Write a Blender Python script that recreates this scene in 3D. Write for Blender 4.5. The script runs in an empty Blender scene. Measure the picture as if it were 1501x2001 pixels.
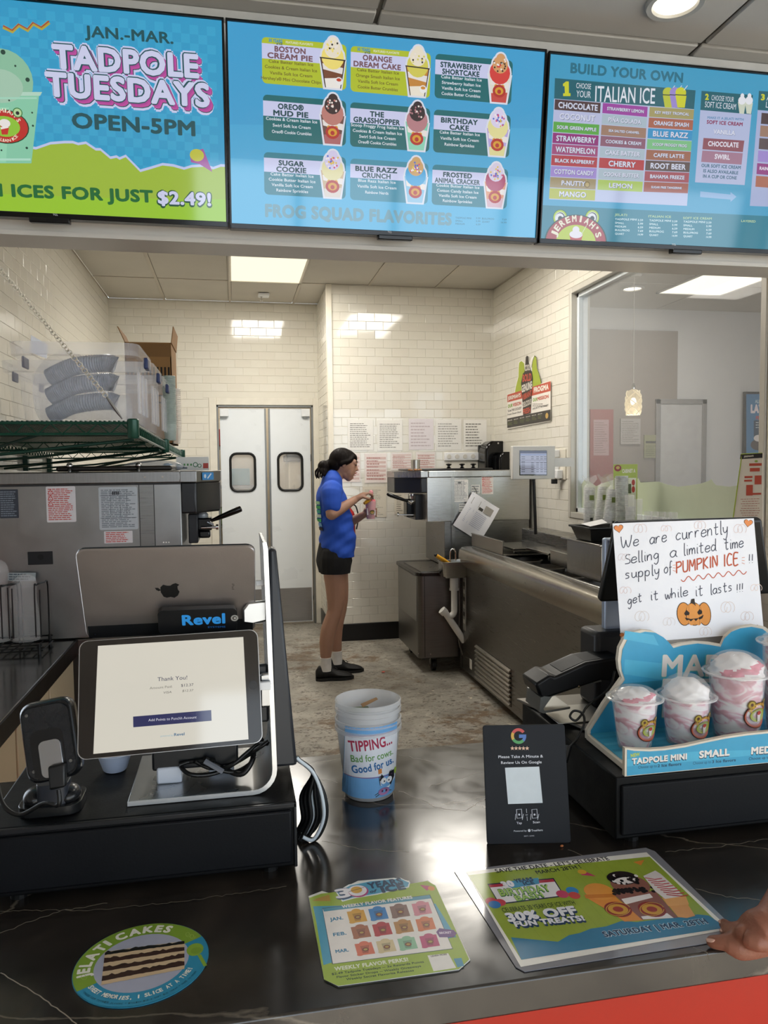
import bpy, math, random
from math import sin, cos, pi, radians
from mathutils import Vector, Matrix
from mathutils.geometry import tessellate_polygon
random.seed(7)
C = bpy.context.scene.collection
SC = bpy.context.scene
V = Vector

# ------------------------------------------------------------------ camera
YAW, PITCH, ROLL, FPX, HC = radians(11.03), radians(3.39), radians(-0.64), 1500.0, 1.55
CAM = V((0, 0, HC))
_f = V((sin(YAW)*cos(PITCH), cos(YAW)*cos(PITCH), -sin(PITCH)))
_r = _f.cross(V((0, 0, 1))).normalized(); _u = _r.cross(_f)
_r, _u = cos(ROLL)*_r + sin(ROLL)*_u, -sin(ROLL)*_r + cos(ROLL)*_u
cd = bpy.data.cameras.new('camera'); cam = bpy.data.objects.new('camera', cd); C.objects.link(cam)
cam.matrix_world = Matrix(((_r.x, _u.x, -_f.x, 0), (_r.y, _u.y, -_f.y, 0), (_r.z, _u.z, -_f.z, HC), (0, 0, 0, 1)))
cd.sensor_fit = 'VERTICAL'; cd.sensor_height = 24; cd.lens = FPX/2001*24; cd.clip_start = .02
SC.camera = cam

# ------------------------------------------------------------------ sky, windows, exposure
SC.view_settings.view_transform = 'Standard'; SC.view_settings.look = 'None'
SC.view_settings.gamma = 1; SC.view_settings.use_curve_mapping = False
SC.view_settings.exposure = 0.0
wd = bpy.data.worlds.new('daylight'); SC.world = wd; wd.use_nodes = True
bgn = wd.node_tree.nodes['Background']
bgn.inputs['Color'].default_value = (.80, .90, 1.0, 1); bgn.inputs['Strength'].default_value = 3.5
SC.cycles.max_bounces = 10; SC.cycles.transparent_max_bounces = 24; SC.cycles.transmission_bounces = 10
SC.cycles.sample_clamp_indirect = 6; SC.cycles.use_denoising = True; SC.cycles.caustics_reflective = False; SC.cycles.caustics_refractive = False
def arealight(name, loc, direction, sx, sy, power, col, portal=False):
    l = bpy.data.lights.new(name, 'AREA'); l.shape = 'RECTANGLE'; l.size = sx; l.size_y = sy; l.energy = power; l.color = col
    if portal: l.cycles.is_portal = True
    o = bpy.data.objects.new(name, l); C.objects.link(o)
    o.location = loc; o.rotation_euler = V(direction).to_track_quat('-Z', 'Y').to_euler(); return o
arealight('front_window_portal', (2.7, -3.05, 1.6), (0, 1, 0), 6.1, 2.85, 1, (1, 1, 1), True)
arealight('side_window_portal', (6.05, -1.2, 1.6), (-1, 0, 0), 3.6, 2.85, 1, (1, 1, 1), True)

sl = bpy.data.lights.new('sun', 'SUN'); sl.energy = 14; sl.angle = radians(.6); sl.color = (1, .93, .82)
so = bpy.data.objects.new('sun', sl); C.objects.link(so); so.rotation_euler = V((.15, .95, -1.0)).to_track_quat('-Z', 'Y').to_euler()

def ray(x, y): return _f + _r*((x-750.5)/FPX) - _u*((y-1000.5)/FPX)
def at(x, y, X=None, Y=None, Z=None):
    """the point of the place seen at photo pixel (x, y) on the plane X=, Y= or Z="""
    d = ray(x, y)
    t = X/d.x if X is not None else Y/d.y if Y is not None else (Z-HC)/d.z
    return CAM + d*t
def proj(p):
    v = V(p)-CAM; w = v.dot(_f)
    return (750.5+FPX*v.dot(_r)/w, 1000.5-FPX*v.dot(_u)/w, w)

# ------------------------------------------------------------------ materials
def lin(h):
    h = h.lstrip('#'); o = []
    for i in (0, 2, 4):
        c = int(h[i:i+2], 16)/255; o.append(c/12.92 if c <= .04045 else ((c+.055)/1.055)**2.4)
    return (*o, 1)
_mc = {}
def M(hexc, rough=.5, metal=0., var=.05, scale=12., bump=0., bscale=200., trans=0., alpha=1., emit=0., coat=0., sss=0., spec=.5, stretch=None, ior=1.45):
    key = (hexc, rough, metal, var, scale, bump, bscale, trans, alpha, emit, coat, sss, spec, stretch, ior)
    if key in _mc: return _mc[key]
    m = bpy.data.materials.new('mat_%03d' % len(_mc)); m.use_nodes = True
    nt = m.node_tree; b = nt.nodes['Principled BSDF']; c = lin(hexc)
    def setv(n, v): b.inputs[n].default_value = v
    setv('Roughness', rough); setv('Metallic', metal); setv('Transmission Weight', trans); setv('Alpha', alpha)
    setv('Coat Weight', coat); setv('Specular IOR Level', spec); setv('IOR', ior); setv('Coat Roughness', .08)
    if sss: setv('Subsurface Weight', sss); setv('Subsurface Radius', (.02, .008, .005)); setv('Subsurface Scale', .5)
    if emit:
        setv('Base Color', (.01, .01, .01, 1)); setv('Emission Color', c); setv('Emission Strength', emit)
        if var == .05: var = 0
    else: setv('Base Color', c)
    if var or bump:
        tc = nt.nodes.new('ShaderNodeTexCoord'); mp = nt.nodes.new('ShaderNodeMapping')
        nt.links.new(tc.outputs['Object'], mp.inputs['Vector'])
        if stretch: mp.inputs['Scale'].default_value = stretch
    if var:
        n = nt.nodes.new('ShaderNodeTexNoise'); n.inputs['Scale'].default_value = scale; n.inputs['Detail'].default_value = 4
        nt.links.new(mp.outputs[0], n.inputs['Vector'])
        r = nt.nodes.new('ShaderNodeMapRange'); r.inputs['From Min'].default_value = .3; r.inputs['From Max'].default_value = .7
        r.inputs['To Min'].default_value = 1-var; r.inputs['To Max'].default_value = 1+var
        nt.links.new(n.outputs['Fac'], r.inputs['Value'])
        hs = nt.nodes.new('ShaderNodeHueSaturation'); hs.inputs['Color'].default_value = c
        nt.links.new(r.outputs[0], hs.inputs['Value'])
        nt.links.new(hs.outputs[0], b.inputs['Emission Color' if emit else 'Base Color'])
        if not emit:
            r2 = nt.nodes.new('ShaderNodeMapRange'); r2.inputs['From Min'].default_value = .3; r2.inputs['From Max'].default_value = .7
            r2.inputs['To Min'].default_value = max(0, rough*(1-var*1.5)); r2.inputs['To Max'].default_value = min(1, rough*(1+var*1.5))
            nt.links.new(n.outputs['Fac'], r2.inputs['Value']); nt.links.new(r2.outputs[0], b.inputs['Roughness'])
    if bump:
        n2 = nt.nodes.new('ShaderNodeTexNoise'); n2.inputs['Scale'].default_value = bscale; n2.inputs['Detail'].default_value = 3
        nt.links.new(mp.outputs[0], n2.inputs['Vector'])
        bp = nt.nodes.new('ShaderNodeBump'); bp.inputs['Strength'].default_value = bump; bp.inputs['Distance'].default_value = .002
        nt.links.new(n2.outputs['Fac'], bp.inputs['Height']); nt.links.new(bp.outputs[0], b.inputs['Normal'])
    _mc[key] = m; return m
def steel(h='#a9a8a4', rough=.3, stretch=(1, 1, 40)): return M(h, rough, 1., .08, 9, .12, 30, stretch=stretch)
BLACK = M('#08090a', .38, 0, .1, 20, .05, 400)
BLACKG = M('#060607', .12, 0, .05)
BLACKM = M('#121315', .6, 0, .1, 30, .1, 300)
CHROME = M('#d0d0d0', .1, 1, .03)
WHITEP = M('#e9eaec', .4, 0, .02)
PAPER = M('#f1f1f3', .75, 0, .02, 5)
PLASTIC = M('#ffffff', .12, 0, 0, alpha=.16)

# ------------------------------------------------------------------ mesh building
class MB:
    def __init__(s): s.v, s.f, s.m = [], [], []
    def add(s, vs, fs, mi=0):
        b = len(s.v); s.v += [V(p) for p in vs]; s.f += [[i+b for i in f] for f in fs]; s.m += [mi]*len(fs); return s
    def box(s, x0, x1, y0, y1, z0, z1, mat=None, mi=0):
        vs = [V((x, y, z)) for x in (x0, x1) for y in (y0, y1) for z in (z0, z1)]
        if mat is not None: vs = [mat @ p for p in vs]
        return s.add(vs, [(0, 1, 3, 2), (4, 6, 7, 5), (0, 4, 5, 1), (2, 3, 7, 6), (0, 2, 6, 4), (1, 5, 7, 3)], mi)
    def rings(s, rs, caps=True, mi=0, closed=False):
        n = len(rs[0]); vs = [p for r in rs for p in r]; fs = []
        L = len(rs)
        for i in range(L if closed else L-1):
            for j in range(n):
                a, b = i*n+j, i*n+(j+1) % n; c, d = ((i+1) % L)*n+(j+1) % n, ((i+1) % L)*n+j
                fs.append((a, b, c, d))
        if caps and not closed: fs.append(tuple(range(n))[::-1]); fs.append(tuple((L-1)*n+j for j in range(n)))
        return s.add(vs, fs, mi)
    def lathe(s, prof, c=(0, 0, 0), n=24, mat=None, caps=True, mi=0):
        rs = []
        for r, z in prof:
            ring = [V((c[0]+r*cos(2*pi*j/n), c[1]+r*sin(2*pi*j/n), c[2]+z)) for j in range(n)]
            if mat is not None: ring = [mat @ p for p in ring]
            rs.append(ring)
        return s.rings(rs, caps, mi)
    def tube(s, pts, r, n=8, caps=True, mi=0, sq=1.):
        pts = [V(p) for p in pts]; rs = []
        R = r if isinstance(r, (list, tuple)) else [r]*len(pts)
        t0 = (pts[1]-pts[0]).normalized(); a = t0.orthogonal().normalized()
        for i, p in enumerate(pts):
            t = (pts[min(i+1, len(pts)-1)]-pts[max(i-1, 0)]).normalized()
            a = (a - t*a.dot(t)).normalized(); b = t.cross(a)
            rs.append([p + a*R[i]*cos(2*pi*j/n) + b*R[i]*sq*sin(2*pi*j/n) for j in range(n)])
        return s.rings(rs, caps, mi)
    def cyl(s, p0, p1, r0, r1=None, n=16, mi=0): return s.tube([p0, p1], [r0, r0 if r1 is None else r1], n, True, mi)
    def prism(s, poly, O, U, W, d, mi=0):
        """2-D outline in the frame O, U, W, given depth d along U x W (from 0 to d)"""
        N = U.cross(W).normalized(); n = len(poly)
        tri = tessellate_polygon([[V((a, b, 0)) for a, b in poly]])
        vs = [O+U*a+W*b for a, b in poly]; vs += [p+N*d for p in vs]
        fs = [tuple(t) for t in tri]+[tuple(i+n for i in t) for t in tri]+[(i, (i+1) % n, (i+1) % n+n, i+n) for i in range(n)]
        return s.add(vs, fs, mi)
    def sph(s, c, rx, ry=None, rz=None, n=16, m=10, mat=None, mi=0):
        ry = rx if ry is None else ry; rz = rx if rz is None else rz; rs = []
        for i in range(m+1):
            a = pi*(i+.001)/(m+.002)
            rs.append([V((rx*sin(a)*cos(2*pi*j/n), ry*sin(a)*sin(2*pi*j/n), -rz*cos(a))) for j in range(n)])
        rs = [[(mat @ p if mat is not None else p)+V(c) for p in r] for r in rs]
        return s.rings(rs, True, mi)
WM = {}
def wm(o): return WM.get(o.name, Matrix())
def tag(o, label=None, cat=None, group=None, kind=None):
    for k, v in (('label', label), ('category', cat), ('group', group), ('kind', kind)):
        if v: o[k] = v
    return o
def T(name, label, cat, loc, rz=0, group=None):
    o = bpy.data.objects.new(name, None); C.objects.link(o); o.location = loc; o.rotation_euler = (0, 0, rz); o.empty_display_size = .05
    WM[o.name] = Matrix.Translation(V(loc)) @ Matrix.Rotation(rz, 4, 'Z'); return tag(o, label, cat, group)
def O(name, mb, mats, parent=None, bevel=0, smooth=None, label=None, cat=None, group=None, kind=None, origin=None, seg=2):
    """link the builder's shape (given in world coordinates) as one mesh object"""
    me = bpy.data.meshes.new(name)
    if parent is not None: base = wm(parent)
    else:
        if origin is None:
            lo = [min(p[i] for p in mb.v) for i in range(3)]; hi = [max(p[i] for p in mb.v) for i in range(3)]
            origin = ((lo[0]+hi[0])/2, (lo[1]+hi[1])/2, lo[2])
        base = Matrix.Translation(V(origin))
    inv = base.inverted()
    me.from_pydata([inv @ p for p in mb.v], [], mb.f)
    for m in (mats if isinstance(mats, (list, tuple)) else [mats]): me.materials.append(m)
    if any(mb.m): me.polygons.foreach_set('material_index', mb.m)
    me.validate(); me.update()
    import bmesh
    bm = bmesh.new(); bm.from_mesh(me)
    if not getattr(mb, 'flat', False): bmesh.ops.recalc_face_normals(bm, faces=bm.faces)
    bm.to_mesh(me); bm.free()
    o = bpy.data.objects.new(name, me); C.objects.link(o)
    if parent is not None: o.parent = parent; WM[o.name] = base
    else: o.matrix_world = base; WM[o.name] = base
    if smooth:
        me.polygons.foreach_set('use_smooth', [True]*len(me.polygons)); me.set_sharp_from_angle(angle=radians(smooth))
    if bevel:
        b = o.modifiers.new('bevel', 'BEVEL'); b.width = bevel; b.segments = seg; b.limit_method = 'ANGLE'; b.angle_limit = radians(40)
        b.harden_normals = False
        if not smooth:
            me.polygons.foreach_set('use_smooth', [True]*len(me.polygons)); me.set_sharp_from_angle(angle=radians(35))
    return tag(o, label, cat, group, kind)
def S(name, mb, mats, **k): return O(name, mb, mats, kind='structure', **k)
def dup(root, loc=None, label=None, rz=None):
    r = root.copy(); C.objects.link(r)
    if loc is not None: r.location = loc
    if rz is not None: r.rotation_euler[2] = rz
    if label: r['label'] = label
    for ch in [c for c in C.objects if c.parent == root]:
        c = ch.copy(); C.objects.link(c); c.parent = r
        for g in [d for d in C.objects if d.parent == ch]:
            d = g.copy(); C.objects.link(d); d.parent = c
    return r
def rrect(w, h, r, n=5, cx=0, cy=0):
    o = []
    for sx, sy, a0 in ((1, 1, 0), (-1, 1, 90), (-1, -1, 180), (1, -1, 270)):
        for i in range(n+1):
            a = radians(a0+90*i/n); o.append((cx+sx*(w/2-r)+r*cos(a), cy+sy*(h/2-r)+r*sin(a)))
    return o
def baked(parts, voxel, smooth_it=6):
    """union several closed shapes into one continuous skin"""
    me = bpy.data.meshes.new('tmp'); me.from_pydata(parts.v, [], parts.f); me.update()
    import bmesh
    bm = bmesh.new(); bm.from_mesh(me); bmesh.ops.recalc_face_normals(bm, faces=bm.faces); bm.to_mesh(me); bm.free()
    o = bpy.data.objects.new('tmp', me); C.objects.link(o)
    r = o.modifiers.new('r', 'REMESH'); r.mode = 'VOXEL'; r.voxel_size = voxel
    s_ = o.modifiers.new('s', 'SMOOTH'); s_.iterations = smooth_it; s_.factor = .5
    dg = bpy.context.evaluated_depsgraph_get(); ev = o.evaluated_get(dg)
    m2 = bpy.data.meshes.new_from_object(ev)
    out = MB(); out.v = [v.co.copy() for v in m2.vertices]; out.f = [list(p.vertices) for p in m2.polygons]; out.m = [0]*len(out.f); out.flat = True
    bpy.data.objects.remove(o); bpy.data.meshes.remove(me); bpy.data.meshes.remove(m2)
    return out
def limb(mb, pts, rad, n=14):
    """tapering limb: pts with radii (r) or (ru, rv) ; rounded ends"""
    pts = [V(p) for p in pts]
    R = [(r, r) if not isinstance(r, tuple) else r for r in rad]
    P, Q = [], []
    for i in range(len(pts)-1):          # Catmull-Rom resample
        p0, p1, p2, p3 = pts[max(i-1, 0)], pts[i], pts[i+1], pts[min(i+2, len(pts)-1)]
        for k in range(4):
            t = k/4
            P.append(.5*((2*p1)+(p2-p0)*t+(2*p0-5*p1+4*p2-p3)*t*t+(3*p1-p0-3*p2+p3)*t**3))
            Q.append(tuple(R[i][q]*(1-t)+R[i+1][q]*t for q in (0, 1)))
    P.append(pts[-1]); Q.append(R[-1]); rs = []
    for i, p in enumerate(P):
        t = (P[min(i+1, len(P)-1)]-P[max(i-1, 0)]).normalized()
        ref = V((0, 1, 0)) if abs(t.y) < .9 else V((0, 0, 1))
        a = (t.cross(ref)).normalized(); b = t.cross(a)
        ring = [p+a*Q[i][0]*cos(2*pi*j/n)+b*Q[i][1]*sin(2*pi*j/n) for j in range(n)]
        if i in (0, len(P)-1):
            sgn = -1 if i == 0 else 1
            caps = [[p+t*sgn*max(Q[i])*sin(q)+(x-p)*cos(q) for x in ring] for q in (.5, 1., 1.4)]
            if i == 0: rs += caps[::-1]+[ring]
            else: rs += [ring]+caps
        else: rs.append(ring)
    return mb.rings(rs)

# ------------------------------------------------------------------ flat print (lettering and artwork on real surfaces)
_tc = {}
def glyphs(s, bold=0., shear=0.):
    k = (s, bold, shear)
    if k in _tc: return _tc[k]
    bo = 0; sp_ = bold*.85
    cu = bpy.data.curves.new('t', 'FONT'); cu.body = s; cu.size = 1; cu.offset = bo; cu.shear = shear; cu.fill_mode = 'FRONT'; cu.resolution_u = 3
    if bold: cu.space_character = 1+bold*1.3
    o = bpy.data.objects.new('t', cu); C.objects.link(o)
    me = bpy.data.meshes.new_from_object(o.evaluated_get(bpy.context.evaluated_depsgraph_get()))
    vs = [V((v.co.x, v.co.y, 0)) for v in me.vertices]; fs = [list(p.vertices) for p in me.polygons]
    bpy.data.objects.remove(o); bpy.data.curves.remove(cu); bpy.data.meshes.remove(me)
    if sp_ > .004 and vs:          # heavier letters: the same outline struck again, shifted all round
        n_ = 6 if sp_ < .03 else 10; v0, f0 = list(vs), list(fs)
        for k_ in range(n_):
            d_ = V((cos(2*pi*k_/n_)*sp_, sin(2*pi*k_/n_)*sp_, -(k_+1)*.000004)); b_ = len(vs); vs += [v+d_ for v in v0]; fs += [[i+b_ for i in f] for f in f0]
    x0 = min((v.x for v in vs), default=0); x1 = max((v.x for v in vs), default=1)
    _tc[k] = (vs, fs, x0, x1); return _tc[k]
CAP = .70
class Pr:
    """print on a plane (origin O, unit U to the right, unit W up); coordinates are photo pixels seen on that plane, or metres"""
    def __init__(s, O_, U, W, emit=0, step=.00012, rough=.4, fn=None, ox=0, oy=0, sc=1., z0=.0002, tilt=0):
        s.O, s.U, s.W = V(O_), V(U).normalized(), V(W).normalized(); s.N = s.U.cross(s.W).normalized()
        s.mb = MB(); s.mb.flat = True; s.mats = []; s.k = 0; s.lay = []; s.e = emit; s.step = step; s.rough = rough; s.fn = fn; s.ox, s.oy, s.sc = ox, oy, sc; s.z0 = z0
    def view(s, ox, oy, sc): s.ox, s.oy, s.sc = ox, oy, sc
    def px(s, x, y):
        x, y = s.ox+x/s.sc, s.oy+y/s.sc; d = ray(x, y); t = (s.O-CAM).dot(s.N)/d.dot(s.N); p = CAM+d*t-s.O
        return V((p.dot(s.U), p.dot(s.W)))
    def mat(s, col):
        if s.e: m = M(col, .07, emit=s.e, var=0, spec=.95)
        else: m = M(col, s.rough, 0, .03, 60)
        if m not in s.mats: s.mats.append(m)
        return s.mats.index(m)
    def put(s, uv, fs, col):
        bx = (min(p[0] for p in uv), max(p[0] for p in uv), min(p[1] for p in uv), max(p[1] for p in uv)); thick = 2 if len(uv[0]) > 2 and s.step < .00005 else 1
        k = max([q[4] for q in s.lay if q[0] < bx[1] and q[1] > bx[0] and q[2] < bx[3] and q[3] > bx[2]], default=0)+thick
        s.lay.append((*bx, k)); h = s.z0+k*s.step
        if s.fn: vs = [s.fn(p[0], p[1], h+(p[2] if len(p) > 2 else 0)) for p in uv]
        else: vs = [s.O+s.U*p[0]+s.W*p[1]+s.N*(h+(p[2] if len(p) > 2 else 0)) for p in uv]
        s.mb.add(vs, fs, s.mat(col)); return s
    def poly_uv(s, uv, col):
        tri = tessellate_polygon([[V((a, b, 0)) for a, b in uv]]); out = []
        for t in tri:
            a, b, c = [V(uv[i]) for i in t]
            out.append(tuple(t) if (b-a).cross(c-a) > 0 else tuple(t)[::-1])
        return s.put(uv, out, col)
    def poly(s, pts, col): return s.poly_uv([tuple(s.px(*p)) for p in pts], col)
    def rect(s, x0, y0, x1, y1, col, rot=None): return s.poly([(x0, y0), (x1, y0), (x1, y1), (x0, y1)], col)
    def disc(s, x, y, r, col, ry=None, n=24, uv=False, a0=0, a1=360):
        c = V((x, y)) if uv else s.px(x, y)
        if not uv: r = (s.px(x+r, y)-c).length; ry = r if ry is None else (s.px(x, y+ry)-c).length
        ry = r if ry is None else ry
        pts = [(c.x+r*cos(radians(a0+(a1-a0)*i/n)), c.y+ry*sin(radians(a0+(a1-a0)*i/n))) for i in range(n+(a1-a0 < 360))]
        return s.poly_uv(pts, col)
    def line(s, pts, w, col, closed=False):
        """stroke through photo pixels, w in pixels"""
        q = [s.px(*p) for p in pts]; ww = (s.px(pts[0][0]+w, pts[0][1])-q[0]).length/2
        return s.line_uv(q, ww, col, closed)
    def line_uv(s, q, ww, col, closed=False):
        q = [V(p) for p in q]
        if closed: q = q+[q[0]]
        L, R_ = [], []
        for i, p in enumerate(q):
            a = q[max(i-1, 0)]; b = q[min(i+1, len(q)-1)]
            if closed and i in (0, len(q)-1): a, b = q[-2], q[1]
            t = (b-a); t = t.normalized() if t.length > 1e-9 else V((1, 0)); n = V((-t.y, t.x))
            L.append(p+n*ww); R_.append(p-n*ww)
        n = len(q); vs = L+R_
        return s.put([tuple(v) for v in vs], [(i, i+n, i+n+1, i+1) for i in range(n-1)], col)
    def text_uv(s, t, A, B, h, col, bold=0., shear=0.):
        vs, fs, x0, x1 = glyphs(t, bold, shear); A, B = V(A), V(B)
        ex = (B-A)/(x1-x0); ey = V((-ex.y, ex.x)).normalized()*h/CAP
        if bold > .01: s.k += 1 if s.step > .00005 else 2
        o_ = []
        for v in vs: q_ = A+ex*(v.x-x0)+ey*v.y; o_.append((q_.x, q_.y, v.z))
        return s.put(o_, fs, col)
    def text(s, t, x0, y0, x1, y1, h, col, bold=0., shear=0.):
        """baseline from (x0,y0) to (x1,y1), capitals h pixels high"""
        A, B = s.px(x0, y0), s.px(x1, y1); hh = (s.px(x0, y0-h)-A).length
        return s.text_uv(t, A, B, hh, col, bold, shear)
    def arc(s, t, c, r, a0, a1, h, col, bold=0.02, inner=False):
        """letters along an arc, c and r in metres; a0 to a1 in degrees"""
        W = [max(.25, (lambda g: g[3]-g[2])(glyphs(ch, bold)))+.09 if ch != ' ' else .32 for ch in t]; tot = sum(W); acc = 0
        for ch, w in zip(t, W):
            if ch != ' ':
                f0, f1 = (acc+.04)/tot, (acc+w-.04)/tot
                A = radians(a0+(a1-a0)*f0); B = radians(a0+(a1-a0)*f1)
                s.text_uv(ch, (c[0]+r*cos(A), c[1]+r*sin(A)), (c[0]+r*cos(B), c[1]+r*sin(B)), h, col, bold); s.k -= 1+((1 if s.step > .00005 else 2) if bold > .01 else 0)
            acc += w
        s.k += 1; return s
    def words(s, x0, y0, x1, y1, n, col, hf=.5, seed=1, align='l', fill=(.6, 1.)):
        """n rows of print too small to read, as broken dashes between two corner pixels"""
        rnd = random.Random(seed); A = s.px(x0, y0); B = s.px(x1, y0); D = s.px(x0, y1); ux = B-A; uy = (D-A)/n
        vs, fs = [], []
        for i in range(n):
            f = rnd.uniform(*fill); a = 0 if align == 'l' else (1-f)/2; e = a+f; x = a
            while x < e-.02:
                w = rnd.uniform(.05, .16); w = min(w, e-x)
                p = [A+ux*x+uy*(i+.5-hf/2), A+ux*(x+w)+uy*(i+.5-hf/2), A+ux*(x+w)+uy*(i+.5+hf/2), A+ux*x+uy*(i+.5+hf/2)]
                b = len(vs); vs += [tuple(q) for q in p]; fs.append((b+3, b+2, b+1, b)); x += w+.025
        return s.put(vs, fs, col)
    def done(s, name, parent, label=None): return O(name, s.mb, s.mats, parent, label=label)
def strings(mb, pts, r, n=6): return mb.tube(pts, r, n)
def spline(pts, k=6):
    pts = [V(p) for p in pts]; out = []
    for i in range(len(pts)-1):
        p0, p1, p2, p3 = pts[max(i-1, 0)], pts[i], pts[i+1], pts[min(i+2, len(pts)-1)]
        for j in range(k):
            t = j/k; out.append(.5*((2*p1)+(p2-p0)*t+(2*p0-5*p1+4*p2-p3)*t*t+(3*p1-p0-3*p2+p3)*t**3))
    return out+[pts[-1]]
X_, Y_, Z_ = V((1, 0, 0)), V((0, 1, 0)), V((0, 0, 1))
ZC = .94
# ------------------------------------------------------------------ the setting
XL, XR, YD, YF, YH, ZK, ZL = -1.11, 2.34, 7.558, 6.713, 2.70, 3.13, 3.06
CBY = 1.2
XF = .832                     # left end of the projecting wall
def nodes_mat(name, build):
    m = bpy.data.materials.new(name); m.use_nodes = True; build(m.node_tree, m.node_tree.nodes['Principled BSDF'], m.node_tree.links); return m
def ramp(nt, fac, stops):
    r = nt.nodes.new('ShaderNodeValToRGB'); e = r.color_ramp.elements
    e[0].position, e[0].color = stops[0][0], stops[0][1]; e[1].position, e[1].color = stops[-1][0], stops[-1][1]
    for p, c in stops[1:-1]: x = e.new(p); x.color = c
    nt.links.new(fac, r.inputs[0]); return r.outputs[0]
def tnoise(nt, sc, det=6, dist=0., scale=(1, 1, 1), co='Object', rough=.6):
    tc = nt.nodes.new('ShaderNodeTexCoord'); mp = nt.nodes.new('ShaderNodeMapping'); mp.inputs['Scale'].default_value = scale
    nt.links.new(tc.outputs[co], mp.inputs['Vector']); n = nt.nodes.new('ShaderNodeTexNoise')
    n.inputs['Scale'].default_value = sc; n.inputs['Detail'].default_value = det; n.inputs['Distortion'].default_value = dist; n.inputs['Roughness'].default_value = rough
    nt.links.new(mp.outputs[0], n.inputs['Vector']); return n.outputs['Fac']
def mixc(nt, f, a, b):
    m = nt.nodes.new('ShaderNodeMix'); m.data_type = 'RGBA'
    nt.links.new(f, m.inputs['Factor']) if not isinstance(f, float) else setattr(m.inputs['Factor'], 'default_value', f)
    for s_, v in (('A', a), ('B', b)):
        i = [x for x in m.inputs if x.name == s_ and x.type == 'RGBA'][0]
        if isinstance(v, tuple): i.default_value = v
        else: nt.links.new(v, i)
    return [x for x in m.outputs if x.type == 'RGBA'][0]
def mfloor(nt, b, L):
    base = ramp(nt, tnoise(nt, 3, 8, .4), [(.3, lin('#79746b')), (.5, lin('#989388')), (.68, lin('#b3ada1'))])
    wear = ramp(nt, tnoise(nt, 1.6, 14, .3, (1, 1.3, 1), rough=.8), [(.53, (0, 0, 0, 1)), (.58, (.9, .9, .9, 1))])
    c = mixc(nt, wear, base, lin('#6f5b45'))
    sp = ramp(nt, tnoise(nt, 26, 6, .5, (1, 1.4, 1), rough=.8), [(.54, (0, 0, 0, 1)), (.6, (1, 1, 1, 1))])
    c = mixc(nt, sp, c, lin('#5a5248'))
    sp2 = ramp(nt, tnoise(nt, 9, 10, .8, (1, 1.2, 1), rough=.75), [(.62, (0, 0, 0, 1)), (.66, (1, 1, 1, 1))])
    c = mixc(nt, sp2, c, lin('#d2c8b2'))
    L.new(c, b.inputs['Base Color'])
    r = ramp(nt, tnoise(nt, 5, 6), [(.3, (.3, .3, .3, 1)), (.7, (.6, .6, .6, 1))]); L.new(r, b.inputs['Roughness'])
    bp = nt.nodes.new('ShaderNodeBump'); bp.inputs['Strength'].default_value = .25; bp.inputs['Distance'].default_value = .01
    L.new(sp, bp.inputs['Height']); L.new(bp.outputs[0], b.inputs['Normal'])
FLOORM = nodes_mat('worn_concrete', mfloor)
S('floor', MB().box(-3, XR+.1, CBY, 8.2, -.1, 0), FLOORM)
S('floor_lobby', MB().box(-3, 6, -3, CBY, -.1, 0).box(XR+.1, 6, CBY, 8.2, -.1, 0), M('#b3aca0', .35, 0, .08, 2))
S('trim_20', MB().box(-14, 20, -20, -3.1, -.12, -.02), M('#b9b5ac', .9, var=.1, scale=1))     # pavement outside the front windows
GROUT = M('#dcd7cb', .8, var=.04); TILE = [M('#e3dfd3', .07, var=.02, scale=3, spec=.85), M('#e1dcd0', .09, var=.02, scale=4, spec=.85), M('#e4e0d5', .08, var=.02, scale=3, spec=.85)]
PAINT = M('#cfcbc6', .6, var=.02, scale=3, bump=.05, bscale=150)
def tile_mesh(w, h, k):
    """one glazed tile, thin, with softened edges and a slight tilt of its own"""
    rnd = random.Random(k); c = .0018; d = .004; tx, ty = rnd.uniform(-.0004, .0004), rnd.uniform(-.0004, .0004)
    o = [(-w/2, -h/2), (w/2, -h/2), (w/2, h/2), (-w/2, h/2)]; i = [(-w/2+c, -h/2+c), (w/2-c, -h/2+c), (w/2-c, h/2-c), (-w/2+c, h/2-c)]
    vs = [(a, b, 0) for a, b in o]+[(a, b, d-.001) for a, b in o]+[(a, b, d+(tx if a > 0 else -tx)+(ty if b > 0 else -ty)) for a, b in i]
    fs = [(8, 9, 10, 11)]+[(j, (j+1) % 4, 4+(j+1) % 4, 4+j) for j in range(4)]+[(4+j, 4+(j+1) % 4, 8+(j+1) % 4, 8+j) for j in range(4)]
    me = bpy.data.meshes.new('tile'); me.from_pydata(vs, [], fs); me.materials.append(TILE[k % 3]); me.update(); return me
TW, TH = .1524, .0762
TMESH = [tile_mesh(TW-.002, TH-.002, k) for k in range(9)]
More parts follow.
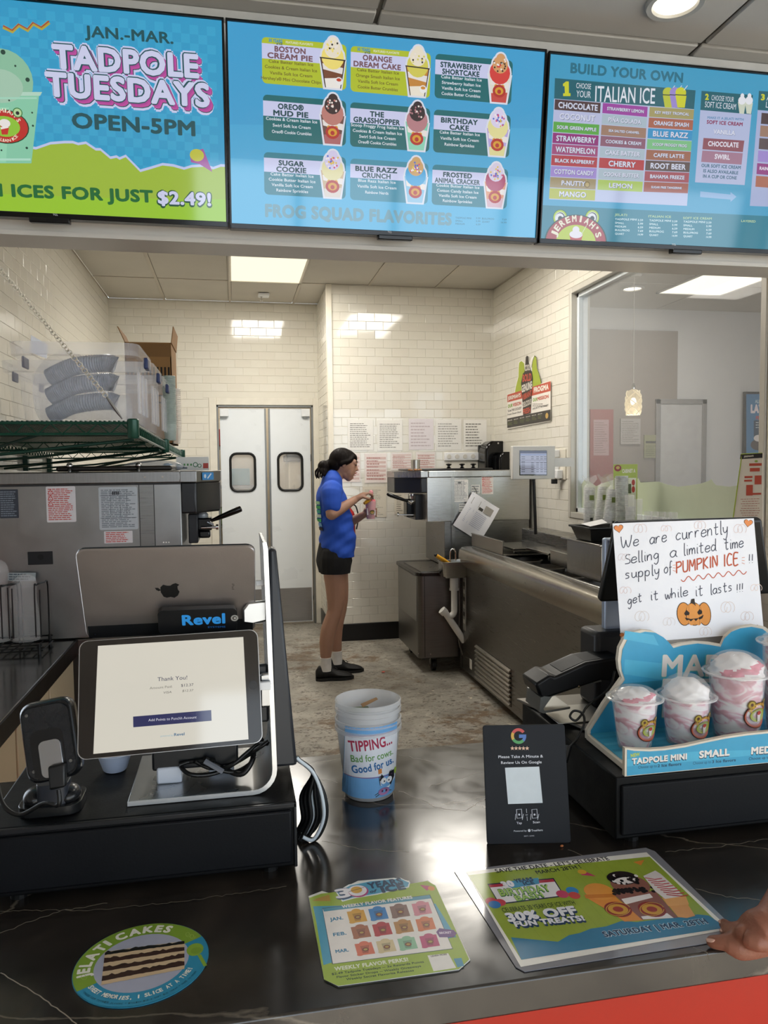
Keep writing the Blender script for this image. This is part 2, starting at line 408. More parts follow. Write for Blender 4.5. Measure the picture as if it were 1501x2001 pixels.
def tiles(wall, O_, U, W, u1, v1, holes=(), v0=0., cap=300):
    """running-bond tiles over a wall face, starting at O_, u to u1 and v to v1, skipping holes (u0,u1,v0,v1)"""
    N = U.cross(W); cells = []
    r = 0; v = v0
    while v < v1-.01:
        h = min(TH, v1-v); u = -TW/2 if r % 2 else 0.
        while u < u1-.004:
            a, b = max(u, 0), min(u+TW, u1)
            segs = [(a, b, v, v+h)]
            for q in holes:
                ns = []
                for s_ in segs:
                    if s_[1] <= q[0]+.001 or s_[0] >= q[1]-.001 or s_[3] <= q[2]+.001 or s_[2] >= q[3]-.001: ns.append(s_); continue
                    if s_[2] < q[2]-.006: ns.append((s_[0], s_[1], s_[2], q[2]))
                    elif s_[3] > q[3]+.006: ns.append((s_[0], s_[1], q[3], s_[3]))
                    if s_[0] < q[0]-.006: ns.append((s_[0], q[0], max(s_[2], q[2]), min(s_[3], q[3])))
                    if s_[1] > q[1]+.006: ns.append((q[1], s_[1], max(s_[2], q[2]), min(s_[3], q[3])))
                segs = ns
            cells += [s_ for s_ in segs if s_[1]-s_[0] > .008 and s_[3]-s_[2] > .008]
            u += TW
        v += TH; r += 1
    def score(c):
        p = proj(O_+U*(c[0]+c[1])/2+W*(c[2]+c[3])/2)
        if p[2] < .1 or not (0 < p[0] < 1501 and 470 < p[1] < 2001): return 0
        if c[1]-c[0] < TW*.9: return .01
        return abs((CAM-(O_+U*c[0]+W*c[2])).dot(N))/p[2]**3
    cells.sort(key=score, reverse=True); rest = MB(); rest.flat = True; base = wm(wall).inverted()
    for i, c in enumerate(cells):
        ctr = O_+U*(c[0]+c[1])/2+W*(c[2]+c[3])/2
        if i < cap and c[1]-c[0] > TW*.98 and c[3]-c[2] > TH*.98 and score(c) > 0:
            o = bpy.data.objects.new('tile', TMESH[(i*7+int(c[2]*31)) % 9]); C.objects.link(o); o.parent = wall
            R = Matrix((U, W, N)).transposed().to_4x4(); o.matrix_local = base @ Matrix.Translation(ctr) @ R
        else:
            g = .001; d = .0038; a, b, e, f = c[0]+g, c[1]-g, c[2]+g, c[3]-g
            q = [(a, e), (b, e), (b, f), (a, f)]; k = len(rest.v)
            rest.v += [O_+U*x+W*y for x, y in q]+[O_+U*x+W*y+N*d for x, y in q]
            rest.f += [[k+4, k+5, k+6, k+7]]+[[k+j, k+(j+1) % 4, k+4+(j+1) % 4, k+4+j] for j in range(4)]; rest.m += [0]*5
    if rest.v: O('wall_tiles', rest, TILE[0], wall, kind='stuff')
DX0, DX1, DZ = -.15, .775, 2.155
DM0, DM1 = DX0-.012, DX1+.012
wb = S('wall_back', MB().box(XL-.1, DM0, YD, YD+.12, 0, ZK).box(DM1, XF+.3, YD, YD+.12, 0, ZK).box(DM0, DM1, YD, YD+.12, DZ, ZK), GROUT)
tiles(wb, V((XL, YD, 0)), X_, Z_, XF-XL, ZK, [(DX0-.07-XL, DX1+.07-XL, 0, DZ+.07)], v0=.15)
wf = S('wall_north', MB().box(XF, XR+.1, YF, YD+.12, 0, ZK), GROUT)
tiles(wf, V((XF+.03, YF, 0)), X_, Z_, XR-XF-.03, ZK, v0=.153)
fw = MB().box(XF-.012, XF+.032, YF-.012, YF+.05, .153, ZK)
S('trim_1', fw, M('#e6dfcf', .35))
ws = S('wall_side_return', MB().box(XF-.001, XF, YF, YD, 0, ZK), GROUT)
tiles(ws, V((XF-.002, YD, 0)), -Y_, Z_, YD-YF-.05, ZK, v0=.153)
wl = S('wall_left', MB().box(XL-.12, XL, YH, YD+.12, 0, ZK), GROUT)
tiles(wl, V((XL, YH+.13, 0)), Y_, Z_, YD-YH-.13, ZK, v0=.15)
WY0, WY1, WZ0, WZ1 = 3.09, 5.06, 1.215, 2.735; e_ = .02
wr = S('wall_right', MB().box(XR, XR+.12, YH, WY0-e_, 0, ZK).box(XR, XR+.12, WY1+e_, YF+.1, 0, ZK).box(XR, XR+.12, WY0-e_, WY1+e_, 0, WZ0-e_).box(XR, XR+.12, WY0-e_, WY1+e_, WZ1+e_, ZK), GROUT)
tiles(wr, V((XR, YF, 0)), -Y_, Z_, YF-YH-.13, ZK, [(YF-WY1-.045, YF-WY0+.045, WZ0-.045, WZ1+.045)], v0=.15)
S('baseboard_back', MB().box(XF-.008, XR, YF-.012, YF, 0, .153).box(XF-.012, XF, YF, YD, 0, .153), M('#0a0a0b', .35), bevel=.003)
S('baseboard_left', MB().box(XL, XL+.012, YH+.13, YD, 0, .15).box(XL, DX0-.08, YD-.012, YD, 0, .15), M('#0a0a0b', .35), bevel=.003)
S('baseboard_right', MB().box(XR-.012, XR, YH+.13, YF, 0, .15), M('#0a0a0b', .35), bevel=.003)
# swing doors in their steel frame
DST = M('#8d8f8e', .4, .7, .05)
S('trim_2', MB().box(DX0-.07, DX0, YD-.012, YD+.12, 0, DZ+.07).box(DX1, DX1+.07, YD-.012, YD+.12, 0, DZ+.07).box(DX0, DX1, YD-.012, YD+.12, DZ, DZ+.07), M('#e2ddd0', .4), bevel=.004)
S('trim_3', MB().box(DX0, DX0+.018, YD+.0, YD+.1, 0, DZ).box(DX1-.018, DX1, YD+.0, YD+.1, 0, DZ).box(DX0, DX1, YD, YD+.1, DZ-.02, DZ), DST, bevel=.003)
DW = M('#e8edf1', .28, 0, .03, 3, .05, 6); RUB = M('#101214', .45, 0, .05)
for k, (a, b, wx) in enumerate(((DX0+.03, .315, .092), (.345, DX1-.03, .555))):
    yd = YD+.02; R = MB(); oz, ow, oh = 1.40, .215, .36
    wx = (a+b)/2-.01 if k == 0 else (a+b)/2+.0
    oz = (at(474, 923, Y=yd)).z; ow = .245; oh = .375
    hole = rrect(ow-.03, oh-.03, .05, 4, wx, oz)
    outer = [(b, .02), (b, DZ-.03), (a, DZ-.03), (a, .02)]
    # leaf as a slab with a rounded window opening
    tri = tessellate_polygon([[V((x, z, 0)) for x, z in outer], [V((x, z, 0)) for x, z in hole]]); allp = outer+hole
    n0 = len(allp); vs = [V((x, yd, z)) for x, z in allp]+[V((x, yd+.035, z)) for x, z in allp]
    fs = [tuple(t) for t in tri]+[tuple(i+n0 for i in t) for t in tri]
    for lo, n in ((0, 4), (4, len(hole))):
        fs += [(lo+i, lo+(i+1) % n, lo+(i+1) % n+n0, lo+i+n0) for i in range(n)]
    d = S('door_%d' % (k+1), MB().add(vs, fs), DW)
    g = MB(); ri = rrect(ow-.034, oh-.034, .05, 4, wx, oz); ro = rrect(ow+.012, oh+.012, .07, 4, wx, oz)
    for y0, y1 in ((yd-.012, yd+.047),):
        n = len(ri); rs = [[V((x, y, z)) for x, z in rr] for rr, y in ((ri, y1), (ri, y0), (rrect(ow-.012, oh-.012, .06, 4, wx, oz), y0-.006), (ro, y0+.004), (ro, y1))]
        g.rings(rs, caps=False, closed=True)
    O('window_gasket', g, RUB, d, smooth=50)
    O('glass', MB().box(wx-ow/2+.015, wx+ow/2-.015, yd+.015, yd+.02, oz-oh/2+.015, oz+oh/2-.015), M('#ffffff', .03, 0, 0, alpha=.22), d)
    hx = a if k == 0 else b-.085
    O('hinge_cover', MB().box(hx, hx+.085, yd-.03, yd, DZ-.11, DZ-.035), M('#e6e9ec', .3), d, bevel=.006)
    O('hinge', MB().box(hx+(.0 if k == 0 else .02), hx+.065, yd-.02, yd, DZ-.125, DZ-.112), DST, d)
    O('kick_plate', MB().box(a+.01, b-.01, yd-.003, yd, .03, .36), steel('#a9a9a6', .35), d)
    O('edge_strip', MB().box((b-.012 if k == 0 else a-.004), (b+.004 if k == 0 else a+.012), yd-.004, yd+.037, .02, DZ-.03), DST, d)
# store room glimpsed through the door windows
S('wall_stockroom', MB().box(-1.4, 1.6, 9.6, 9.7, 0, 3.0).box(-1.5, -1.4, 7.7, 9.7, 0, 3).box(1.6, 1.7, 7.7, 9.7, 0, 3), M('#d8cdb8', .7))
S('ceiling_stockroom', MB().box(-1.5, 1.7, 7.68, 9.7, 3.0, 3.05), M('#d8d2c6', .8))
S('floor_stockroom', MB().box(-1.5, 1.7, 8.2, 9.7, -.1, 0), M('#8d8578', .7))
arealight('stockroom_lamp', (.3, 8.6, 2.95), (0, 0, -1), .6, 1.2, 22, (1, .93, .82))
sh = T('stock_shelving', 'wire stock shelving with boxes seen through the left door window', 'shelf', (-.2, 9.1, 0))
for z in (.4, .9, 1.35, 1.8): O('shelf_board', MB().box(-.7, .3, 8.9, 9.4, z-.03, z), steel('#9a9a98'), sh)
for x in (-.7, .3): O('post', MB().cyl((x, 8.9, 0), (x, 8.9, 2.1), .015), steel('#9a9a98'), sh)
cols = [('#b58d5e', 'tan'), ('#3d5f9e', 'blue'), ('#c8c2b0', 'stone grey'), ('#7d8f70', 'sage green'), ('#e0dccf', 'off-white'), ('#a33a3a', 'red'), ('#6a5238', 'brown'), ('#4a8a9a', 'teal'), ('#d9b84a', 'yellow')]
for i in range(9):
    z = (.905, 1.355, 1.805)[i % 3]; x = -.62+.29*(i//3)
    o = O('stock_box', MB().box(x, x+.2+.02*(i % 3), 8.95, 9.25, z, z+.14+.05*(i % 2)), M(cols[i][0], .7), bevel=.004)
    tag(o, '%s carton on the %s board of the shelving behind the swing doors' % (cols[i][1], ('low', 'middle', 'high')[i % 3]), 'box', 'stock on the shelving behind the doors')
fr = T('chest_freezer', 'pale upright freezer behind the right swing door window', 'freezer', (.85, 9.2, 0))
O('body', MB().box(.62, 1.12, 8.9, 9.5, .05, 1.62), M('#e2d8c4', .4), fr, bevel=.02)
O('handle', MB().box(.66, .685, 8.86, 8.9, .9, 1.35), M('#c9c0ad', .3), fr, bevel=.005)
O('cap', MB().box(.6, 1.14, 8.88, 9.52, 1.62, 1.70), M('#2b2a2a', .5), fr, bevel=.01)
# kitchen ceiling: grid, lift-out panels, light panel
CE = M('#c2bdb3', .85, var=.03, scale=4, bump=.12, bscale=90); GR = M('#bdb5a8', .5)
ck = S('ceiling', MB().box(XL, XR+.1, YH, YD, ZK+.02, ZK+.08), M('#8f887c', .9))
xs = [XL, -1.18+.6, .0, .6, 1.2, 1.8, XR]; xs[1] = -.6; ys = [YH, 3.09, 4.30, 5.51, 6.72, YD]
TX0, TX1, TY0, TY1 = .0, .6, 5.51, 6.72
for i in range(len(xs)-1):
    for j in range(len(ys)-1):
        if xs[i] == TX0 and ys[j] == TY0: continue
        O('ceiling_panel', MB().box(xs[i]+.012, xs[i+1]-.012, ys[j]+.012, ys[j+1]-.012, ZK+.004, ZK+.018), CE, ck, bevel=.003, seg=1)
g = MB()
for x in xs: g.box(x-.012, x+.012, YH, YD, ZK-.001, ZK+.004)
for y in ys: g.box(XL, XR, y-.012, y+.012, ZK-.0012, ZK+.0042)
O('ceiling_grid', g, GR, ck)
tr = T('ceiling_light_panel', 'square white lit light panel in the kitchen ceiling above the swing doors', 'light', (.3, 6.1, ZK))
O('frame', MB().box(TX0, TX1, TY0, TY0+.015, ZK-.004, ZK+.015).box(TX0, TX1, TY1-.015, TY1, ZK-.004, ZK+.015).box(TX0, TX0+.015, TY0, TY1, ZK-.004, ZK+.015).box(TX1-.015, TX1, TY0, TY1, ZK-.004, ZK+.015), M('#e8e2d4', .4), tr)
O('diffuser', MB().box(TX0+.015, TX1-.015, TY0+.015, TY1-.015, ZK, ZK+.01), M('#fff4d6', .5, emit=1.15, var=0), tr)
tr2 = arealight('panel_lamp', (.3, 6.1, ZK-.02), (0, 0, -1), .55, 1.15, 36, (1, .95, .87))
arealight('panel_lamp_near', (1.5, 4.9, ZK-.02), (0, 0, -1), .55, 1.15, 29, (1, .95, .87))
t_ = T('ceiling_light_panel', 'lit light panel in the kitchen ceiling above the freezer, hidden from the front by the menu screens', 'light', (1.5, 4.9, ZK))
O('frame', MB().box(1.2, 1.8, 4.30, 4.315, ZK-.006, ZK).box(1.2, 1.8, 5.495, 5.51, ZK-.006, ZK).box(1.2, 1.215, 4.30, 5.51, ZK-.006, ZK).box(1.785, 1.8, 4.30, 5.51, ZK-.006, ZK), M('#e8e2d4', .4), t_)
O('diffuser', MB().box(1.215, 1.785, 4.315, 5.495, ZK-.004, ZK), M('#fff4d6', .5, emit=1.6, var=0), t_)
def downlight(loc, r, label, power=10):
    t = T('recessed_light', label, 'light', loc); x, y, z = loc
    O('trim_ring', MB().lathe([(r*.72, -.002), (r*.78, -.012), (r*.95, -.014), (r, -.006), (r, 0), (r*.72, 0)], loc, 40), M('#b9b7b2', .35), t, smooth=40)
    O('lens', MB().lathe([(0.001, -.006), (r*.5, -.0075), (r*.72, -.004), (r*.72, 0), (.001, 0)], loc, 40), M('#fff4dc', .4, emit=4.0, var=0), t, smooth=40)
    l = bpy.data.lights.new('lamp', 'SPOT'); l.energy = power; l.spot_size = radians(130); l.spot_blend = .6; l.shadow_soft_size = r*.7; l.color = (1, .92, .78)
    o = bpy.data.objects.new('recessed_lamp', l); C.objects.link(o); o.location = (x, y, z-.03)
downlight(at(1320, 3, Z=ZL), .095, 'round recessed downlight in the customer side ceiling over the right menu screen', 18)
# customer side ceiling
cl = S('ceiling_lobby', MB().box(-3, XR+.1, -3, YH+.12, ZL+.02, ZL+.08).box(XR+.12, 6, -3, 7.1, ZL+.02, ZL+.08), M('#8f8b84', .9))
CE2 = M('#c9c6c1', .85, var=.03, scale=4, bump=.12, bscale=90)
xs2 = [-3, -1.9, -.7, .51, 1.7, 2.9, 4.1, 5.3, 6]; ys2 = [-3, -2.2, -1., .2, 1.4, 2.60, YH]
for i in range(len(xs2)-1):
    for j in range(len(ys2)-1):
        O('ceiling_panel', MB().box(xs2[i]+.008, xs2[i+1]-.008, ys2[j]+.008, ys2[j+1]-.008, ZL+.002, ZL+.018), CE2, cl, bevel=.004, seg=1)
ys3 = [YH, 3.6, 4.8, 6.0, 7.0]
for i in range(5, 8):
    for j in range(4):
        O('ceiling_panel', MB().box(max(xs2[i], XR+.12)+.008, xs2[i+1]-.008, ys3[j]+.008, ys3[j+1]-.008, ZL+.002, ZL+.018), CE2, cl, bevel=.004, seg=1)
# header over the counter with its ledges
S('wall_header', MB().box(-3, XR+.12, YH, YH+.12, 2.335, ZK), M('#efedea', .5, var=.02, bump=.04, bscale=200))
hl = MB().box(-3, XR+.13, YH-.02, YH+.13, 2.352, 2.366).box(-3, XR+.13, YH-.012, YH+.13, 2.318, 2.352).box(-3, XR+.13, YH-.022, YH+.13, 2.303, 2.318)
S('trim_4', hl, M('#d3cfc8', .35, 0, 0))
S('trim_5', MB().box(-3, XR+.1, YH-.03, YH, ZL-.03, ZL), M('#d5d3cf', .4), bevel=.004)
# front of the shop behind the camera: glazed front and sides let the daylight in
FR = M('#2a2b2d', .4, .6)
S('wall_front', MB().box(-3, 6, -3.1, -3, 0, .15).box(-3, 6, -3.1, -3, 3.02, ZL+.08).box(-3, -.35, -3.1, -3, .15, 3.02).box(5.75, 6, -3.1, -3, .15, 3.02), PAINT)
fm = MB()
for x in (-.35, .7, 1.7, 2.9, 4.2, 5.75): fm.box(x-.03, x+.03, -3.08, -3.02, .15, 3.02)
fm.box(-.35, 5.75, -3.08, -3.02, 2.2, 2.25)
w2 = S('window_2', fm, FR)
S('wall_lobby_left', MB().box(-3.1, -3, -3.1, YH+.12, 0, ZL+.08), PAINT)
S('wall_lobby_right', MB().box(6, 6.1, -3.1, 7.1, 0, .15).box(6, 6.1, -3.1, 7.1, 3.02, ZL+.08).box(6, 6.1, .6, 7.1, .15, 3.02), PAINT)
fm = MB()
for y in (-3, -1.2, .6): fm.box(6.02, 6.08, y-.03, y+.03, .15, 3.02)
S('window_3', fm, FR)
# the room beyond the side window
YB = 7.0
S('wall_beyond', MB().box(XR+.12, 6.1, YB, YB+.1, 0, ZL+.08), M('#c8c7c8', .6, var=.02, bump=.04, bscale=150))
S('wall_dark_panel', MB().box(XR+.12, at(1325, 650, Y=YB-.04).x, YB-.04, YB, 0, at(1240, 645, Y=YB-.04).z), M('#8a817b', .55, var=.04, scale=3))
a, b = at(1290, 790, Y=YB-.045), at(1371, 790, Y=YB-.045)
d3 = S('door_3', MB().box(a.x, b.x, YB-.055, YB-.04, 0, a.z), M('#b7b6b7', .45))
O('door_frame', MB().box(a.x-.05, a.x, YB-.065, YB-.04, 0, a.z+.05).box(b.x, b.x+.05, YB-.065, YB-.04, 0, a.z+.05).box(a.x-.05, b.x+.05, YB-.065, YB-.04, a.z, a.z+.05), M('#8f8d8d', .4, .3), d3, bevel=.004)
O('door_handle', MB().cyl((b.x-.08, YB-.1, 1.0), (b.x-.2, YB-.1, 1.0), .01), CHROME, d3)
# side window: frame, jambs, pane
FRM = M('#c9c5bb', .35, .1, .03)
w = MB()
for (y0, y1, z0, z1) in ((WY1, WY1+.04, WZ0-.04, WZ1+.04), (WY0-.04, WY0, WZ0-.04, WZ1+.04), (WY0, WY1, WZ1, WZ1+.04), (WY0, WY1, WZ0-.04, WZ0)):
    w.box(XR-.012, XR+.13, y0, y1, z0, z1)
w1 = S('window_1', w, FRM, bevel=.004)
w = MB()
for (y0, y1, z0, z1) in ((WY1-.03, WY1, WZ0, WZ1), (WY0, WY0+.03, WZ0, WZ1), (WY0, WY1, WZ1-.03, WZ1), (WY0, WY1, WZ0, WZ0+.03)):
    w.box(XR+.03, XR+.1, y0, y1, z0, z1)
O('window_frame', w, M('#dfe6ea', .3, .1, .02), w1, bevel=.003)
O('pane', MB().box(XR+.06, XR+.066, WY0+.03, WY1-.03, WZ0+.03, WZ1-.03), M('#eef2f4', .02, 0, 0, alpha=.13), w1)
# frosted green film along the bottom of the pane
P = Pr(V((XR+.059, WY1-.03, WZ0)), -Y_, Z_)
top = [(1131, 946), (1142, 938), (1152, 941), (1165, 950), (1180, 944), (1198, 938), (1215, 940), (1236, 946), (1248, 934), (1252, 943), (1268, 942), (1287, 941), (1305, 947), (1325, 951), (1345, 949), (1370, 945), (1385, 940), (1391, 936), (1394, 942), (1400, 948), (1425, 951), (1455, 947), (1492, 944)]
uv = [tuple(P.px(*p)) for p in top]; uv = [(max(0., min(1.94, a)), b) for a, b in uv]
mb = MB().prism(uv+[(1.94, .03), (0, .03)], V((XR+.0585, WY1-.03, WZ0)), -Y_, Z_, .001)
O('window_film', mb, M('#d9e2c8', .5, 0, .04, 6, alpha=.72), label='frosted pale green film with a wavy upper edge across the bottom of the side window', cat='window film')
# ------------------------------------------------------------------ front counter
def mcounter(nt, b, L):
    base = ramp(nt, tnoise(nt, 6, 8, .6), [(.3, lin('#1d1a18')), (.55, lin('#2a2622')), (.75, lin('#3c3630'))])
    def vein(sc, seed, w, sz):
        tc = nt.nodes.new('ShaderNodeTexCoord'); mp = nt.nodes.new('ShaderNodeMapping'); mp.inputs['Location'].default_value = seed; mp.inputs['Scale'].default_value = sz
        L.new(tc.outputs['Object'], mp.inputs['Vector'])
        n = nt.nodes.new('ShaderNodeTexNoise'); n.inputs['Scale'].default_value = 3; n.inputs['Detail'].default_value = 8; L.new(mp.outputs[0], n.inputs['Vector'])
        va = nt.nodes.new('ShaderNodeVectorMath'); va.operation = 'SCALE'; va.inputs['Scale'].default_value = .22; L.new(n.outputs['Color'], va.inputs[0])
        vb = nt.nodes.new('ShaderNodeVectorMath'); vb.operation = 'ADD'; L.new(mp.outputs[0], vb.inputs[0]); L.new(va.outputs[0], vb.inputs[1])
        vo = nt.nodes.new('ShaderNodeTexVoronoi'); vo.feature = 'DISTANCE_TO_EDGE'; vo.inputs['Scale'].default_value = sc; L.new(vb.outputs[0], vo.inputs['Vector'])
        return ramp(nt, vo.outputs['Distance'], [(0, (.85, .85, .85, 1)), (w*.4, (.45, .45, .45, 1)), (w, (0, 0, 0, 1))])
    c = mixc(nt, vein(1.5, (3.1, 1.7, 0), .0016, (.55, 1.5, 1)), base, lin('#6d655a'))
    L.new(c, b.inputs['Base Color'])
    r = ramp(nt, tnoise(nt, 9, 8, 1), [(.35, (.13, .13, .13, 1)), (.7, (.24, .24, .24, 1))]); L.new(r, b.inputs['Roughness'])
    b.inputs['Specular IOR Level'].default_value = .75
CNT = nodes_mat('dark_stone', mcounter)
CF, CB = .83, 1.592
O('countertop', MB().box(-2.9, 2.3, CF, CB, ZC-.042, ZC), CNT, bevel=.003, label='long dark veined stone countertop across the customer side', cat='countertop')
O('front_counter', MB().box(-2.9, 2.3, CF+.03, CB-.1, 0, ZC-.043), M('#b8260f', .35, 0, .04, 3), label='bright red front panel base under the dark stone countertop', cat='counter', bevel=.002)
# ------------------------------------------------------------------ menu screens
YT = 2.62; ES = .84; TILT = radians(8); ZP = 2.337
RT_ = Matrix.Translation((0, YT, ZP)) @ Matrix.Rotation(TILT, 4, 'X') @ Matrix.Translation((0, -YT, -ZP))
WT = V((0, -sin(TILT), cos(TILT))); NT = X_.cross(WT)
def tv(label, x0, x1, z0, z1, sx):
    t = T('menu_screen', label, 'screen', ((x0+x1)/2, YT+.03, z0), group='menu screens above the counter')
    bx = lambda *q: MB().box(*q, mat=RT_)
    O('frame', bx(x0, x1, YT+.004, YT+.05, z0, z1), M('#08080a', .25), t, bevel=.002)
    O('bezel', MB().box(x0, x1, YT-.004, YT+.006, z0, z0+.016, RT_).box(x0, x1, YT-.004, YT+.006, z1-.007, z1, RT_).box(x0, x0+.006, YT-.004, YT+.006, z0, z1, RT_).box(x1-.006, x1, YT-.004, YT+.006, z0, z1, RT_), M('#050506', .15), t, bevel=.001)
    O('sensor_bar', bx(sx-.06, sx+.06, YT-.01, YT+.02, z0-.014, z0+.002), M('#0a0a0b', .2), t, bevel=.003)
    for b_ in (x0+.3, x1-.42): O('wall_bracket', MB().box(b_, b_+.12, YT+.03, YH, z0+.2, z1-.25), M('#151515', .5), t)
    return t
Z0, Z1 = 2.337, 2.962
t1 = tv('left menu screen, blue and lime, announcing Tadpole Tuesdays', -1.108, .001, Z0+.003, Z1, -.55)
t2 = tv('middle menu screen, sky blue, with nine dessert cards', .006, 1.074, Z0, Z1-.0, .56)
t3 = tv('right menu screen, blue, headed Build Your Own with flavour lists', 1.082, 2.19, Z0-.001, Z1-.004, 1.66)
def scr(x0, x1, z0, z1, col, glow):
    P = Pr(V((0, YT, ZP))+NT*-.0025, X_, WT, emit=ES, step=.00008); z0 -= ZP; z1 -= ZP
    P.put([(x0, z0), (x1, z0), (x1, z1), (x0, z1)], [(0, 1, 2, 3)], col); P.b = (x0, x1, z0, z1); return P
B1, B2, TEAL, LIME, DK, LAV = '#2f9fce', '#35aad6', '#14696f', '#a3c32c', '#155059', '#c9cdf2'
# --- left screen
P = scr(-1.10, -.006, Z0+.02, Z1-.008, B1, 1); P.view(0, 0, 3.336)
x0, x1, z0, z1 = P.b
for i in range(42):                     # soft checks of the backdrop
    for j in range(25):
        if (i+j) % 2:
            a = x0+i*.0262; c = z0+j*.0262
            if a+.026 < x1 and c+.026 < z1:
                P.put([(a, c), (a+.0262, c), (a+.0262, c+.0262), (a, c+.0262)], [(0, 1, 2, 3)], '#38a8d4'); P.k -= 1
P.k += 1
hill = [(-400, 980), (-100, 960), (215, 955), (235, 958), (330, 925), (420, 918), (475, 918), (510, 930), (560, 922), (625, 965), (655, 965), (720, 1020), (760, 1012), (780, 1025), (820, 1008), (915, 1105), (985, 1085), (1060, 1062), (1130, 1070), (1200, 1090), (1250, 1075), (1340, 1070), (1390, 1088), (1440, 1070), (1470, 1072)]
def clipx(pts): return [(max(x0, min(x1, a)), max(z0, min(z1, b))) for a, b in pts]
P.poly_uv(clipx([tuple(P.px(a, b)) for a, b in hill])+[(x1, z0), (x0, z0)], '#c4cdf3')
P.poly_uv(clipx([tuple(P.px(a, b+17)) for a, b in hill])+[(x1, z0), (x0, z0)], '#a2bf3e')
P.poly_uv(clipx([tuple(P.px(a, b)) for a, b in [(-400, 1250), (700, 1290), (1480, 1300)]])+[(x1, z0), (x0, z0)], '#9ccb32')
P.line([(20, 175), (80, 205), (122, 165), (180, 197), (215, 155), (270, 185), (320, 145)], 26, '#b9a83c'); P.line([(20, 168), (80, 198), (122, 158), (180, 190), (215, 148), (270, 178), (320, 138)], 9, '#a8463c')
P.text('JAN.-MAR.', 553, 238, 1132, 285, 72, DK, .035)
def big(P, s, a, b, c, d, h):
    for off, col, bo in (((0, 0), '#cfd3f5', .16), ((26, 34), '#cfd3f5', .15), ((24, 30), DK, .085), ((21, 27), '#c24ba0', .07), ((10, 14), '#b0449a', .07), ((0, 0), DK, .095), ((0, 0), '#d3d6f4', .05)):
        P.text(s, a+off[0], b+off[1], c+off[0], d+off[1], h, col, bo)
big(P, 'TADPOLE', 345, 440, 1300, 505, 150); big(P, 'TUESDAYS', 300, 620, 1370, 695, 150)
P.text('OPEN-5PM', 470, 830, 1275, 885, 95, DK, .045)
P.text('MINI ICES FOR JUST', -280, 1265, 1000, 1318, 78, '#1c6a35', .055)
P.text('$2.49!', 1022, 1330, 1385, 1345, 84, '#16503a', .12); P.text('$2.49!', 1030, 1325, 1378, 1340, 80, '#d3d6f4', .045)
P.poly([(1240, 1025), (1262, 985), (1325, 970), (1385, 1122), (1300, 1070), (1245, 1058)], '#a4509f'); P.disc(1284, 1012, 46, '#c3c33a', 40)
# cup of mint ice
P.disc(20, 520, 195, '#8fc4a4', 200); P.poly([(-200, 600), (275, 600), (262, 625), (-200, 625)], '#b8dcc9')
P.poly([(-180, 625), (255, 625), (205, 1065), (-150, 1065)], '#8ccfae'); P.poly([(-60, 700), (60, 700), (40, 1060), (-60, 1060)], '#9adbb9')
P.disc(0, 560, 150, '#a8cdb5', 110); P.line([(-150, 640), (240, 640)], 12, '#a7dcc4'); P.line([(-140, 1040), (200, 1040)], 14, '#b4e4cf')
for q in ((180, 520, 14), (20, 340, 16), (215, 820, 7), (60, 655, 6), (175, 965, 8), (100, 430, 7), (210, 735, 6), (10, 980, 6)): P.disc(*q, '#25453a')
def emblem(P, x, y, r, ry=None, full=True, txt=True):
    """the shop's oval badge: red ring, lime middle, a small cup"""
    ry = ry or r*.78
    if full:
        for s_ in (-1, 1): P.disc(x+s_*r*.52, y-ry*.88, r*.24, '#2f7d38'); P.disc(x+s_*r*.52, y-ry*.88, r*.19, '#d8e47a'); P.disc(x+s_*r*.5, y-ry*.88, r*.08, '#20252a')
    P.disc(x, y, r*1.05, '#23402a', ry*1.06); P.disc(x, y, r, '#c22f2b', ry); P.disc(x, y, r*.66, '#93c83d', ry*.64)
    P.poly([(x-r*.2, y-ry*.12), (x+r*.2, y-ry*.12), (x+r*.13, y+ry*.5), (x-r*.13, y+ry*.5)], '#c8332d')
    P.disc(x, y-ry*.2, r*.24, '#f2ece8', ry*.26); P.line([(x-r*.18, y+ry*.12), (x+r*.15, y+ry*.02)], r*.09, '#f4efe9')
    if txt:
        c = P.px(x, y); R_ = (P.px(x+r, y)-c).length; rr = (P.px(x, y+ry)-c).length/R_
        k = P.put
        P.arc('JEREMIAH\'S', c, R_*.76*min(1, rr+.1), 160, 20, R_*.17, '#f3ead2', .03)
        P.arc('ITALIAN ICE', c, R_*.86*min(1, rr+.08), 215, 325, R_*.13, '#f3ead2', .02)
emblem(P, 32, 825, 150, 105, full=False); P.disc(115, 735, 32, '#2f7d38'); P.disc(115, 735, 26, '#b9dba0'); P.disc(115, 738, 12, '#20252a')
P.done('screen_image', t1)
PB = Pr(V((0, YT, ZP))+NT*.0045, X_, WT, step=.0001); PB.view(0, 0, 3.336); PB.text('TCL', 345, 1404, 378, 1406, 11, '#c9cbd0', .03); PB.done('logo', t1)
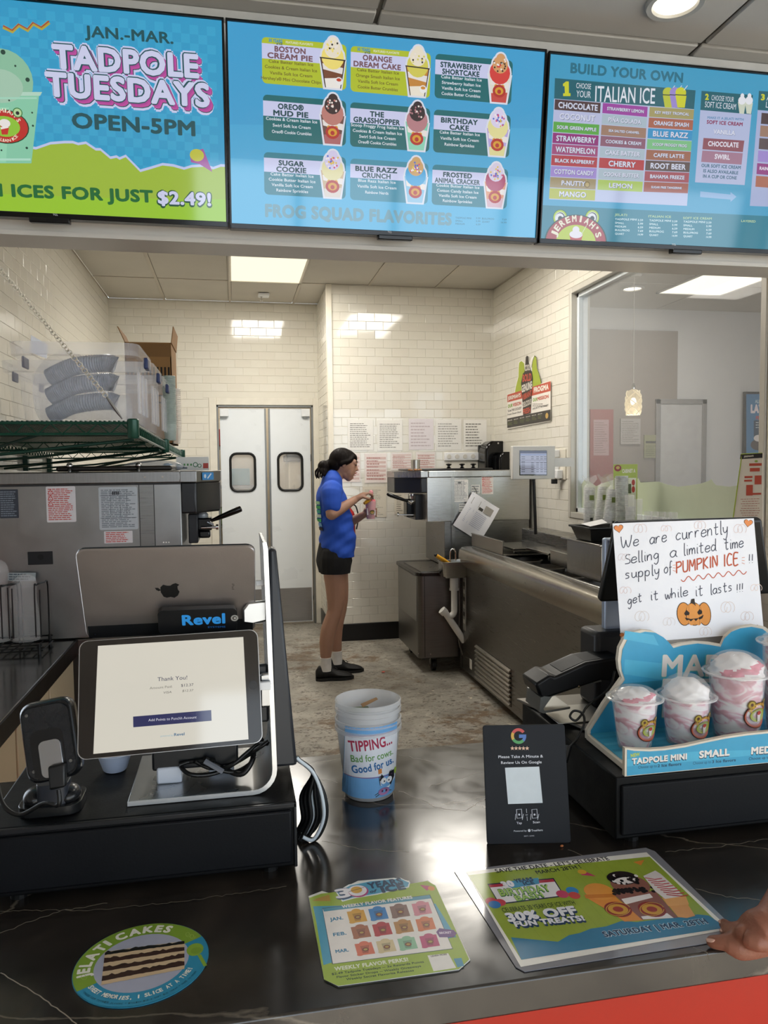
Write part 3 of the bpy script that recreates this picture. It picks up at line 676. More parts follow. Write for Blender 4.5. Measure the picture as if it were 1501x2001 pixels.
# --- middle screen
P = scr(.012, 1.068, Z0+.016, Z1-.008, '#47abdb', 1); P.view(440, 30, 2.3825)
x0, x1, z0, z1 = P.b
P.poly_uv([(x0, z0), (x1, z0), (x1, z0+.2), (x0, z0+.2)], '#57b6e2'); P.poly_uv([(x0, z1-.3), (x1, z1-.24), (x1, z1), (x0, z1)], '#3fa3d6')
cards = [((170, 100, 565, 345), '#b5c42c', ['BOSTON', 'CREAM PIE'], ['Cake Batter Italian Ice', 'Cookies & Cream Italian Ice', 'Vanilla Soft Ice Cream', "Hershey's\u00ae Mini Chocolate Chips"], ['#f0e6d0', '#f6e27a', '#7a4a33', '#f4efe8']),
 ((585, 142, 958, 382), '#b5c42c', ['ORANGE', 'DREAM CAKE'], ['Cake Batter Italian Ice', 'Orange Smash Italian Ice', 'Vanilla Soft Ice Cream', 'Cookie Butter Crumbles'], ['#f0e6d0', '#d9d05a', '#c98a3c', '#f2ead8']),
 ((980, 178, 1340, 412), TEAL, ['STRAWBERRY', 'SHORTCAKE'], ['Cake Batter Italian Ice', 'Strawberry Italian Ice', 'Vanilla Soft Ice Cream', 'Cookie Butter Crumbles'], ['#d9a06a', '#d8403c', '#e6e2d4', '#c94a44']),
 ((176, 368, 563, 610), TEAL, ['OREO\u00ae', 'MUD PIE'], ['Cookies & Cream Italian Ice', 'Swirl Soft Ice Cream', 'Oreo\u00ae Cookie Crumbles'], ['#3a2a2c', '#c07f76', '#6b4844', '#b0666a']),
 ((583, 404, 955, 638), TEAL, ['THE', 'GRASSHOPPER'], ['Scoop Froggy Frog Italian Ice', 'Cookies & Cream Italian Ice', 'Swirl Soft Ice Cream', 'Oreo\u00ae Cookie Crumbles'], ['#33272c', '#b98087', '#7fd0b4', '#8fd6bb']),
 ((973, 438, 1330, 664), TEAL, ['BIRTHDAY', 'CAKE'], ['Cake Batter Italian Ice', 'Vanilla Soft Ice Cream', 'Rainbow Sprinkles'], ['#dfd6f2', '#e6df9c', '#b9a6e0', '#e2da9a']),
 ((180, 636, 562, 862), '#2b7f92', ['SUGAR', 'COOKIE'], ['Cake Batter Italian Ice', 'Cookie Butter Italian Ice', 'Vanilla Soft Ice Cream', 'Rainbow Sprinkles'], ['#d6cdee', '#e2dba6', '#cbb28f', '#ded6cf']),
 ((583, 666, 947, 886), '#3c8fa8', ['BLUE RAZZ', 'CRUNCH'], ['Blue Razz Italian Ice', 'Vanilla Soft Ice Cream', 'Rainbow Nerds'], ['#cfa46a', '#3fa7dc', '#8ec6e6', '#9ccbe8']),
 ((966, 694, 1318, 908), '#2b7f92', ['FROSTED', 'ANIMAL CRACKER'], ['Cookie Butter Italian Ice', 'Cotton Candy Italian Ice', 'Vanilla Soft Ice Cream', 'Rainbow Sprinkles'], ['#d9cfe6', '#b0476c', '#e0a080', '#d8b6c4'])]
rnd = random.Random(3)
for ci, ((a, b, c, d), col, ti, ls, ic) in enumerate(cards):
    w, h = c-a, d-b; sl = .055*2.0 if ci < 3 else .1 if ci < 6 else .085; dy = lambda x: (x-a)*sl
    gx, gy = (a+c)/2, (b+d)/2
    A = P.px(a, b); Bq = P.px(a, b+h-w*sl*.6); W_ = P.px(c, b+w*.09).x-A.x; H_ = A.y-P.px(a, b+h-w*.075).y
    P.poly_uv([(A.x+p+W_/2, A.y-H_/2+q) for p, q in rrect(W_, H_, W_*.05, 4)], col)
    u = lambda fx, fy: (A.x+W_*fx, A.y-H_*fy)
    P.poly_uv([u(0, .13), u(.72, .13), u(.72, .46), u(0, .46)], '#cfd2f3')
    tc_ = '#7a5560' if ci < 2 else '#14464f'
    n1 = max(len(t) for t in ti)
    for k, tt in enumerate(ti):
        if not tt: continue
        wd_ = min(.66, .056*len(tt)+.03); wd_ *= (.9 if ci in (2, 4, 8) else 1)
        P.text_uv(tt, u(.33-wd_/2, .285+.15*k), u(.33+wd_/2, .285+.15*k), H_*.115, tc_, .05)
    for k, tt in enumerate(ls):
        wd_ = .0228*len(tt); yy = .46+.5*(k+.62)/max(3.6, len(ls))
        P.text_uv(tt, u(.34-wd_/2, yy), u(.34+wd_/2, yy), H_*.068, '#6b5a20' if ci < 2 else '#e3eaf3', .018)
    if ci < 2:
        P.text_uv('30 YEARS', u(.08, .09), u(.24, .09), H_*.07, '#2f8fc0', .05); P.text_uv('of ICE', u(.17, .14), u(.24, .14), H_*.05, '#15505e', .04); P.text_uv('FEATURED FLAVORITE', u(.28, .09), u(.6, .09), H_*.05, '#e8ecd2', .02)
    # sundae cut-out: white outline, cup, swirl top
    def cup(g, colr, k):
        P.poly_uv([u(.69-g, .33), u(.98+g, .33), u(.93+g, 1+g), u(.74-g, 1+g)] if k == 0 else [u(.69, .34), u(.98, .34), u(.93, .98), u(.74, .98)], colr)
    cup(.02, '#dfe3f0', 0)
    for (cx, cy, r) in ((.835, .3, .145), (.835, .12, .11), (.84, -.02, .07)): P.disc(*(u(cx, cy)), r*W_+.003*1, '#dfe3f0', uv=True, n=16)
    cup(0, ic[2], 1)
    P.poly_uv([u(.71, .45), u(.965, .52), u(.955, .66), u(.72, .58)], '#ece6e2'); P.poly_uv([u(.73, .78), u(.945, .74), u(.93, .98), u(.74, .98)], ic[3])
    for (cx, cy, r, cc) in ((.835, .3, .135, ic[1]), (.835, .12, .1, ic[0]), (.84, -.02, .06, ic[0])): P.disc(*(u(cx, cy)), r*W_, cc, uv=True, n=16)
    for k in range(26):
        aa = rnd.uniform(0, 6.28); rr = rnd.uniform(0, .09); q = u(.835+rr*cos(aa), .13+2*rr*sin(aa)); cc = rnd.choice(['#f4ecec', '#d24a78', '#4a6fd0', '#e2c24a', '#7a55b8']) if ci > 4 else rnd.choice(['#f2e9e2', '#2a2023', ic[0], ic[1]])
        P.disc(q[0], q[1], .0035, cc, uv=True, n=5)
    if ci > 1:
        q = u(.835, .72); r = .075*W_
        for s_ in (-1, 1): P.disc(q[0]+s_*r*.6, q[1]+r*.75, r*.3, '#e0a43a', uv=True, n=10)
        P.disc(*q, r*1.15, '#b5302c', r, uv=True, n=18); P.disc(*q, r*.75, '#d9a02f', r*.6, uv=True, n=14); P.disc(q[0], q[1]-r*.1, r*.35, '#b5302c', uv=True, n=10)
    else:
        P.line_uv([u(.68, .33), u(.99, .35)], .0018, '#2c2226'); P.line_uv([u(.69, .34), u(.75, .98)], .0015, '#2c2226'); P.line_uv([u(.98, .35), u(.93, .98)], .0015, '#2c2226')
        P.disc(*u(.91, .82), .035*W_*1.3, '#f2f0ee', uv=True); P.disc(*u(.91, .79), .03*W_, '#c8442e' if ci == 0 else '#d59038', .018*W_, uv=True)
P.text('FROG SQUAD FLAVORITES', 186, 935, 1055, 975, 55, '#6f9fb0', .07)
P.text('TADPOLE MINI', 1072, 946, 1146, 949, 8, '#3d7f98', .02); P.text('SMALL', 1072, 960, 1106, 962, 8, '#3d7f98', .02); P.text('MEDIUM', 1072, 974, 1115, 976, 8, '#3d7f98', .02)
P.text('3.59', 1168, 948, 1188, 949, 8, '#3d7f98', .02); P.text('5.99', 1168, 962, 1188, 963, 8, '#3d7f98', .02); P.text('6.59', 1168, 977, 1188, 978, 8, '#3d7f98', .02)
P.text('BULLFROG', 1196, 950, 1252, 952, 8, '#3d7f98', .02); P.text('QUART', 1196, 964, 1232, 966, 8, '#3d7f98', .02); P.text('7.69', 1290, 954, 1310, 955, 8, '#3d7f98', .02); P.text('14.99', 1284, 968, 1310, 969, 8, '#3d7f98', .02)
P.done('screen_image', t2)
# --- right screen
P = scr(1.09, 2.184, Z0+.016, Z1-.012, '#3f9fc8', 1); P.view(1040, 0, 3.256)
x0, x1, z0, z1 = P.b
P.text('BUILD YOUR OWN', 242, 462, 958, 525, 62, '#1f6f88', .05)
P.poly([(145, 497), (1040, 575), (1030, 695), (140, 628)], '#14606f')
P.poly([(140, 628), (1030, 695), (985, 1310), (107, 1268)], '#b9c3e3')
P.poly([(197, 612), (197, 594), (208, 593), (206, 548), (196, 549), (196, 534), (216, 518), (233, 519), (234, 593), (244, 593), (244, 612)], '#cfd12c'); P.text('CHOOSE', 280, 560, 374, 568, 34, '#e2e8f2', .0); P.text('YOUR', 280, 616, 372, 624, 42, '#e2e8f2', .0); P.text('ITALIAN ICE', 400, 645, 780, 660, 100, '#e2e8f2', .01)
for q, cc in ((868, '#bcc43a'), (912, '#9c8ad2'), (948, '#cfd12c')):
    P.poly([(q-38, 600), (q+34, 604), (q+22, 686), (q-24, 684)], cc); P.disc(q-3, 590, 34, cc, 34); P.line([(q-38, 603), (q+34, 607)], 5, '#20343a'); P.line([(q+16, 575), (q+40, 545)], 4, '#d8dcec')
c1 = [('CHOCOLATE', '#4b3338', 1.), ('COCONUT', '#b9bfe2', .9), ('SOUR GREEN APPLE', '#57a844', 1.), ('STRAWBERRY', '#8f1f78', 1.), ('WATERMELON', '#a0427a', 1.), ('BLACK RASPBERRY', '#b03345', 1.), ('COTTON CANDY', '#9c86d0', 1.), ('P-NUTTY', '#9c8b62', .6), ('MANGO', '#b0b83a', .68)]
c2 = [('STRAWBERRY LEMON', '#9b3aa0', .95), ('PI\u00d1A COLADA', '#a9bccb', .85), ('SEA SALTED CARAMEL', '#9c7a68', .8), ('COOKIES & CREAM', '#8a5a72', .92), ('CAKE BATTER', '#a9bccb', .9), ('CHERRY', '#b23440', .7), ('COOKIE BUTTER', '#a9bccb', .92), ('LEMON', '#a9c55a', .6)]
c3 = [('KEY WEST TROPICAL', '#a39a63', .9), ('ORANGE SMASH', '#a8604c', .92), ('BLUE RAZZ', '#2b93c9', .92), ('SCOOP FROGGY FROG', '#78bf86', .9), ('CAFFE LATTE', '#9c6450', .8), ('ROOT BEER', '#57484a', .92), ('BAHAMA FREEZE', '#a04a5a', .9), ('SUGAR FREE TANGERINE', '#a0584c', .8)]
for rows, xa, ya, xb, yb, xc, yc in ((c1, 145, 632, 436, 655, 107, 1268), (c2, 450, 655, 735, 680, 415, 1212), (c3, 748, 680, 1030, 698, 707, 1225)):
    n = len(rows)
    for i, (s_, cc, fw_) in enumerate(rows):
        f0, f1 = i/n, (i+.93)/n; L0 = (xa+(xc-xa)*f0, ya+(yc-ya)*f0); L1 = (xa+(xc-xa)*f1, ya+(yc-ya)*f1); dx, dy = xb-xa, (yb-ya)*(1-.5*f0)
        P.poly([L0, (L0[0]+dx, L0[1]+dy), (L1[0]+dx, L1[1]+dy), L1], cc); hh = (L1[1]-L0[1]); m = (1-fw_*.86)/2; h_ = hh*min(.56, 5.2*fw_/max(7, len(s_)))
        bx = L0[0]+dx*m; by = L0[1]+hh*.5+h_/2+dy*m; ex = L0[0]+dx*(1-m); ey = L0[1]+hh*.5+h_/2+dy*(1-m)
        P.text(s_, bx+2, by+2, ex+2, ey+2, h_, '#4d5a72', .045); P.text(s_, bx, by, ex, ey, h_, '#d8dcf0', .035)
P.disc(350, 1175, 18, '#7d6a3c'); P.disc(350, 1175, 12, '#b7a268')
P.poly([(1078, 578), (1405, 605), (1395, 728), (1070, 700)], '#14606f'); P.poly([(1070, 700), (1395, 728), (1352, 1178), (1036, 1160)], '#b3bde0')
P.text('2', 1100, 634, 1124, 634, 36, '#cfd12c', .06); P.text('CHOOSE YOUR', 1140, 637, 1282, 650, 33, '#dfe5f0', .0); P.text('SOFT ICE CREAM', 1098, 682, 1295, 698, 38, '#dfe5f0', .0)
for q in (1335, 1380): P.poly([(q-26, 650), (q+24, 655), (q+12, 726), (q-16, 722)], '#cfd6c4'); P.disc(q, 640, 24, '#e9ebf2', 26); P.disc(q+2, 610, 12, '#e9ebf2', 16)
P.text('MAKE IT A JELATI WITH', 1115, 755, 1345, 768, 15, '#4f87b5', .03); P.text('SOFT ICE CREAM', 1110, 786, 1338, 802, 22, '#8c2a5a', .05)
P.text('VANILLA', 1152, 852, 1292, 862, 30, '#8d96b8', .07); P.text('VANILLA', 1152, 850, 1290, 860, 28, '#dfe2f2', .03)
P.poly([(1090, 878), (1350, 895), (1340, 968), (1083, 950)], '#8d4f5e'); P.text('CHOCOLATE', 1118, 928, 1312, 938, 30, '#e3e0ee', .045)
P.poly([(1083, 958), (1340, 975), (1332, 1048), (1075, 1030)], '#a27690'); P.text('SWIRL', 1160, 1010, 1257, 1016, 30, '#e3e0ee', .045)
P.text('OUR SOFT ICE CREAM', 1076, 1062, 1326, 1076, 20, '#3f6c8a', .045); P.text('IS ALSO AVAILABLE', 1088, 1096, 1310, 1110, 20, '#3f6c8a', .045); P.text('IN A CUP OR CONE', 1086, 1130, 1300, 1142, 20, '#3f6c8a', .045)
P.poly([(1070, 1218), (1262, 1238), (1262, 1222), (1300, 1252), (1262, 1285), (1262, 1270), (1068, 1254)], '#8fb4dc')
P.poly([(1443, 578), (1900, 610), (1890, 730), (1435, 700)], '#14606f'); P.poly([(1435, 700), (1890, 740), (1850, 1330), (1385, 1310)], '#a9b4da')
P.text('3', 1455, 636, 1480, 636, 36, '#cfd12c', .06); P.text('ADD', 1490, 640, 1560, 648, 33, '#dfe5f0', .0); P.text('LAYERS', 1486, 684, 1600, 694, 38, '#dfe5f0', .0)
for i, cc in enumerate(('#4b3a3e', '#9c7a68', '#57484e', '#9c86d0', '#8f2f80', '#a8604c')): P.poly([(1460-i*7, 718+i*80), (1760-i*7, 742+i*80), (1755-i*7, 812+i*80), (1455-i*7, 788+i*80)], cc)
P.text('RAINBOW', 1446, 1080, 1560, 1088, 20, '#e3e0ee', .04)
P.poly_uv(clipx([tuple(P.px(*q)) for q in [(60, 1305), (1500, 1375), (2000, 1395)]])+[(x1, z0), (x0, z0)], '#1a7c93')
for a_, s_ in ((525, 'JELATI'), (740, 'ITALIAN ICE'), (960, 'SOFT ICE CREAM'), (1330, 'LAYERED')):
    y = 1372+(a_-525)*.05; P.text(s_, a_, y, a_+len(s_)*13, y+4, 14, '#b9d6a0', .02)
for i, s_ in enumerate(('TADPOLE MINI', 'SMALL', 'MEDIUM', 'BULLFROG', 'QUART')):
    for j, a_ in enumerate((527, 745, 962)):
        y = 1400+i*23+j*8; P.text(s_, a_, y, a_+len(s_)*11.5, y+3, 12, '#d6ecf2', .02); P.text(('3.59', '5.99', '6.59', '7.69', '14.99')[i], a_+145, y+6, a_+178, y+7, 12, '#d6ecf2', .02)
c = P.px(278, 1540); R_ = (P.px(278, 1372)-c).length*1.02; xr = 1.26
def arch(k, col):
    pts = []
    for i in range(31):
        a = pi*i/30; pts.append((c.x+R_*k*xr*cos(a), max(z0, c.y+R_*k*sin(a)-.002)))
    P.poly_uv([(a, b) for a, b in pts], col)
for ex in (178, 382): P.disc(ex, 1385, 46, '#1f5a3a'); P.disc(ex, 1385, 43, '#a9c83c'); P.disc(ex, 1385, 33, '#e3e6ec'); P.disc(ex, 1385, 30, '#20303a'); P.disc(ex-(3), 1387, 27, '#dfe2ea'); P.disc(ex, 1390, 14, '#272b33')
arch(1.04, '#20403a'); arch(1., '#a23a44'); arch(.66, '#b5c93a')
P.poly([(235, 1490), (322, 1490), (312, 1532), (245, 1532)], '#b8403f'); P.disc(278, 1492, 42, '#e3e2ea', 24); P.disc(278, 1462, 22, '#e3e2ea', 22); P.line([(308, 1500), (345, 1435)], 4, '#cfe0b8')
txt = "JEREMIAH'S"
for i, ch in enumerate(txt):
    a = radians(162-i*16.1 if i < 8 else 162-i*15.7); rr = R_*.74; cx_, cy_ = c.x+rr*1.18*cos(a), c.y+rr*1.03*sin(a); tx, ty = sin(a), -cos(a)
    w_ = .0085 if ch not in "I'" else .004; P.text_uv(ch, (cx_-tx*w_, cy_-ty*w_), (cx_+tx*w_, cy_+ty*w_), .021, '#e6e3cc', .045)
P.done('screen_image', t3)
PB = Pr(V((0, YT, ZP))+NT*.0045, X_, WT, step=.0001); PB.view(1040, 0, 3.256); PB.text('TCL', 888, 1560, 915, 1562, 10, '#c9cbd0', .03); PB.done('logo', t3)
PB = Pr(V((0, YT, ZP))+NT*.0045, X_, WT, step=.0001); PB.view(440, 30, 2.3825); PB.text('TCL', 757, 1012, 776, 1013, 8, '#c9cbd0', .03); PB.done('logo', t2)
ST, ST2, STD = steel(), steel('#b4b3af', .22), steel('#75736f', .38)
# ------------------------------------------------------------------ left soft-serve machine
YM = 3.08
def label_sheet(parent, name, O_, U, W, w, h, base, rows, col, seed=1, draw=None):
    """a printed label lying on a panel; O_ is its lower left corner"""
    P = Pr(O_, U, W, step=.0001, z0=.0004)
    P.poly_uv(rrect(w, h, min(w, h)*.04, 2, w/2, h/2), base)
    rnd = random.Random(seed); vs, fs = [], []
    for i in range(rows):
        y = h*(.95-.9*(i+.5)/rows); x = w*.06
        e = w*rnd.uniform(.7, .94)
        while x < e:
            q = min(rnd.uniform(.05, .2)*w, e-x); b = len(vs); t = h/rows*.22
            vs += [(x, y-t), (x+q, y-t), (x+q, y+t), (x, y+t)]; fs.append((b, b+1, b+2, b+3)); x += q+w*.02
    P.put(vs, fs, col)
    if draw: draw(P, w, h)
    return P.done(name, parent)
def warn(P, w, h):
    for k in range(3):
        y = h*(.86-k*.16); s_ = w*.09; P.poly_uv([(w*.05, y-s_), (w*.25, y-s_), (w*.15, y+s_)], '#c8362c'); P.poly_uv([(w*.09, y-s_*.75), (w*.21, y-s_*.75), (w*.15, y+s_*.5)], '#f3efef')
        P.line_uv([(w*.15, y-s_*.5), (w*.15, y+s_*.1)], w*.012, '#c8362c')
def spec(P, w, h):
    P.line_uv([(w*.03, h*.8), (w*.97, h*.8)], w*.005, '#50555c'); P.line_uv([(w*.03, h*.28), (w*.97, h*.28)], w*.005, '#50555c')
    for x in (.3, .55, .72): P.line_uv([(w*x, h*.3), (w*x, h*.95)], w*.004, '#50555c')
    for k in range(12): P.line_uv([(w*(.34+k*.016), h*.82), (w*(.34+k*.016), h*.9)], w*.003+w*.003*(k % 3), '#22262a')
m = T('soft_serve_machine', 'large stainless steel soft-serve machine on the left, warning labels on its side', 'ice cream machine', (-.62, 3.4, .901))
xa, xb = XL+.02, at(355, 1000, Y=YM).x; zt = at(200, 922, Y=YM).z
O('side_panel', MB().box(xa, xb, YM, YM+.62, .905, zt-.045), steel('#9a9b9a', .34, (1, 40, 1)), m, bevel=.004)
xs_ = at(272, 1000, Y=YM).x
O('trim_strip', MB().box(xs_, xs_+.003, YM-.002, YM, .91, zt-.05).box(xs_+.055, xs_+.058, YM-.002, YM, .91, zt-.05).box(xa, xb, YM-.002, YM, zt-.052, zt-.045), M('#2c2c2c', .5), m)
O('front_corner_panel', MB().box(xs_+.003, xs_+.055, YM-.001, YM, .91, zt-.052), steel('#8a8a88', .3), m)
hx0_ = at(354, 1000, Y=YM).x
O('top_rail', MB().box(xa, hx0_, YM-.006, YM+.63, zt-.045, zt), steel('#8d8c8a', .35, (40, 1, 1)), m, bevel=.004)
hx0, hx1 = at(354, 1000, Y=YM).x, at(384, 1000, Y=YM).x; hz0, hz1 = at(390, 1003, Y=YM).z, zt-.045
hx2 = at(430, 1000, Y=YM+.15).x
hpoly = [(0, 0), (hx1-hx0, 0), (hx2-hx0, .15), (hx2-hx0, .46), (hx1-hx0, .61), (0, .61)]
hd = MB().prism(hpoly, V((hx0, YM+.002, hz0)), X_, Y_, hz1-hz0)
O('hood_rail', MB().prism([(a_-.002 if a_ == 0 else a_+.003, b_*1.006-.004) for a_, b_ in hpoly], V((hx0, YM, zt-.045)), X_, Y_, .045), steel('#8d8c8a', .35, (40, 1, 1)), m, bevel=.003)
O('front_hood', hd, M('#16171a', .3), m, bevel=.006)
bu = V((hx2-hx1, .15, 0)).normalized(); P = Pr(V((hx1+.003, YM+.0, zt-.045))+V((bu.y, -bu.x, 0))*.004, bu, Z_, step=.0001); L_ = V((hx2-hx1, .15)).length
P.poly_uv([(L_*.2, .008), (L_*.68, .008), (L_*.68, .038), (L_*.2, .038)], '#3f8fd0'); P.disc(L_*.32, .023, .008, '#d9e4ef', uv=True); P.line_uv([(L_*.42, .014), (L_*.58, .033)], .003, '#e8eef4'); P.done('badge', m)
yh = YM+.26
def hz(px0, py0, px1, py1, d0=.05, d1=.05):
    a_, b_ = at(px0, py1, Y=yh-d0), at(px1, py0, Y=yh-d0); return MB().box(a_.x, b_.x, yh-d0, yh+d1, a_.z, b_.z)
O('draw_head', hz(369, 1004, 386, 1062, .09, .12), M('#1a1b1e', .35), m, bevel=.004)
O('draw_door', hz(386, 1012, 414, 1037), M('#0e0f12', .2), m, bevel=.006)
O('drip_nozzle', hz(388, 1036, 411, 1052, .035, .035), M('#0e0f12', .2), m, bevel=.008)
p = at(396, 1012, Y=yh); O('spout', MB().lathe([(.022, 0), (.024, .008), (.024, .02), (.018, .026), (.016, .04)], (p.x, p.y, p.z-.004), 18), M('#b8bcc0', .2, .2), m, smooth=40)
hp = at(412, 1018, Y=yh-.06); he = at(471, 994, Y=yh-.06)
hnd = O('draw_handle', MB().tube([he+(hp-he)*-.02, he, he+(hp-he)*.15, he+(hp-he)*.7, hp], [.006, .0125, .0135, .0105, .006], 12), BLACKG, m, smooth=50)
O('pivot_pin', MB().cyl(at(393, 1031, Y=yh-.06), at(426, 1030, Y=yh-.06), .0055).cyl(at(422, 1030, Y=yh-.06), at(427, 1030, Y=yh-.06), .012).tube([hp, at(418, 1026, Y=yh-.06), at(405, 1020, Y=yh-.06)], .006), CHROME, hnd, smooth=40)
lid = MB().box(at(105, 915, Y=YM+.03).x, at(335, 915, Y=YM+.03).x, YM+.06, YM+.5, zt+.002, zt+.022)
O('hopper_cover', lid, M('#2b2622', .3), m, bevel=.008)
for px_ in (136, 271):
    p = at(px_, 912, Y=YM+.05); O('cover_knob', MB().lathe([(.007, -.002), (.007, .014), (.011, .018), (.012, .028), (.008, .034), (.001, .035)], (p.x, p.y, zt), 14), CHROME, m, smooth=50)
def lab(px0, py0, px1, py1, *a, **k):
    p = at(px0, py1, Y=YM); q = at(px1, py0, Y=YM); return label_sheet(m, 'label', V((p.x, YM-.0005, p.z)), X_, Z_, q.x-p.x, q.z-p.z, *a, **k)
lab(92, 950, 147, 1021, '#e6e3e4', 17, '#cf5a50', 3, draw=warn); lab(195, 951, 268, 1036, '#c2c9ce', 22, '#7b848c', 4, draw=spec)
lab(204, 1037, 259, 1062, '#e3e0e2', 6, '#cf5a50', 5); lab(0, 956, 35, 1013, '#3c424c', 12, '#7f8a94', 6)
p = at(55, 1104, Y=YM); q = at(103, 1077, Y=YM)
O('access_plug', MB().box(p.x, q.x, YM-.003, YM, p.z, q.z), M('#15171a', .5), m, bevel=.002)
O('plug_hole', MB().cyl((p.x*.48+q.x*.52, YM-.0045, (p.z+q.z)/2+.004), (p.x*.48+q.x*.52, YM-.003, (p.z+q.z)/2+.004), .011, n=20), M('#030303', .6), m)
for px_ in (283, 318): p = at(px_, 932, Y=YM-.006); O('screw', MB().cyl((p.x, p.y-.002, p.z), (p.x, p.y, p.z), .004, n=10), CHROME, m)
# prep counter it stands on
pc = T('prep_counter', 'stainless steel prep counter along the left wall under the soft-serve machine', 'counter', (-.86, 2.9, 0))
O('worktop', MB().box(XL+.005, -.607, 1.9, YM+.001, .862, .902), steel('#8a8988', .16, (1, 1, 1)), pc, bevel=.003)
O('machine_shelf', MB().box(XL+.005, -.17, YM+.001, 3.75, .84, .902), steel('#6f6c66', .4), pc, bevel=.003)
O('front_edge', MB().box(-.61, -.6, 1.9, YM, .845, .9), M('#17120d', .4), pc)
O('cabinet', MB().box(XL+.01, -.64, 1.95, YM+.03, .1, .86), M('#cfc0a6', .5, 0, .04, 3), pc, bevel=.003)
O('cabinet', MB().box(XL+.01, -.22, YM+.05, 3.7, .0, .84), M('#3a352e', .5), pc, bevel=.003)
for y in (2.1, 2.5, 2.9): O('cabinet_door', MB().box(-.64, -.622, y-.19, y+.19, .14, .83), M('#c6b698', .45, 0, .04, 3), pc, bevel=.003)
for y in (2.0, 2.95): O('cabinet_foot', MB().box(-.7, -.66, y, y+.04, 0, .1), BLACKM, pc)
# lid rack
rk = T('wire_rack', 'black wire rack on the left steel counter holding stacked clear cup lids', 'rack', (-.86, 2.9, .902))
def railp(px_, py, y=2.88): return at(px_, py, Y=y)
w_ = .0028; zb = at(40, 1247, Y=2.88).z; zt2 = at(40, 1145, Y=2.88).z
wires = MB()
xs3 = [railp(x, 1200).x for x in (3, 17, 25, 69, 79)]
for i, x in enumerate(xs3): wires.cyl((x, 2.88+.0*i, zb), (x, 2.88, zt2-.004*i), w_, n=6)
xl, xr_ = railp(-60, 1200).x, railp(85, 1250).x
for y in (2.86, 3.02): wires.cyl((xl, y, .915), (xr_, y, .915), w_, n=6); wires.cyl((xl, y, .935), (xr_, y, .935), w_, n=6)
for x in [xl+(xr_-xl)*i/7 for i in range(8)]: wires.cyl((x, 2.86, .915), (x, 3.02, .915), w_, n=6)
O('base_grid', wires, BLACK, rk, smooth=50)
for x0_, x1_ in ((xs3[0], xs3[1]), (xs3[2]-.1, xs3[2]), (xs3[3], xs3[4])):
    O('side_hoop', MB().tube(spline([(x0_, 2.88, zb), (x0_, 2.88, zt2-.01), (x0_+.006, 2.88, zt2), (x1_-.004, 2.89, zt2+.004), (x1_, 2.95, zt2), (x1_, 3.0, zt2-.02), (x1_, 3.0, .915)], 4), w_, 6), BLACK, rk, smooth=50)
O('foot', MB().cyl((xl+.02, 2.86, .902), (xl+.02, 2.86, .935), .006), BLACK, rk, smooth=50)
O('foot', MB().cyl((xr_-.01, 2.86, .902), (xr_-.01, 2.86, .94), .006), BLACK, rk, smooth=50)
O('foot', MB().cyl((xr_-.01, 3.02, .902), (xr_-.01, 3.02, .94), .006), BLACK, rk, smooth=50)
LIDM = M('#ffffff', .08, 0, 0, alpha=.2)
def lidstack(px0, px1, py0, py1, lab_, y=2.94):
    a, b = at(px0, py1, Y=y), at(px1, py0, Y=y); r = (b.x-a.x)/2; cx = (a.x+b.x)/2; z0_, z1_ = .938, b.z-.03; pr_ = []
    n = int((z1_-z0_)/.0065)
    for i in range(n):
        z = z0_+(z1_-z0_)*i/n; pr_ += [(r*.93, z), (r, z+.0016), (r, z+.0028), (r*.93, z+.004)]
    pr_ += [(r*.9, z1_+.01), (r*.75, z1_+.028), (r*.45, z1_+.04), (.002, z1_+.045)]
    mb = MB().lathe(pr_, (cx, y, 0), 28, caps=True)
    mb.v = [V((p.x+.006*sin((p.z-z0_)*30), p.y, p.z)) for p in mb.v]
    o = O('lid_stack', mb, LIDM, None, smooth=60, label=lab_, cat='lid stack', group='clear cup lids in the wire rack')
    return o
lidstack(24, 74, 1128, 1245, 'tall stack of clear domed cup lids in the middle of the black wire rack')
lidstack(-38, 14, 1098, 1245, 'stack of clear domed cup lids cut off by the left edge of the photo', 2.95)
P = Pr(V((0, 3.06, 0)), X_, Z_, z0=.001); P.rect(15, 1119, 70, 1135, '#a9b2b4'); P.words(18, 1120, 68, 1134, 3, '#55616a')
o = P.done('label', m)
# ------------------------------------------------------------------ green wire shelf on wall brackets
GRN = M('#1c4a3a', .3, .2, .08); GRD = M('#143a2d', .35, .2, .08)
SX0, SX1, SY0, SY1 = XL+.03, -.318, 2.62, 5.02
def sz(y): return 1.70-.018*(y-SY0)
sf = T('wire_shelf', 'dark green wire shelf with diagonal braces on the left wall above the machine', 'shelf', (-.7, 3.8, 1.69))
rails = MB()
def trussY(mb, x):
    for dz in (0, -.035): mb.cyl((x, SY0, sz(SY0)+dz), (x, SY1, sz(SY1)+dz), .0045, n=6)
    pts = [(x, SY0+i*.03, sz(SY0+i*.03)-(.035 if i % 2 else 0)) for i in range(int((SY1-SY0)/.03)+1)]
    mb.tube(pts, .0028, 5)
def trussX(mb, y):
    for dz in (0, -.035): mb.cyl((SX0, y, sz(y)+dz), (SX1, y, sz(y)+dz), .0045, n=6)
    n = int((SX1-SX0)/.035); pts = [(SX0+(SX1-SX0)*i/n, y, sz(y)-(.035 if i % 2 else 0)) for i in range(n+1)]; mb.tube(pts, .0028, 5)
for x in (SX0, SX1): r_ = MB(); trussY(r_, x); O('side_truss', r_, GRN, sf, smooth=50)
for y in (SY0, SY0+1.19, SY1): r_ = MB(); trussX(r_, y); O('cross_truss', r_, GRN, sf, smooth=50)
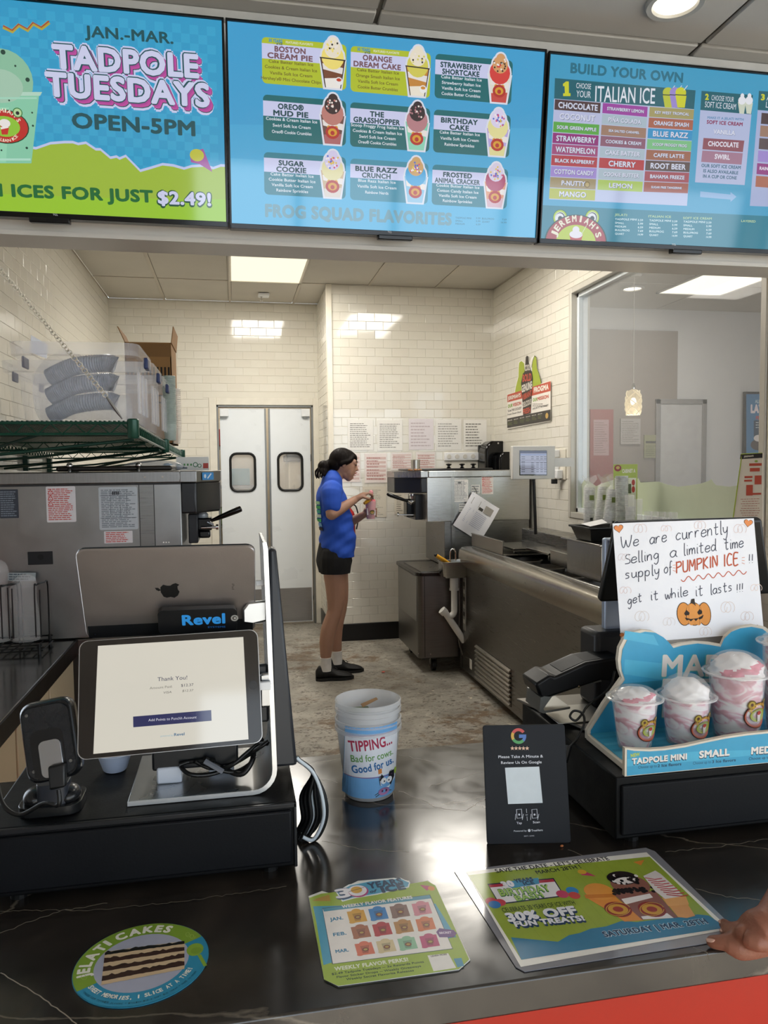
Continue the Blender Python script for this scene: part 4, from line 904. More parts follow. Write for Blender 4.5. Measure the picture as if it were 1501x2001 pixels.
for i in range(1, 52):
    x = SX0+(SX1-SX0)*i/52; O('deck_wire', MB().cyl((x, SY0, sz(SY0)+.005), (x, SY1, sz(SY1)+.005),   .0046, n=4), GRD, sf)
for y in (3.2, 4.4): O('deck_rib', MB().cyl((SX0, y, sz(y)-.003), (SX1, y, sz(y)-.003), .005, n=6), GRD, sf)
for x, y in ((SX1, SY0), (SX1, SY0+1.19), (SX1, SY1), (SX0+.02, SY0)): O('corner_collar', MB().lathe([(.016, -.05), (.019, -.045), (.019, .01), (.015, .014)], (x, y, sz(y)), 14), GRN, sf, smooth=40)
for y in (SY0+.55, SY0+1.19, SY0+1.8, SY1-.06):
    O('wall_bracket', MB().box(XL+.005, XL+.03, y-.018, y+.018, sz(y)-.12, sz(y)-.03), GRD, sf, bevel=.003)
    O('brace', MB().tube([(XL+.03, y, sz(y)-.11), (-.75, y, sz(y)-.09), (SX1-.02, y-.02, sz(y)-.04)], .005, 6), GRD, sf, smooth=50)
for a, b in (((at(0, 888, Y=2.7)), V((SX1-.01, SY0+.1, sz(SY0)-.05))), (V((XL+.04, 3.15, 1.58)), V((-.6, 2.65, sz(2.7)-.03))), (V((XL+.05, 3.9, 1.56)), V((SX1, SY0+.9, sz(3.5)-.05))), (V((XL+.05, 4.5, 1.5)), V((SX1, 3.8, sz(3.8)-.05)))):
    O('diagonal_brace', MB().cyl(a, b, .0055, n=8), GRD, sf, smooth=50)
# chain holding its corner
ca, cb = at(-30, 490, Y=2.56), V((SX1-.03, SY0-.022, sz(SY0)+.012)); cb2 = at(208, 775, Y=2.585)
ch = T('hanging_chain', 'thin pale steel chain running diagonally up from the shelf corner to the left', 'chain', tuple((ca+cb)/2))
n = 46; d = (cb2-ca); t = d.normalized(); s1 = t.orthogonal().normalized(); s2 = t.cross(s1); CH = M('#e6e0d2', .35, .5, .03)
for i in range(n):
    c = ca+d*(i+.5)/n; h = d.length/n*.64; w_ = .0085; A = s1 if i % 2 else s2
    pts = [c+t*h*cos(2*pi*k/10)+A*w_*sin(2*pi*k/10) for k in range(10)]; mb = MB(); rs = []
    for k, p in enumerate(pts):
        tt = (pts[(k+1) % 10]-pts[k-1]).normalized(); a = tt.cross(t.cross(A)).normalized(); b = t.cross(A)
        rs.append([p+a*.0017*cos(q)+b*.0017*sin(q) for q in (0, pi/2, pi, 3*pi/2)])
    mb.rings(rs, closed=True); O('link', mb, CH, ch)
O('turnbuckle', MB().tube([cb2, cb2+(cb-cb2)*.3, cb2+(cb-cb2)*.7, cb], [.003, .005, .005, .002], 8), STD, ch, smooth=50)
# ------------------------------------------------------------------ clear totes
TOTE = M('#f4f4f8', .15, 0, .02, 6, alpha=.13); TRIM = M('#f2f2f6', .15, 0, 0, alpha=.28)
def tote(y0, y1, lab_, z=None):
    z0_ = sz(y0)+.012; zt_ = at(150, 669, Y=2.68).z
    a0, a1 = at(38, 805, Y=2.68).x, at(256, 812, Y=2.68).x+.005; b0_, b1_ = at(14, 668, Y=2.68).x, at(256, 690, Y=2.68).x+.022
    if y0 > 2.8: a0, b0_ = a0-.15, b0_-.15
    t = T('storage_tote', lab_, 'storage tote', ((a0+a1)/2, (y0+y1)/2, z0_), group='clear totes on the green shelf')
    def ring(xa_, xb_, ya, yb, z, r=.05): return [V((x, y, z)) for x, y in rrect(xb_-xa_, yb-ya, r, 4, (xa_+xb_)/2, (ya+yb)/2)]
    O('tub', MB().rings([ring(a0, a1, y0+.02, y1-.02, z0_), ring(b0_+.012, b1_-.012, y0, y1, zt_-.02)], caps=False).rings([ring(a0+.003, a1-.003, y0+.023, y1-.023, z0_+.004), ring(a0, a1, y0+.02, y1-.02, z0_)], caps=True), TOTE, t, smooth=40)
    rim = [ring(b0_+.01, b1_-.01, y0+.002, y1-.002, zt_-.045), ring(b0_, b1_, y0-.01, y1+.01, zt_-.04), ring(b0_-.002, b1_+.002, y0-.012, y1+.012, zt_), ring(b0_+.008, b1_-.008, y0, y1, zt_+.002)]
    O('rim', MB().rings(rim, caps=False), TRIM, t, smooth=50)
    O('latch', MB().box(b1_-.003, b1_+.012, (y0+y1)/2-.035, (y0+y1)/2+.035, zt_-.06, zt_-.02), M('#26345f', .4), t, bevel=.005)
    O('latch', MB().box(b0_-.006, b0_+.003, (y0+y1)/2-.035, (y0+y1)/2+.035, zt_-.06, zt_-.02), M('#26345f', .4), t, bevel=.005)
    for f in (.25, .5, .75): O('rib', MB().box((a1+b1_)/2-.006, (a1+b1_)/2+.004, y0+(y1-y0)*f-.012, y0+(y1-y0)*f+.012, z0_+.03, zt_-.08), TRIM, t, bevel=.003)
    return a0, a1, z0_, zt_
a0, a1, z0_, zt_ = tote(2.68, 3.12, 'large clear plastic tote nearest the front, full of bagged lids')
tote(3.14, 3.56, 'second clear plastic tote from the front on the green shelf')
tote(3.58, 3.98, 'third clear plastic tote from the front on the green shelf, behind the other two')
# bags of nested lids inside the first tote
for k in range(3):
    z = z0_+.035+.064*k; mb = MB(); pts = spline([(a0+.07+.0*k, 2.8, z-.01), (a0+.15, 2.78, z+.025), (a0+.26, 2.76, z+.037), (a1-.06, 2.76, z+.03)], 14); R_ = []
    P2, R2 = [], []
    for i, p in enumerate(pts[:-1]):
        for q, rr in ((0, .031), (.5, .0265)): P2.append(p.lerp(pts[i+1], q)); R2.append(rr)
    mb.tube(P2, R2, 16)
    O('lid_sleeve', mb, M('#a3abbb', .18, .1, .25, 40, alpha=.75), None, smooth=30, label=['bottom', 'middle', 'top'][k]+' long sleeve of nested clear lids lying in the front tote', cat='lid sleeve', group='sleeves of lids in the front tote')
bg = MB(); rs = []
for i in range(13):
    f = i/12; x = a0+.035+(a1-a0-.06)*f; zz = z0_+.09+.15*sin(pi*min(1, f*1.15+.12))**.6; rs.append([V((x, 2.80+.09*cos(q), z0_+.008+(zz-z0_)*.5*(1+sin(q)*(.97+.05*sin(7*q+i))))) for q in [2*pi*j/20 for j in range(20)]])
O('plastic_bag', MB().rings(rs), M('#dfe3ee', .12, 0, 0, bump=.6, bscale=25, alpha=.2), None, smooth=40, label='crinkled clear plastic bag around the lid sleeves in the front tote', cat='bag')
P = Pr(V((a0+.03, 2.676, z0_+.2)), X_, Z_); P.poly_uv([(.01, .02), (.06, 0), (.065, .045), (.015, .075)], '#e8eaf0'); 
P.done('paper_tag', [o for o in C.objects if o.name == 'storage_tote'][0])
# cardboard box and cup stack further back
CBD = M('#8f6a3f', .8, 0, .06, 10); y = 4.25
A, B = at(243, 668, Y=y), at(334, 676, Y=y); cz = sz(y)+.012; zt_ = A.z
cb_ = T('cardboard_box', 'open brown cardboard box at the far end of the green shelf', 'box', ((A.x+B.x)/2, y+.15, cz))
O('body', MB().box(A.x, B.x, y, y+.006, cz, zt_).box(A.x, B.x, y+.36, y+.366, cz, zt_).box(A.x, A.x+.005, y, y+.36, cz, zt_).box(B.x-.005, B.x, y, y+.36, cz, zt_).box(A.x, B.x, y, y+.36, cz, cz+.006), CBD, cb_)
O('flap', MB().prism([(0, 0), (.36, 0), (.34, .09), (.02, .09)], V((B.x, y, zt_)), Y_, V((.12, 0, 1)).normalized(), .004), CBD, cb_)
O('flap', MB().prism([(0, 0), (.36, 0), (.34, .09), (.02, .09)], V((A.x, y, zt_)), Y_, V((-.4, 0, .9)).normalized(), .004), CBD, cb_)
P = Pr(V((A.x, y-.0005, cz)), X_, Z_, rough=.8); w_ = B.x-A.x; h_ = zt_-cz
P.poly_uv([(0, h_*.86), (w_, h_*.86), (w_, h_*.99), (0, h_*.99)], '#7b5a34')
for i in range(12): x = w_*(.04+.08*i); P.poly_uv([(x, h_*.62), (x+w_*.04, h_*.62), (x+w_*.04, h_*.76), (x, h_*.76)], '#1c1712')
for yy in (.55, .48, .41): P.line_uv([(w_*.6, h_*yy), (w_*.92, h_*yy)], .004, '#3b2c1a')
P.done('printing', cb_)
def cupstack(name, c, r0, r1, z0_, z1_, n, lab_, mat=None, grp=None, lean=0, cat='cup stack'):
    """nested clear cups, rim above rim"""
    pr_ = [(r0*.96, z0_), (r0, z0_+.002), (r0+(r1-r0)*.8, z0_+.075)]; dz = (z1_-z0_-.085)/max(1, n)
    for i in range(n+1):
        z = z0_+.08+dz*i; pr_ += [(r1*.93, z), (r1, z+.0015), (r1, z+.0035), (r1*.93, z+.005)]
    pr_ += [(r1*.88, z1_-.002), (r1*.8, z1_-.03), (.001, z1_-.032)]
    mb = MB().lathe(pr_, (0, 0, 0), 24); mb.v = [V((p.x+c[0]+lean*(p.z-z0_), p.y+c[1], p.z)) for p in mb.v]
    return O(name, mb, mat or PLASTIC, None, smooth=40, label=lab_, cat=cat, group=grp)
p = at(335, 850, Y=3.9); cupstack('cup_stack', (p.x-.005, 3.9), .026, .032, sz(3.9)+.012, at(335, 735, Y=3.9).z, 44, 'tall grey-green stack of nested cups at the shelf edge behind the totes', M('#b7c4bd', .3, 0, .1, 40, alpha=.75))
p = at(348, 850, Y=4.25); cupstack('cup_stack', (p.x-.01, 4.25), .02, .03, sz(4.2)+.012, at(345, 760, Y=4.25).z, 20, 'clear bagged stack of cups at the far right end of the green shelf', M('#e9e4dc', .2, 0, .05, alpha=.4))
# small supplies on top of the machine, behind
P0 = at(395, 915, Y=3.55)
sg = T('counter_card', 'small white card with green dots and a red square on the left machine top', 'card', (P0.x-.02, 3.55, zt))
a_, b_ = at(345, 920, Y=3.55), at(408, 897, Y=3.55)
O('card', MB().box(a_.x, b_.x, 3.55, 3.556, zt+.001, b_.z+.01), M('#e6e4dd', .6), sg)
P = Pr(V((0, 3.5495, 0)), X_, Z_)
for i in range(6): P.rect(346+i*6.5, 906, 349+i*6.5, 910, '#3f8a3a')
P.disc(382, 908, 5, '#4a7a58'); P.disc(382, 908, 3.3, '#e6e4dd'); P.disc(390, 910, 4, '#4a7a58'); P.disc(390, 910, 2.6, '#e6e4dd'); P.rect(397, 905, 407, 915, '#b23a2c'); P.rect(350, 913, 366, 916, '#55606a'); P.done('printing', sg)
bgp = T('wrapped_spoon_pack', 'crumpled clear bag of spoons lying on the machine top at left', 'bag', (P0.x-.16, 3.4, zt+.02))
O('bag', MB().sph(at(300, 912, Y=3.45)+V((0, 0, .0)), .13, .06, .028, 20, 10), M('#cfd4dc', .15, 0, 0, bump=.8, bscale=18, alpha=.45), bgp, smooth=60)
O('blue_label', MB().sph(at(328, 910, Y=3.42), .02, .02, .012, 12, 8), M('#4a9ac0', .4), bgp, smooth=60)
# ceiling fittings
p = at(515, 574, Z=ZK)
sd = T('smoke_detector', 'small white detector with a sprinkler tip on the kitchen ceiling', 'detector', tuple(p))
O('housing', MB().box(p.x-.05, p.x+.05, p.y-.05, p.y+.05, ZK-.028, ZK-.001), WHITEP, sd, bevel=.008)
O('sprinkler', MB().lathe([(.012, -.03), (.006, -.034), (.005, -.06), (.015, -.064), (.014, -.067), (.002, -.068)], (p.x-.02, p.y, ZK), 12), CHROME, sd, smooth=40)
# ------------------------------------------------------------------ papers on the projecting wall
YP = YF-.006
def paper(px0, py0, px1, py1, lab_, rows=12, col='#6b6860', base='#efece6', seed=1, tint=None, sleeve=.12, hole=True):
    a, b = at(px0, py1, Y=YP), at(px1, py0, Y=YP)
    t = T('wall_notice', lab_, 'notice', ((a.x+b.x)/2, YP, a.z), group='sleeved notices on the projecting tiled wall')
    O('sheet', MB().box(a.x+.006, b.x-.006, YP-.0015, YP, a.z+.006, b.z-.01), M(base, .6, 0, .02), t)
    P = Pr(V((0, YP-.0016, 0)), X_, Z_)
    if tint:
        n = 6
        for i in range(n): P.rect(px0+4, py0+(py1-py0)*(.15+.8*i/n), px1-3, py0+(py1-py0)*(.15+.8*i/n+.07), tint)
    P.words(px0+5, py0+8, px1-5, py1-6, rows, col, .35, seed)
    P.done('printing', t)
    mb = MB(); nx, nz = 10, 12; rnd = random.Random(seed); vs = []
    for j in range(nz+1):
        for i in range(nx+1): vs.append(V((a.x+(b.x-a.x)*i/nx, YP-.004-rnd.random()*.0035, a.z+(b.z-a.z)*j/nz)))
    mb.add(vs, [(j*(nx+1)+i, j*(nx+1)+i+1, (j+1)*(nx+1)+i+1, (j+1)*(nx+1)+i) for j in range(nz) for i in range(nx)])
    O('plastic_sleeve', mb, M('#ffffff', .08, 0, 0, bump=.3, bscale=60, alpha=sleeve), t, smooth=80)
paper(679, 818, 730, 881, 'white notice in a plastic sleeve, first in the top row on the tiled wall', 13, seed=1)
paper(737, 819, 787, 882, 'white notice in a plastic sleeve, second in the top row on the tiled wall', 13, seed=2)
paper(798, 816, 848, 880, 'pinkish grey notice in a plastic sleeve, third in the top row on the tiled wall', 8, '#b9a9ad', '#e2dade', 3)
paper(851, 818, 902, 880, 'wrinkled sleeved notice, fourth from the left in the top row on the tiled wall', 10, seed=4, sleeve=.25)
paper(905, 818, 952, 880, 'flat white notice with dense print, rightmost in the top row on the tiled wall', 9, seed=5, sleeve=.04)
paper(664, 884, 705, 944, 'reddish striped chart behind the standing worker, leftmost in the lower row', 8, '#b06a5e', '#e9dad4', 6, '#d6b5ae')
paper(712, 884, 757, 945, 'sleeved chart with red rows, second in the lower row on the tiled wall', 8, '#a8625c', '#ece0dc', 7, '#d6b5ae')
paper(763, 882, 806, 920, 'sleeved chart with orange column behind the right machine, third in the lower row', 7, '#b06a5e', '#ece3df', 8, '#d9bcb6')
paper(812, 881, 852, 925, 'sleeved chart partly hidden by the steel cup, rightmost in the lower row', 7, '#b06a5e', '#ece3df', 9, '#d9bcb6')
paper(708, 948, 756, 1013, 'plain ruled grid sheet lowest on the tiled wall beside the worker', 15, '#a9a393', '#ddd5c4', 10, sleeve=.05)
paper(770, 958, 792, 1006, 'small beige sheet behind the handles of the right machine', 8, '#8b8577', '#ddd5c4', 11, sleeve=.05)
# coloured labels on the wall strip and hook board
a, b = at(868, 900, Y=YP), at(938, 884, Y=YP)
ob = T('hook_board', 'white wall strip with a row of round outlets above the right machine', 'wall strip', ((a.x+b.x)/2, YP, a.z))
O('strip', MB().box(a.x, b.x+.08, YP-.02, YP, a.z, b.z), WHITEP, ob, bevel=.004)
for i in range(6):
    x = a.x+.04+i*.075; O('outlet', MB().cyl((x, YP-.026, (a.z+b.z)/2), (x, YP-.02, (a.z+b.z)/2), .02, n=16), M('#d8d4cb', .4), ob, smooth=40)
a = at(689, 1045, Y=6.60); b = at(689, 985, Y=6.60)
a.x -= .02
fe = T('fire_extinguisher', 'red fire extinguisher on the tiled wall half hidden behind the worker', 'extinguisher', (a.x, 6.6, a.z-.1))
O('cylinder', MB().lathe([(.001, 0), (.05, .004), (.055, .02), (.055, .26), (.045, .30), (.02, .33), (.015, .36), (.001, .361)], (a.x-.01, 6.6, a.z-.1), 24), M('#a81f22', .3), fe, smooth=50)
O('valve', MB().box(a.x-.03, a.x+.02, 6.585, 6.615, a.z+.25, a.z+.275).box(a.x-.03, a.x+.05, 6.59, 6.61, a.z+.285, a.z+.295), BLACK, fe, bevel=.003)
O('hose', MB().tube(spline([(a.x+.01, 6.6, a.z+.26), (a.x+.05, 6.59, a.z+.25), (a.x+.07, 6.58, a.z+.15), (a.x+.05, 6.57, a.z+.05)], 5), .006, 8), BLACK, fe, smooth=50)
O('wall_bracket', MB().box(a.x-.05, a.x+.03, 6.655, 6.712, a.z+.02, a.z+.06), STD, fe)
# paper towel and soap dispensers
for px0, px1, py0, y, lab_ in ((935, 983, 863, 6.66, 'tall glossy black paper towel dispenser behind the right machine'), (969, 1001, 883, 6.40, 'smaller glossy black dispenser in front of the tall one, right of the machine top')):
    a = at(px0, 930, Y=y); b = at(px1, py0, Y=y)
    d = T('towel_dispenser' if px0 == 935 else 'soap_dispenser', lab_, 'dispenser', ((a.x+b.x)/2, y-.1, a.z-.1))
    w_, h_ = b.x-a.x, b.z-a.z+.1
    prof = [(-w_/2, 0), (w_/2, 0), (w_/2, h_*.78), (w_*.42, h_*.93), (w_*.25, h_), (-w_*.25, h_), (-w_*.42, h_*.93), (-w_/2, h_*.78)]
    O('cover', MB().prism([(p+w_/2, q) for p, q in prof], V((a.x, y, a.z-.1)), X_, Z_, .2 if px0 == 935 else .1), BLACKG, d, bevel=.02, seg=3)
    O('back_plate', MB().box(a.x+.01, b.x-.01, y, y+.045 if px0 == 935 else y+.25, a.z-.05, b.z-.03), BLACK, d)
    O('key_lock', MB().cyl(((a.x+b.x)/2, y-.203, b.z-.02), ((a.x+b.x)/2, y-.198, b.z-.02), .008, n=10), CHROME, d)
# ------------------------------------------------------------------ right soft-serve machine
Y0 = 5.75
mr = T('soft_serve_machine', 'stainless steel soft-serve machine at the back right with papers clipped to its side', 'ice cream machine', (1.9, 6.1, 0))
X0_, X1_ = 1.46, 2.30; ztr = 1.512
O('side_panel', MB().box(X0_, X1_, Y0, Y0+.62, 1.118, ztr-.05), steel('#b9b8b4', .24, (1, 1, 40)), mr, bevel=.004)
O('lower_body', MB().box(1.60, X1_, Y0+.01, Y0+.6, .768, 1.12), steel('#8f8e8b', .3, (1, 1, 40)), mr, bevel=.004)
O('corner_strip', MB().box(1.655, 1.68, Y0-.003, Y0, .768, ztr-.05), ST2, mr)
O('top_rail', MB().box(at(837, 920, Y=Y0).x, X1_+.01, Y0-.006, Y0+.63, ztr-.05, ztr), steel('#b5b4b0', .25, (40, 1, 1)), mr, bevel=.004)
h0 = at(823, 963, Y=Y0); h1 = at(837, 963, Y=Y0)
h2 = at(771, 963, Y=Y0+.16).x
hp2 = [(h1.x, 0), (h1.x, .6), (h0.x, .6), (h2, .45), (h2, .16), (h0.x, 0)]
O('front_hood', MB().prism([(a_, Y0+.004+b_) for a_, b_ in hp2], V((0, 0, 1.342)), X_, Y_, ztr-.05-1.342), M('#1d1e21', .3), mr, bevel=.008, seg=3)
O('hood_rail', MB().prism([(a_-(.003 if a_ != h1.x else 0), Y0-.004+b_*1.01) for a_, b_ in hp2], V((0, 0, ztr-.05)), X_, Y_, .05), steel('#a5a4a0', .28, (40, 1, 1)), mr, bevel=.003)
yh = Y0+.28
def hz2(px0, py0, px1, py1, y0_, y1_):
    a_, b_ = at(px0, py1, Y=y0_), at(px1, py0, Y=y0_); return MB().box(a_.x, b_.x, y0_, y1_, a_.z, b_.z)
O('draw_head', hz2(812, 966, 836, 1016, yh-.1, yh+.16), M('#2a2b2e', .3), mr, bevel=.004)
O('draw_door', hz2(795, 975, 818, 1011, yh-.02, yh+.10), M('#111215', .15), mr, bevel=.008)
for py_, e_ in ((979, 792), (1006, 778)): O('drip_bar', MB().cyl(at(e_, py_, Y=yh-.06), at(816, py_, Y=yh-.06), .007), CHROME, mr, smooth=40)
O('bar_knob', MB().cyl(at(776, 1005, Y=yh-.06), at(779, 1005, Y=yh-.06), .016), CHROME, mr, smooth=40)
for k in (0, 1):
    yy = Y0+.03+k*.1; pa, pb = at(756+k*4, 965+k*2, Y=yy), at(797, 979+k, Y=yy); hh = O('draw_handle', MB().tube([pa, pa+(pb-pa)*.08, pa+(pb-pa)*.7, pb], [.008, .015, .012, .008], 12), BLACKG, mr, smooth=50)
    O('pivot', MB().tube([pb, pb+V((.03, .01, -.02)), pb+V((.06, .01, .0))], .008, 8), CHROME, hh, smooth=40)
p = at(806, 966, Y=yh); O('nozzle', MB().lathe([(.022, 0), (.024, .03), (.03, .035), (.03, .05)], (p.x, p.y, p.z-.045), 16), CHROME, mr, smooth=40)
a, b = at(800, 918, Y=Y0+.1), at(962, 912, Y=Y0+.1)
O('hopper_cover', MB().box(a.x, b.x, Y0+.08, Y0+.52, ztr+.002, ztr+.018), M('#262422', .3), mr, bevel=.006)
for px_ in (877, 903, 925): p = at(px_, 908, Y=Y0+.15); O('cover_knob', MB().lathe([(.012, 0), (.02, .006), (.011, .012), (.011, .024), (.026, .03), (.02, .038), (.001, .04)], (p.x, p.y, ztr+.016), 14), BLACKG, mr, smooth=50)
def lab2(px0, py0, px1, py1, *a_, **k_):
    p = at(px0, py1, Y=Y0); q = at(px1, py0, Y=Y0); return label_sheet(mr, 'label', V((p.x, Y0-.0005, p.z)), X_, Z_, q.x-p.x, q.z-p.z, *a_, **k_)
lab2(885, 937, 915, 981, '#eceae6', 14, '#a9adb0', 3, draw=spec); lab2(941, 930, 964, 966, '#ece6e2', 14, '#cf6a60', 5, draw=warn); lab2(921, 947, 938, 964, '#e0dfda', 3, '#8b8f92', 6); lab2(897, 984, 912, 1000, '#e0dfda', 3, '#8b8f92', 7)
# steel cup and a few nut crumbs on top
p = at(812, 916, Y=Y0+.08); o = O('steel_cup', MB().lathe([(.03, 0), (.034, .003), (.036, .085), (.038, .087), (.035, .088), (.033, .01), (.001, .008)], (p.x, p.y, ztr+.001), 24), M('#b9b6b0', .3, .9), None, smooth=40, label='small brushed steel cup on the front of the right machine top', cat='cup')
rnd = random.Random(4); mb = MB()
for i in range(26): mb.sph((p.x-.02+rnd.uniform(-.05, .05), p.y-.05+rnd.uniform(-.02, .02), ztr+.006+rnd.random()*.008), .007, .006, .005, 6, 4)
O('nut_crumbs', mb, M('#b0805a', .8, var=.3, scale=60), None, smooth=60, kind='stuff', label='small heap of tan nut crumbs beside the steel cup', cat='crumbs')
# clipped paper bag hanging askew
c0 = at(931, 964, Y=Y0-.02); A, B, D, E = [at(x, y, Y=Y0-.025) for x, y in ((927, 963), (979, 996), (945, 1062), (885, 1026))]
hp_ = T('clipped_paper', 'sheets in a clear sleeve hanging at a tilt from a clip on the right machine', 'paper', tuple(c0))
U = (B-A).normalized(); W = (A-E); W = (W-U*W.dot(U)).normalized()
ww = (B-A).length; hh_ = (A-E).length
def bow(a_, b_, h_): return E+U*a_+W*b_-Y_*(.012*sin(pi*b_/hh_)+.006*sin(2.2*pi*a_/ww)+h_)
g = MB(); n = 8
for off in (0, .002): 
    g.add([bow(ww*i/n, hh_*j/n, off) for j in range(n+1) for i in range(n+1)], [(j*(n+1)+i, j*(n+1)+i+1, (j+1)*(n+1)+i+1, (j+1)*(n+1)+i) for j in range(n) for i in range(n)])
O('sheets', g, M('#ececf0', .5, 0, .02), hp_, smooth=60)
P = Pr(E, U, W, fn=lambda a_, b_, h_: bow(a_, b_, .0022+h_), step=.0001)
P.poly_uv([(ww*.12, hh_*.72), (ww*.4, hh_*.72), (ww*.4, hh_*.9), (ww*.12, hh_*.9)], '#9c9890'); P.poly_uv([(ww*.6, hh_*.68), (ww*.88, hh_*.68), (ww*.88, hh_*.88), (ww*.6, hh_*.88)], '#a39e95'); P.poly_uv([(ww*.42, hh_*.68), (ww*.58, hh_*.68), (ww*.58, hh_*.76), (ww*.42, hh_*.76)], '#4a4844')
for i in range(9): P.line_uv([(ww*.15, hh_*(.6-.045*i)), (ww*.8, hh_*(.6-.045*i))], .0016, '#b0b2c8')
for i in range(6): P.line_uv([(ww*(.2+.11*i), hh_*.62), (ww*(.2+.11*i), hh_*.22)], .0012, '#b7b9cc')
P.line_uv([(ww*.05, hh_*.95), (ww*.5, hh_*.95)], .0015, '#8f92b0'); P.done('printing', hp_)
O('hook', MB().tube(spline([A+V((.02, -.006, -.005)), A+V((.01, -.01, .02)), A+V((.002, 0, .04)), A+V((.0, .02, .05))], 4), .003, 6), STD, hp_, smooth=50)
# ------------------------------------------------------------------ rolling cart under it
ct = T('rolling_cart', 'dark stainless steel rolling cart with black top under the right machine', 'cart', (1.8, 5.9, 0))
CX0, CX1, CY0, CY1, CZ0, CZ1 = 1.325, 2.29, 5.50, 6.25, .115, .735
O('body', MB().prism([(p[0], p[1]) for p in rrect(CX1-CX0, CY1-CY0, .04, 4, (CX0+CX1)/2, (CY0+CY1)/2)], V((0, 0, CZ0)), X_, Y_, CZ1-CZ0), steel('#6d6a66', .33, (1, 1, 40)), ct, bevel=.004)
O('top', MB().prism([(p[0], p[1]) for p in rrect(CX1-CX0+.03, CY1-CY0+.03, .06, 5, (CX0+CX1)/2, (CY0+CY1)/2)], V((0, 0, CZ1)), X_, Y_, .026), M('#17130f', .25), ct, bevel=.004)
O('top_plate', MB().box(CX0+.03, CX0+.27, CY0+.03, CY0+.62, CZ1+.026, CZ1+.03), steel('#8d8a83', .3), ct)
O('side_panel', MB().box(CX0-.003, CX0, CY0+.05, CY1-.05, CZ0+.27, CZ1-.01), steel('#8a8884', .35, (1, 1, 40)), ct)
O('seam', MB().box(CX0+.045, CX0+.049, CY0-.002, CY0, CZ0+.01, CZ1), M('#0c0c0c', .5), ct)
for x, z in ((CX0+.09, CZ0+.03), (CX0-.002, CZ0+.04)): O('rivet', MB().sph((x, CY0-.001, z), .005, .003, .005, 8, 6), CHROME, ct)
for x, y in ((CX0+.13, CY0+.08), (CX1-.1, CY0+.08), (CX0+.1, CY1-.08)):
    w_ = O('caster', MB().cyl((x-.014, y, .042), (x+.014, y, .042), .042, n=22), M('#0b0b0b', .5), ct, smooth=40)
    O('fork', MB().box(x-.024, x-.018, y-.025, y+.025, .03, .1).box(x+.018, x+.024, y-.025, y+.025, .03, .1).box(x-.024, x+.024, y-.025, y+.025, .095, .115), M('#3a3835', .4, .7), ct, bevel=.003)
    O('hub', MB().cyl((x-.027, y, .042), (x+.027, y, .042), .01, n=10), CHROME, w_)
O('brake_lever', MB().box(CX0+.03, CX0+.09, CY0+.02, CY0+.05, .105, .115), BLACK, ct)
# ------------------------------------------------------------------ dipping freezer
FX, FY0, FY1 = 1.63, 3.13, 5.46
fz = T('dipping_freezer', 'long stainless steel dipping freezer along the right wall with a louvred vent', 'freezer', (2.0, 4.3, 0))
FS = steel('#7b7873', .3, (1, 1, 30))
O('body', MB().box(FX, 2.30, FY0, FY1, .05, .84), FS, fz, bevel=.006)
O('kick_base', MB().box(FX+.06, 2.28, FY0+.05, FY1-.05, 0, .05), BLACKM, fz)
prof = [(0, .815), (-.002, .83), (-.004, .90), (.004, .93), (.02, .945), (.05, .952), (.09, .95), (.09, .84)]
O('top_edge', MB().prism([(FX+p, q) for p, q in prof], V((0, FY1+.005, 0)), X_, Z_, FY1-FY0+.01), steel('#a19c92', .22, (1, 30, 1)), fz, smooth=40)
O('end_edge', MB().box(FX+.09, 2.12, FY1-.03, FY1, .84, .95), steel('#9b978e', .25), fz, bevel=.004)
O('end_edge', MB().box(FX+.09, 2.12, FY0, FY0+.03, .84, .95), steel('#9b978e', .25), fz, bevel=.004)
O('back_ledge', MB().box(2.12, 2.30, FY0, FY1, .84, 1.075), steel('#8d8a84', .28), fz, bevel=.004)
O('well_rim', MB().box(FX+.09, FX+.11, FY0+.03, FY1-.03, .84, .957).box(2.10, 2.12, FY0+.03, FY1-.03, .84, .99), ST2, fz, bevel=.003)
O('well_floor', MB().box(FX+.11, 2.10, FY0+.03, FY1-.03, .80, .86), M('#b9c0c6', .3), fz)
O('control_strip', MB().box(FX-.003, FX, FY1-.16, FY1-.09, .35, .80), M('#a5a39c', .4, .3), fz)
P = Pr(V((FX-.0032, FY1-.09, 0)), -Y_, Z_)
for i in range(7): P.poly_uv([(.01, .40+i*.055), (.06, .40+i*.055), (.06, .43+i*.055), (.01, .43+i*.055)], '#4c4a46' if i % 2 else '#d5d2c9')
P.done('label', fz)
O('seam', MB().box(FX-.0015, FX, FY1-.075, FY1-.07, .06, .82), M('#1e1c1a', .5), fz)
O('side_label', MB().box(FX-.002, FX, FY1-.3, FY1-.25, .10, .17), M('#c9c6bd', .5), fz, bevel=.001)
a, b = at(932, 1258, X=FX), at(999, 1385, X=FX)
vy1, vy0, vz0, vz1 = 5.05, 4.37, .075, .31
O('vent_back', MB().box(FX-.001, FX+.002, vy0, vy1, vz0, vz1), M('#0e0d0c', .8), fz)
for i in range(8):
    z = vz0+.012+(vz1-vz0-.02)*i/7.3
    O('vent_louvre', MB().prism([(0, 0), (-.016, -.006), (-.017, .004), (-.004, .014), (0, .014)], V((FX-.001, vy1, z)), X_, Z_, vy1-vy0), steel('#b3aea4', .3), fz)
for i in range(4): p = V((FX-.004, 4.7-i*.28, .875)); O('rivet', MB().sph(p, .003, .004, .004, 8, 6), CHROME, fz)
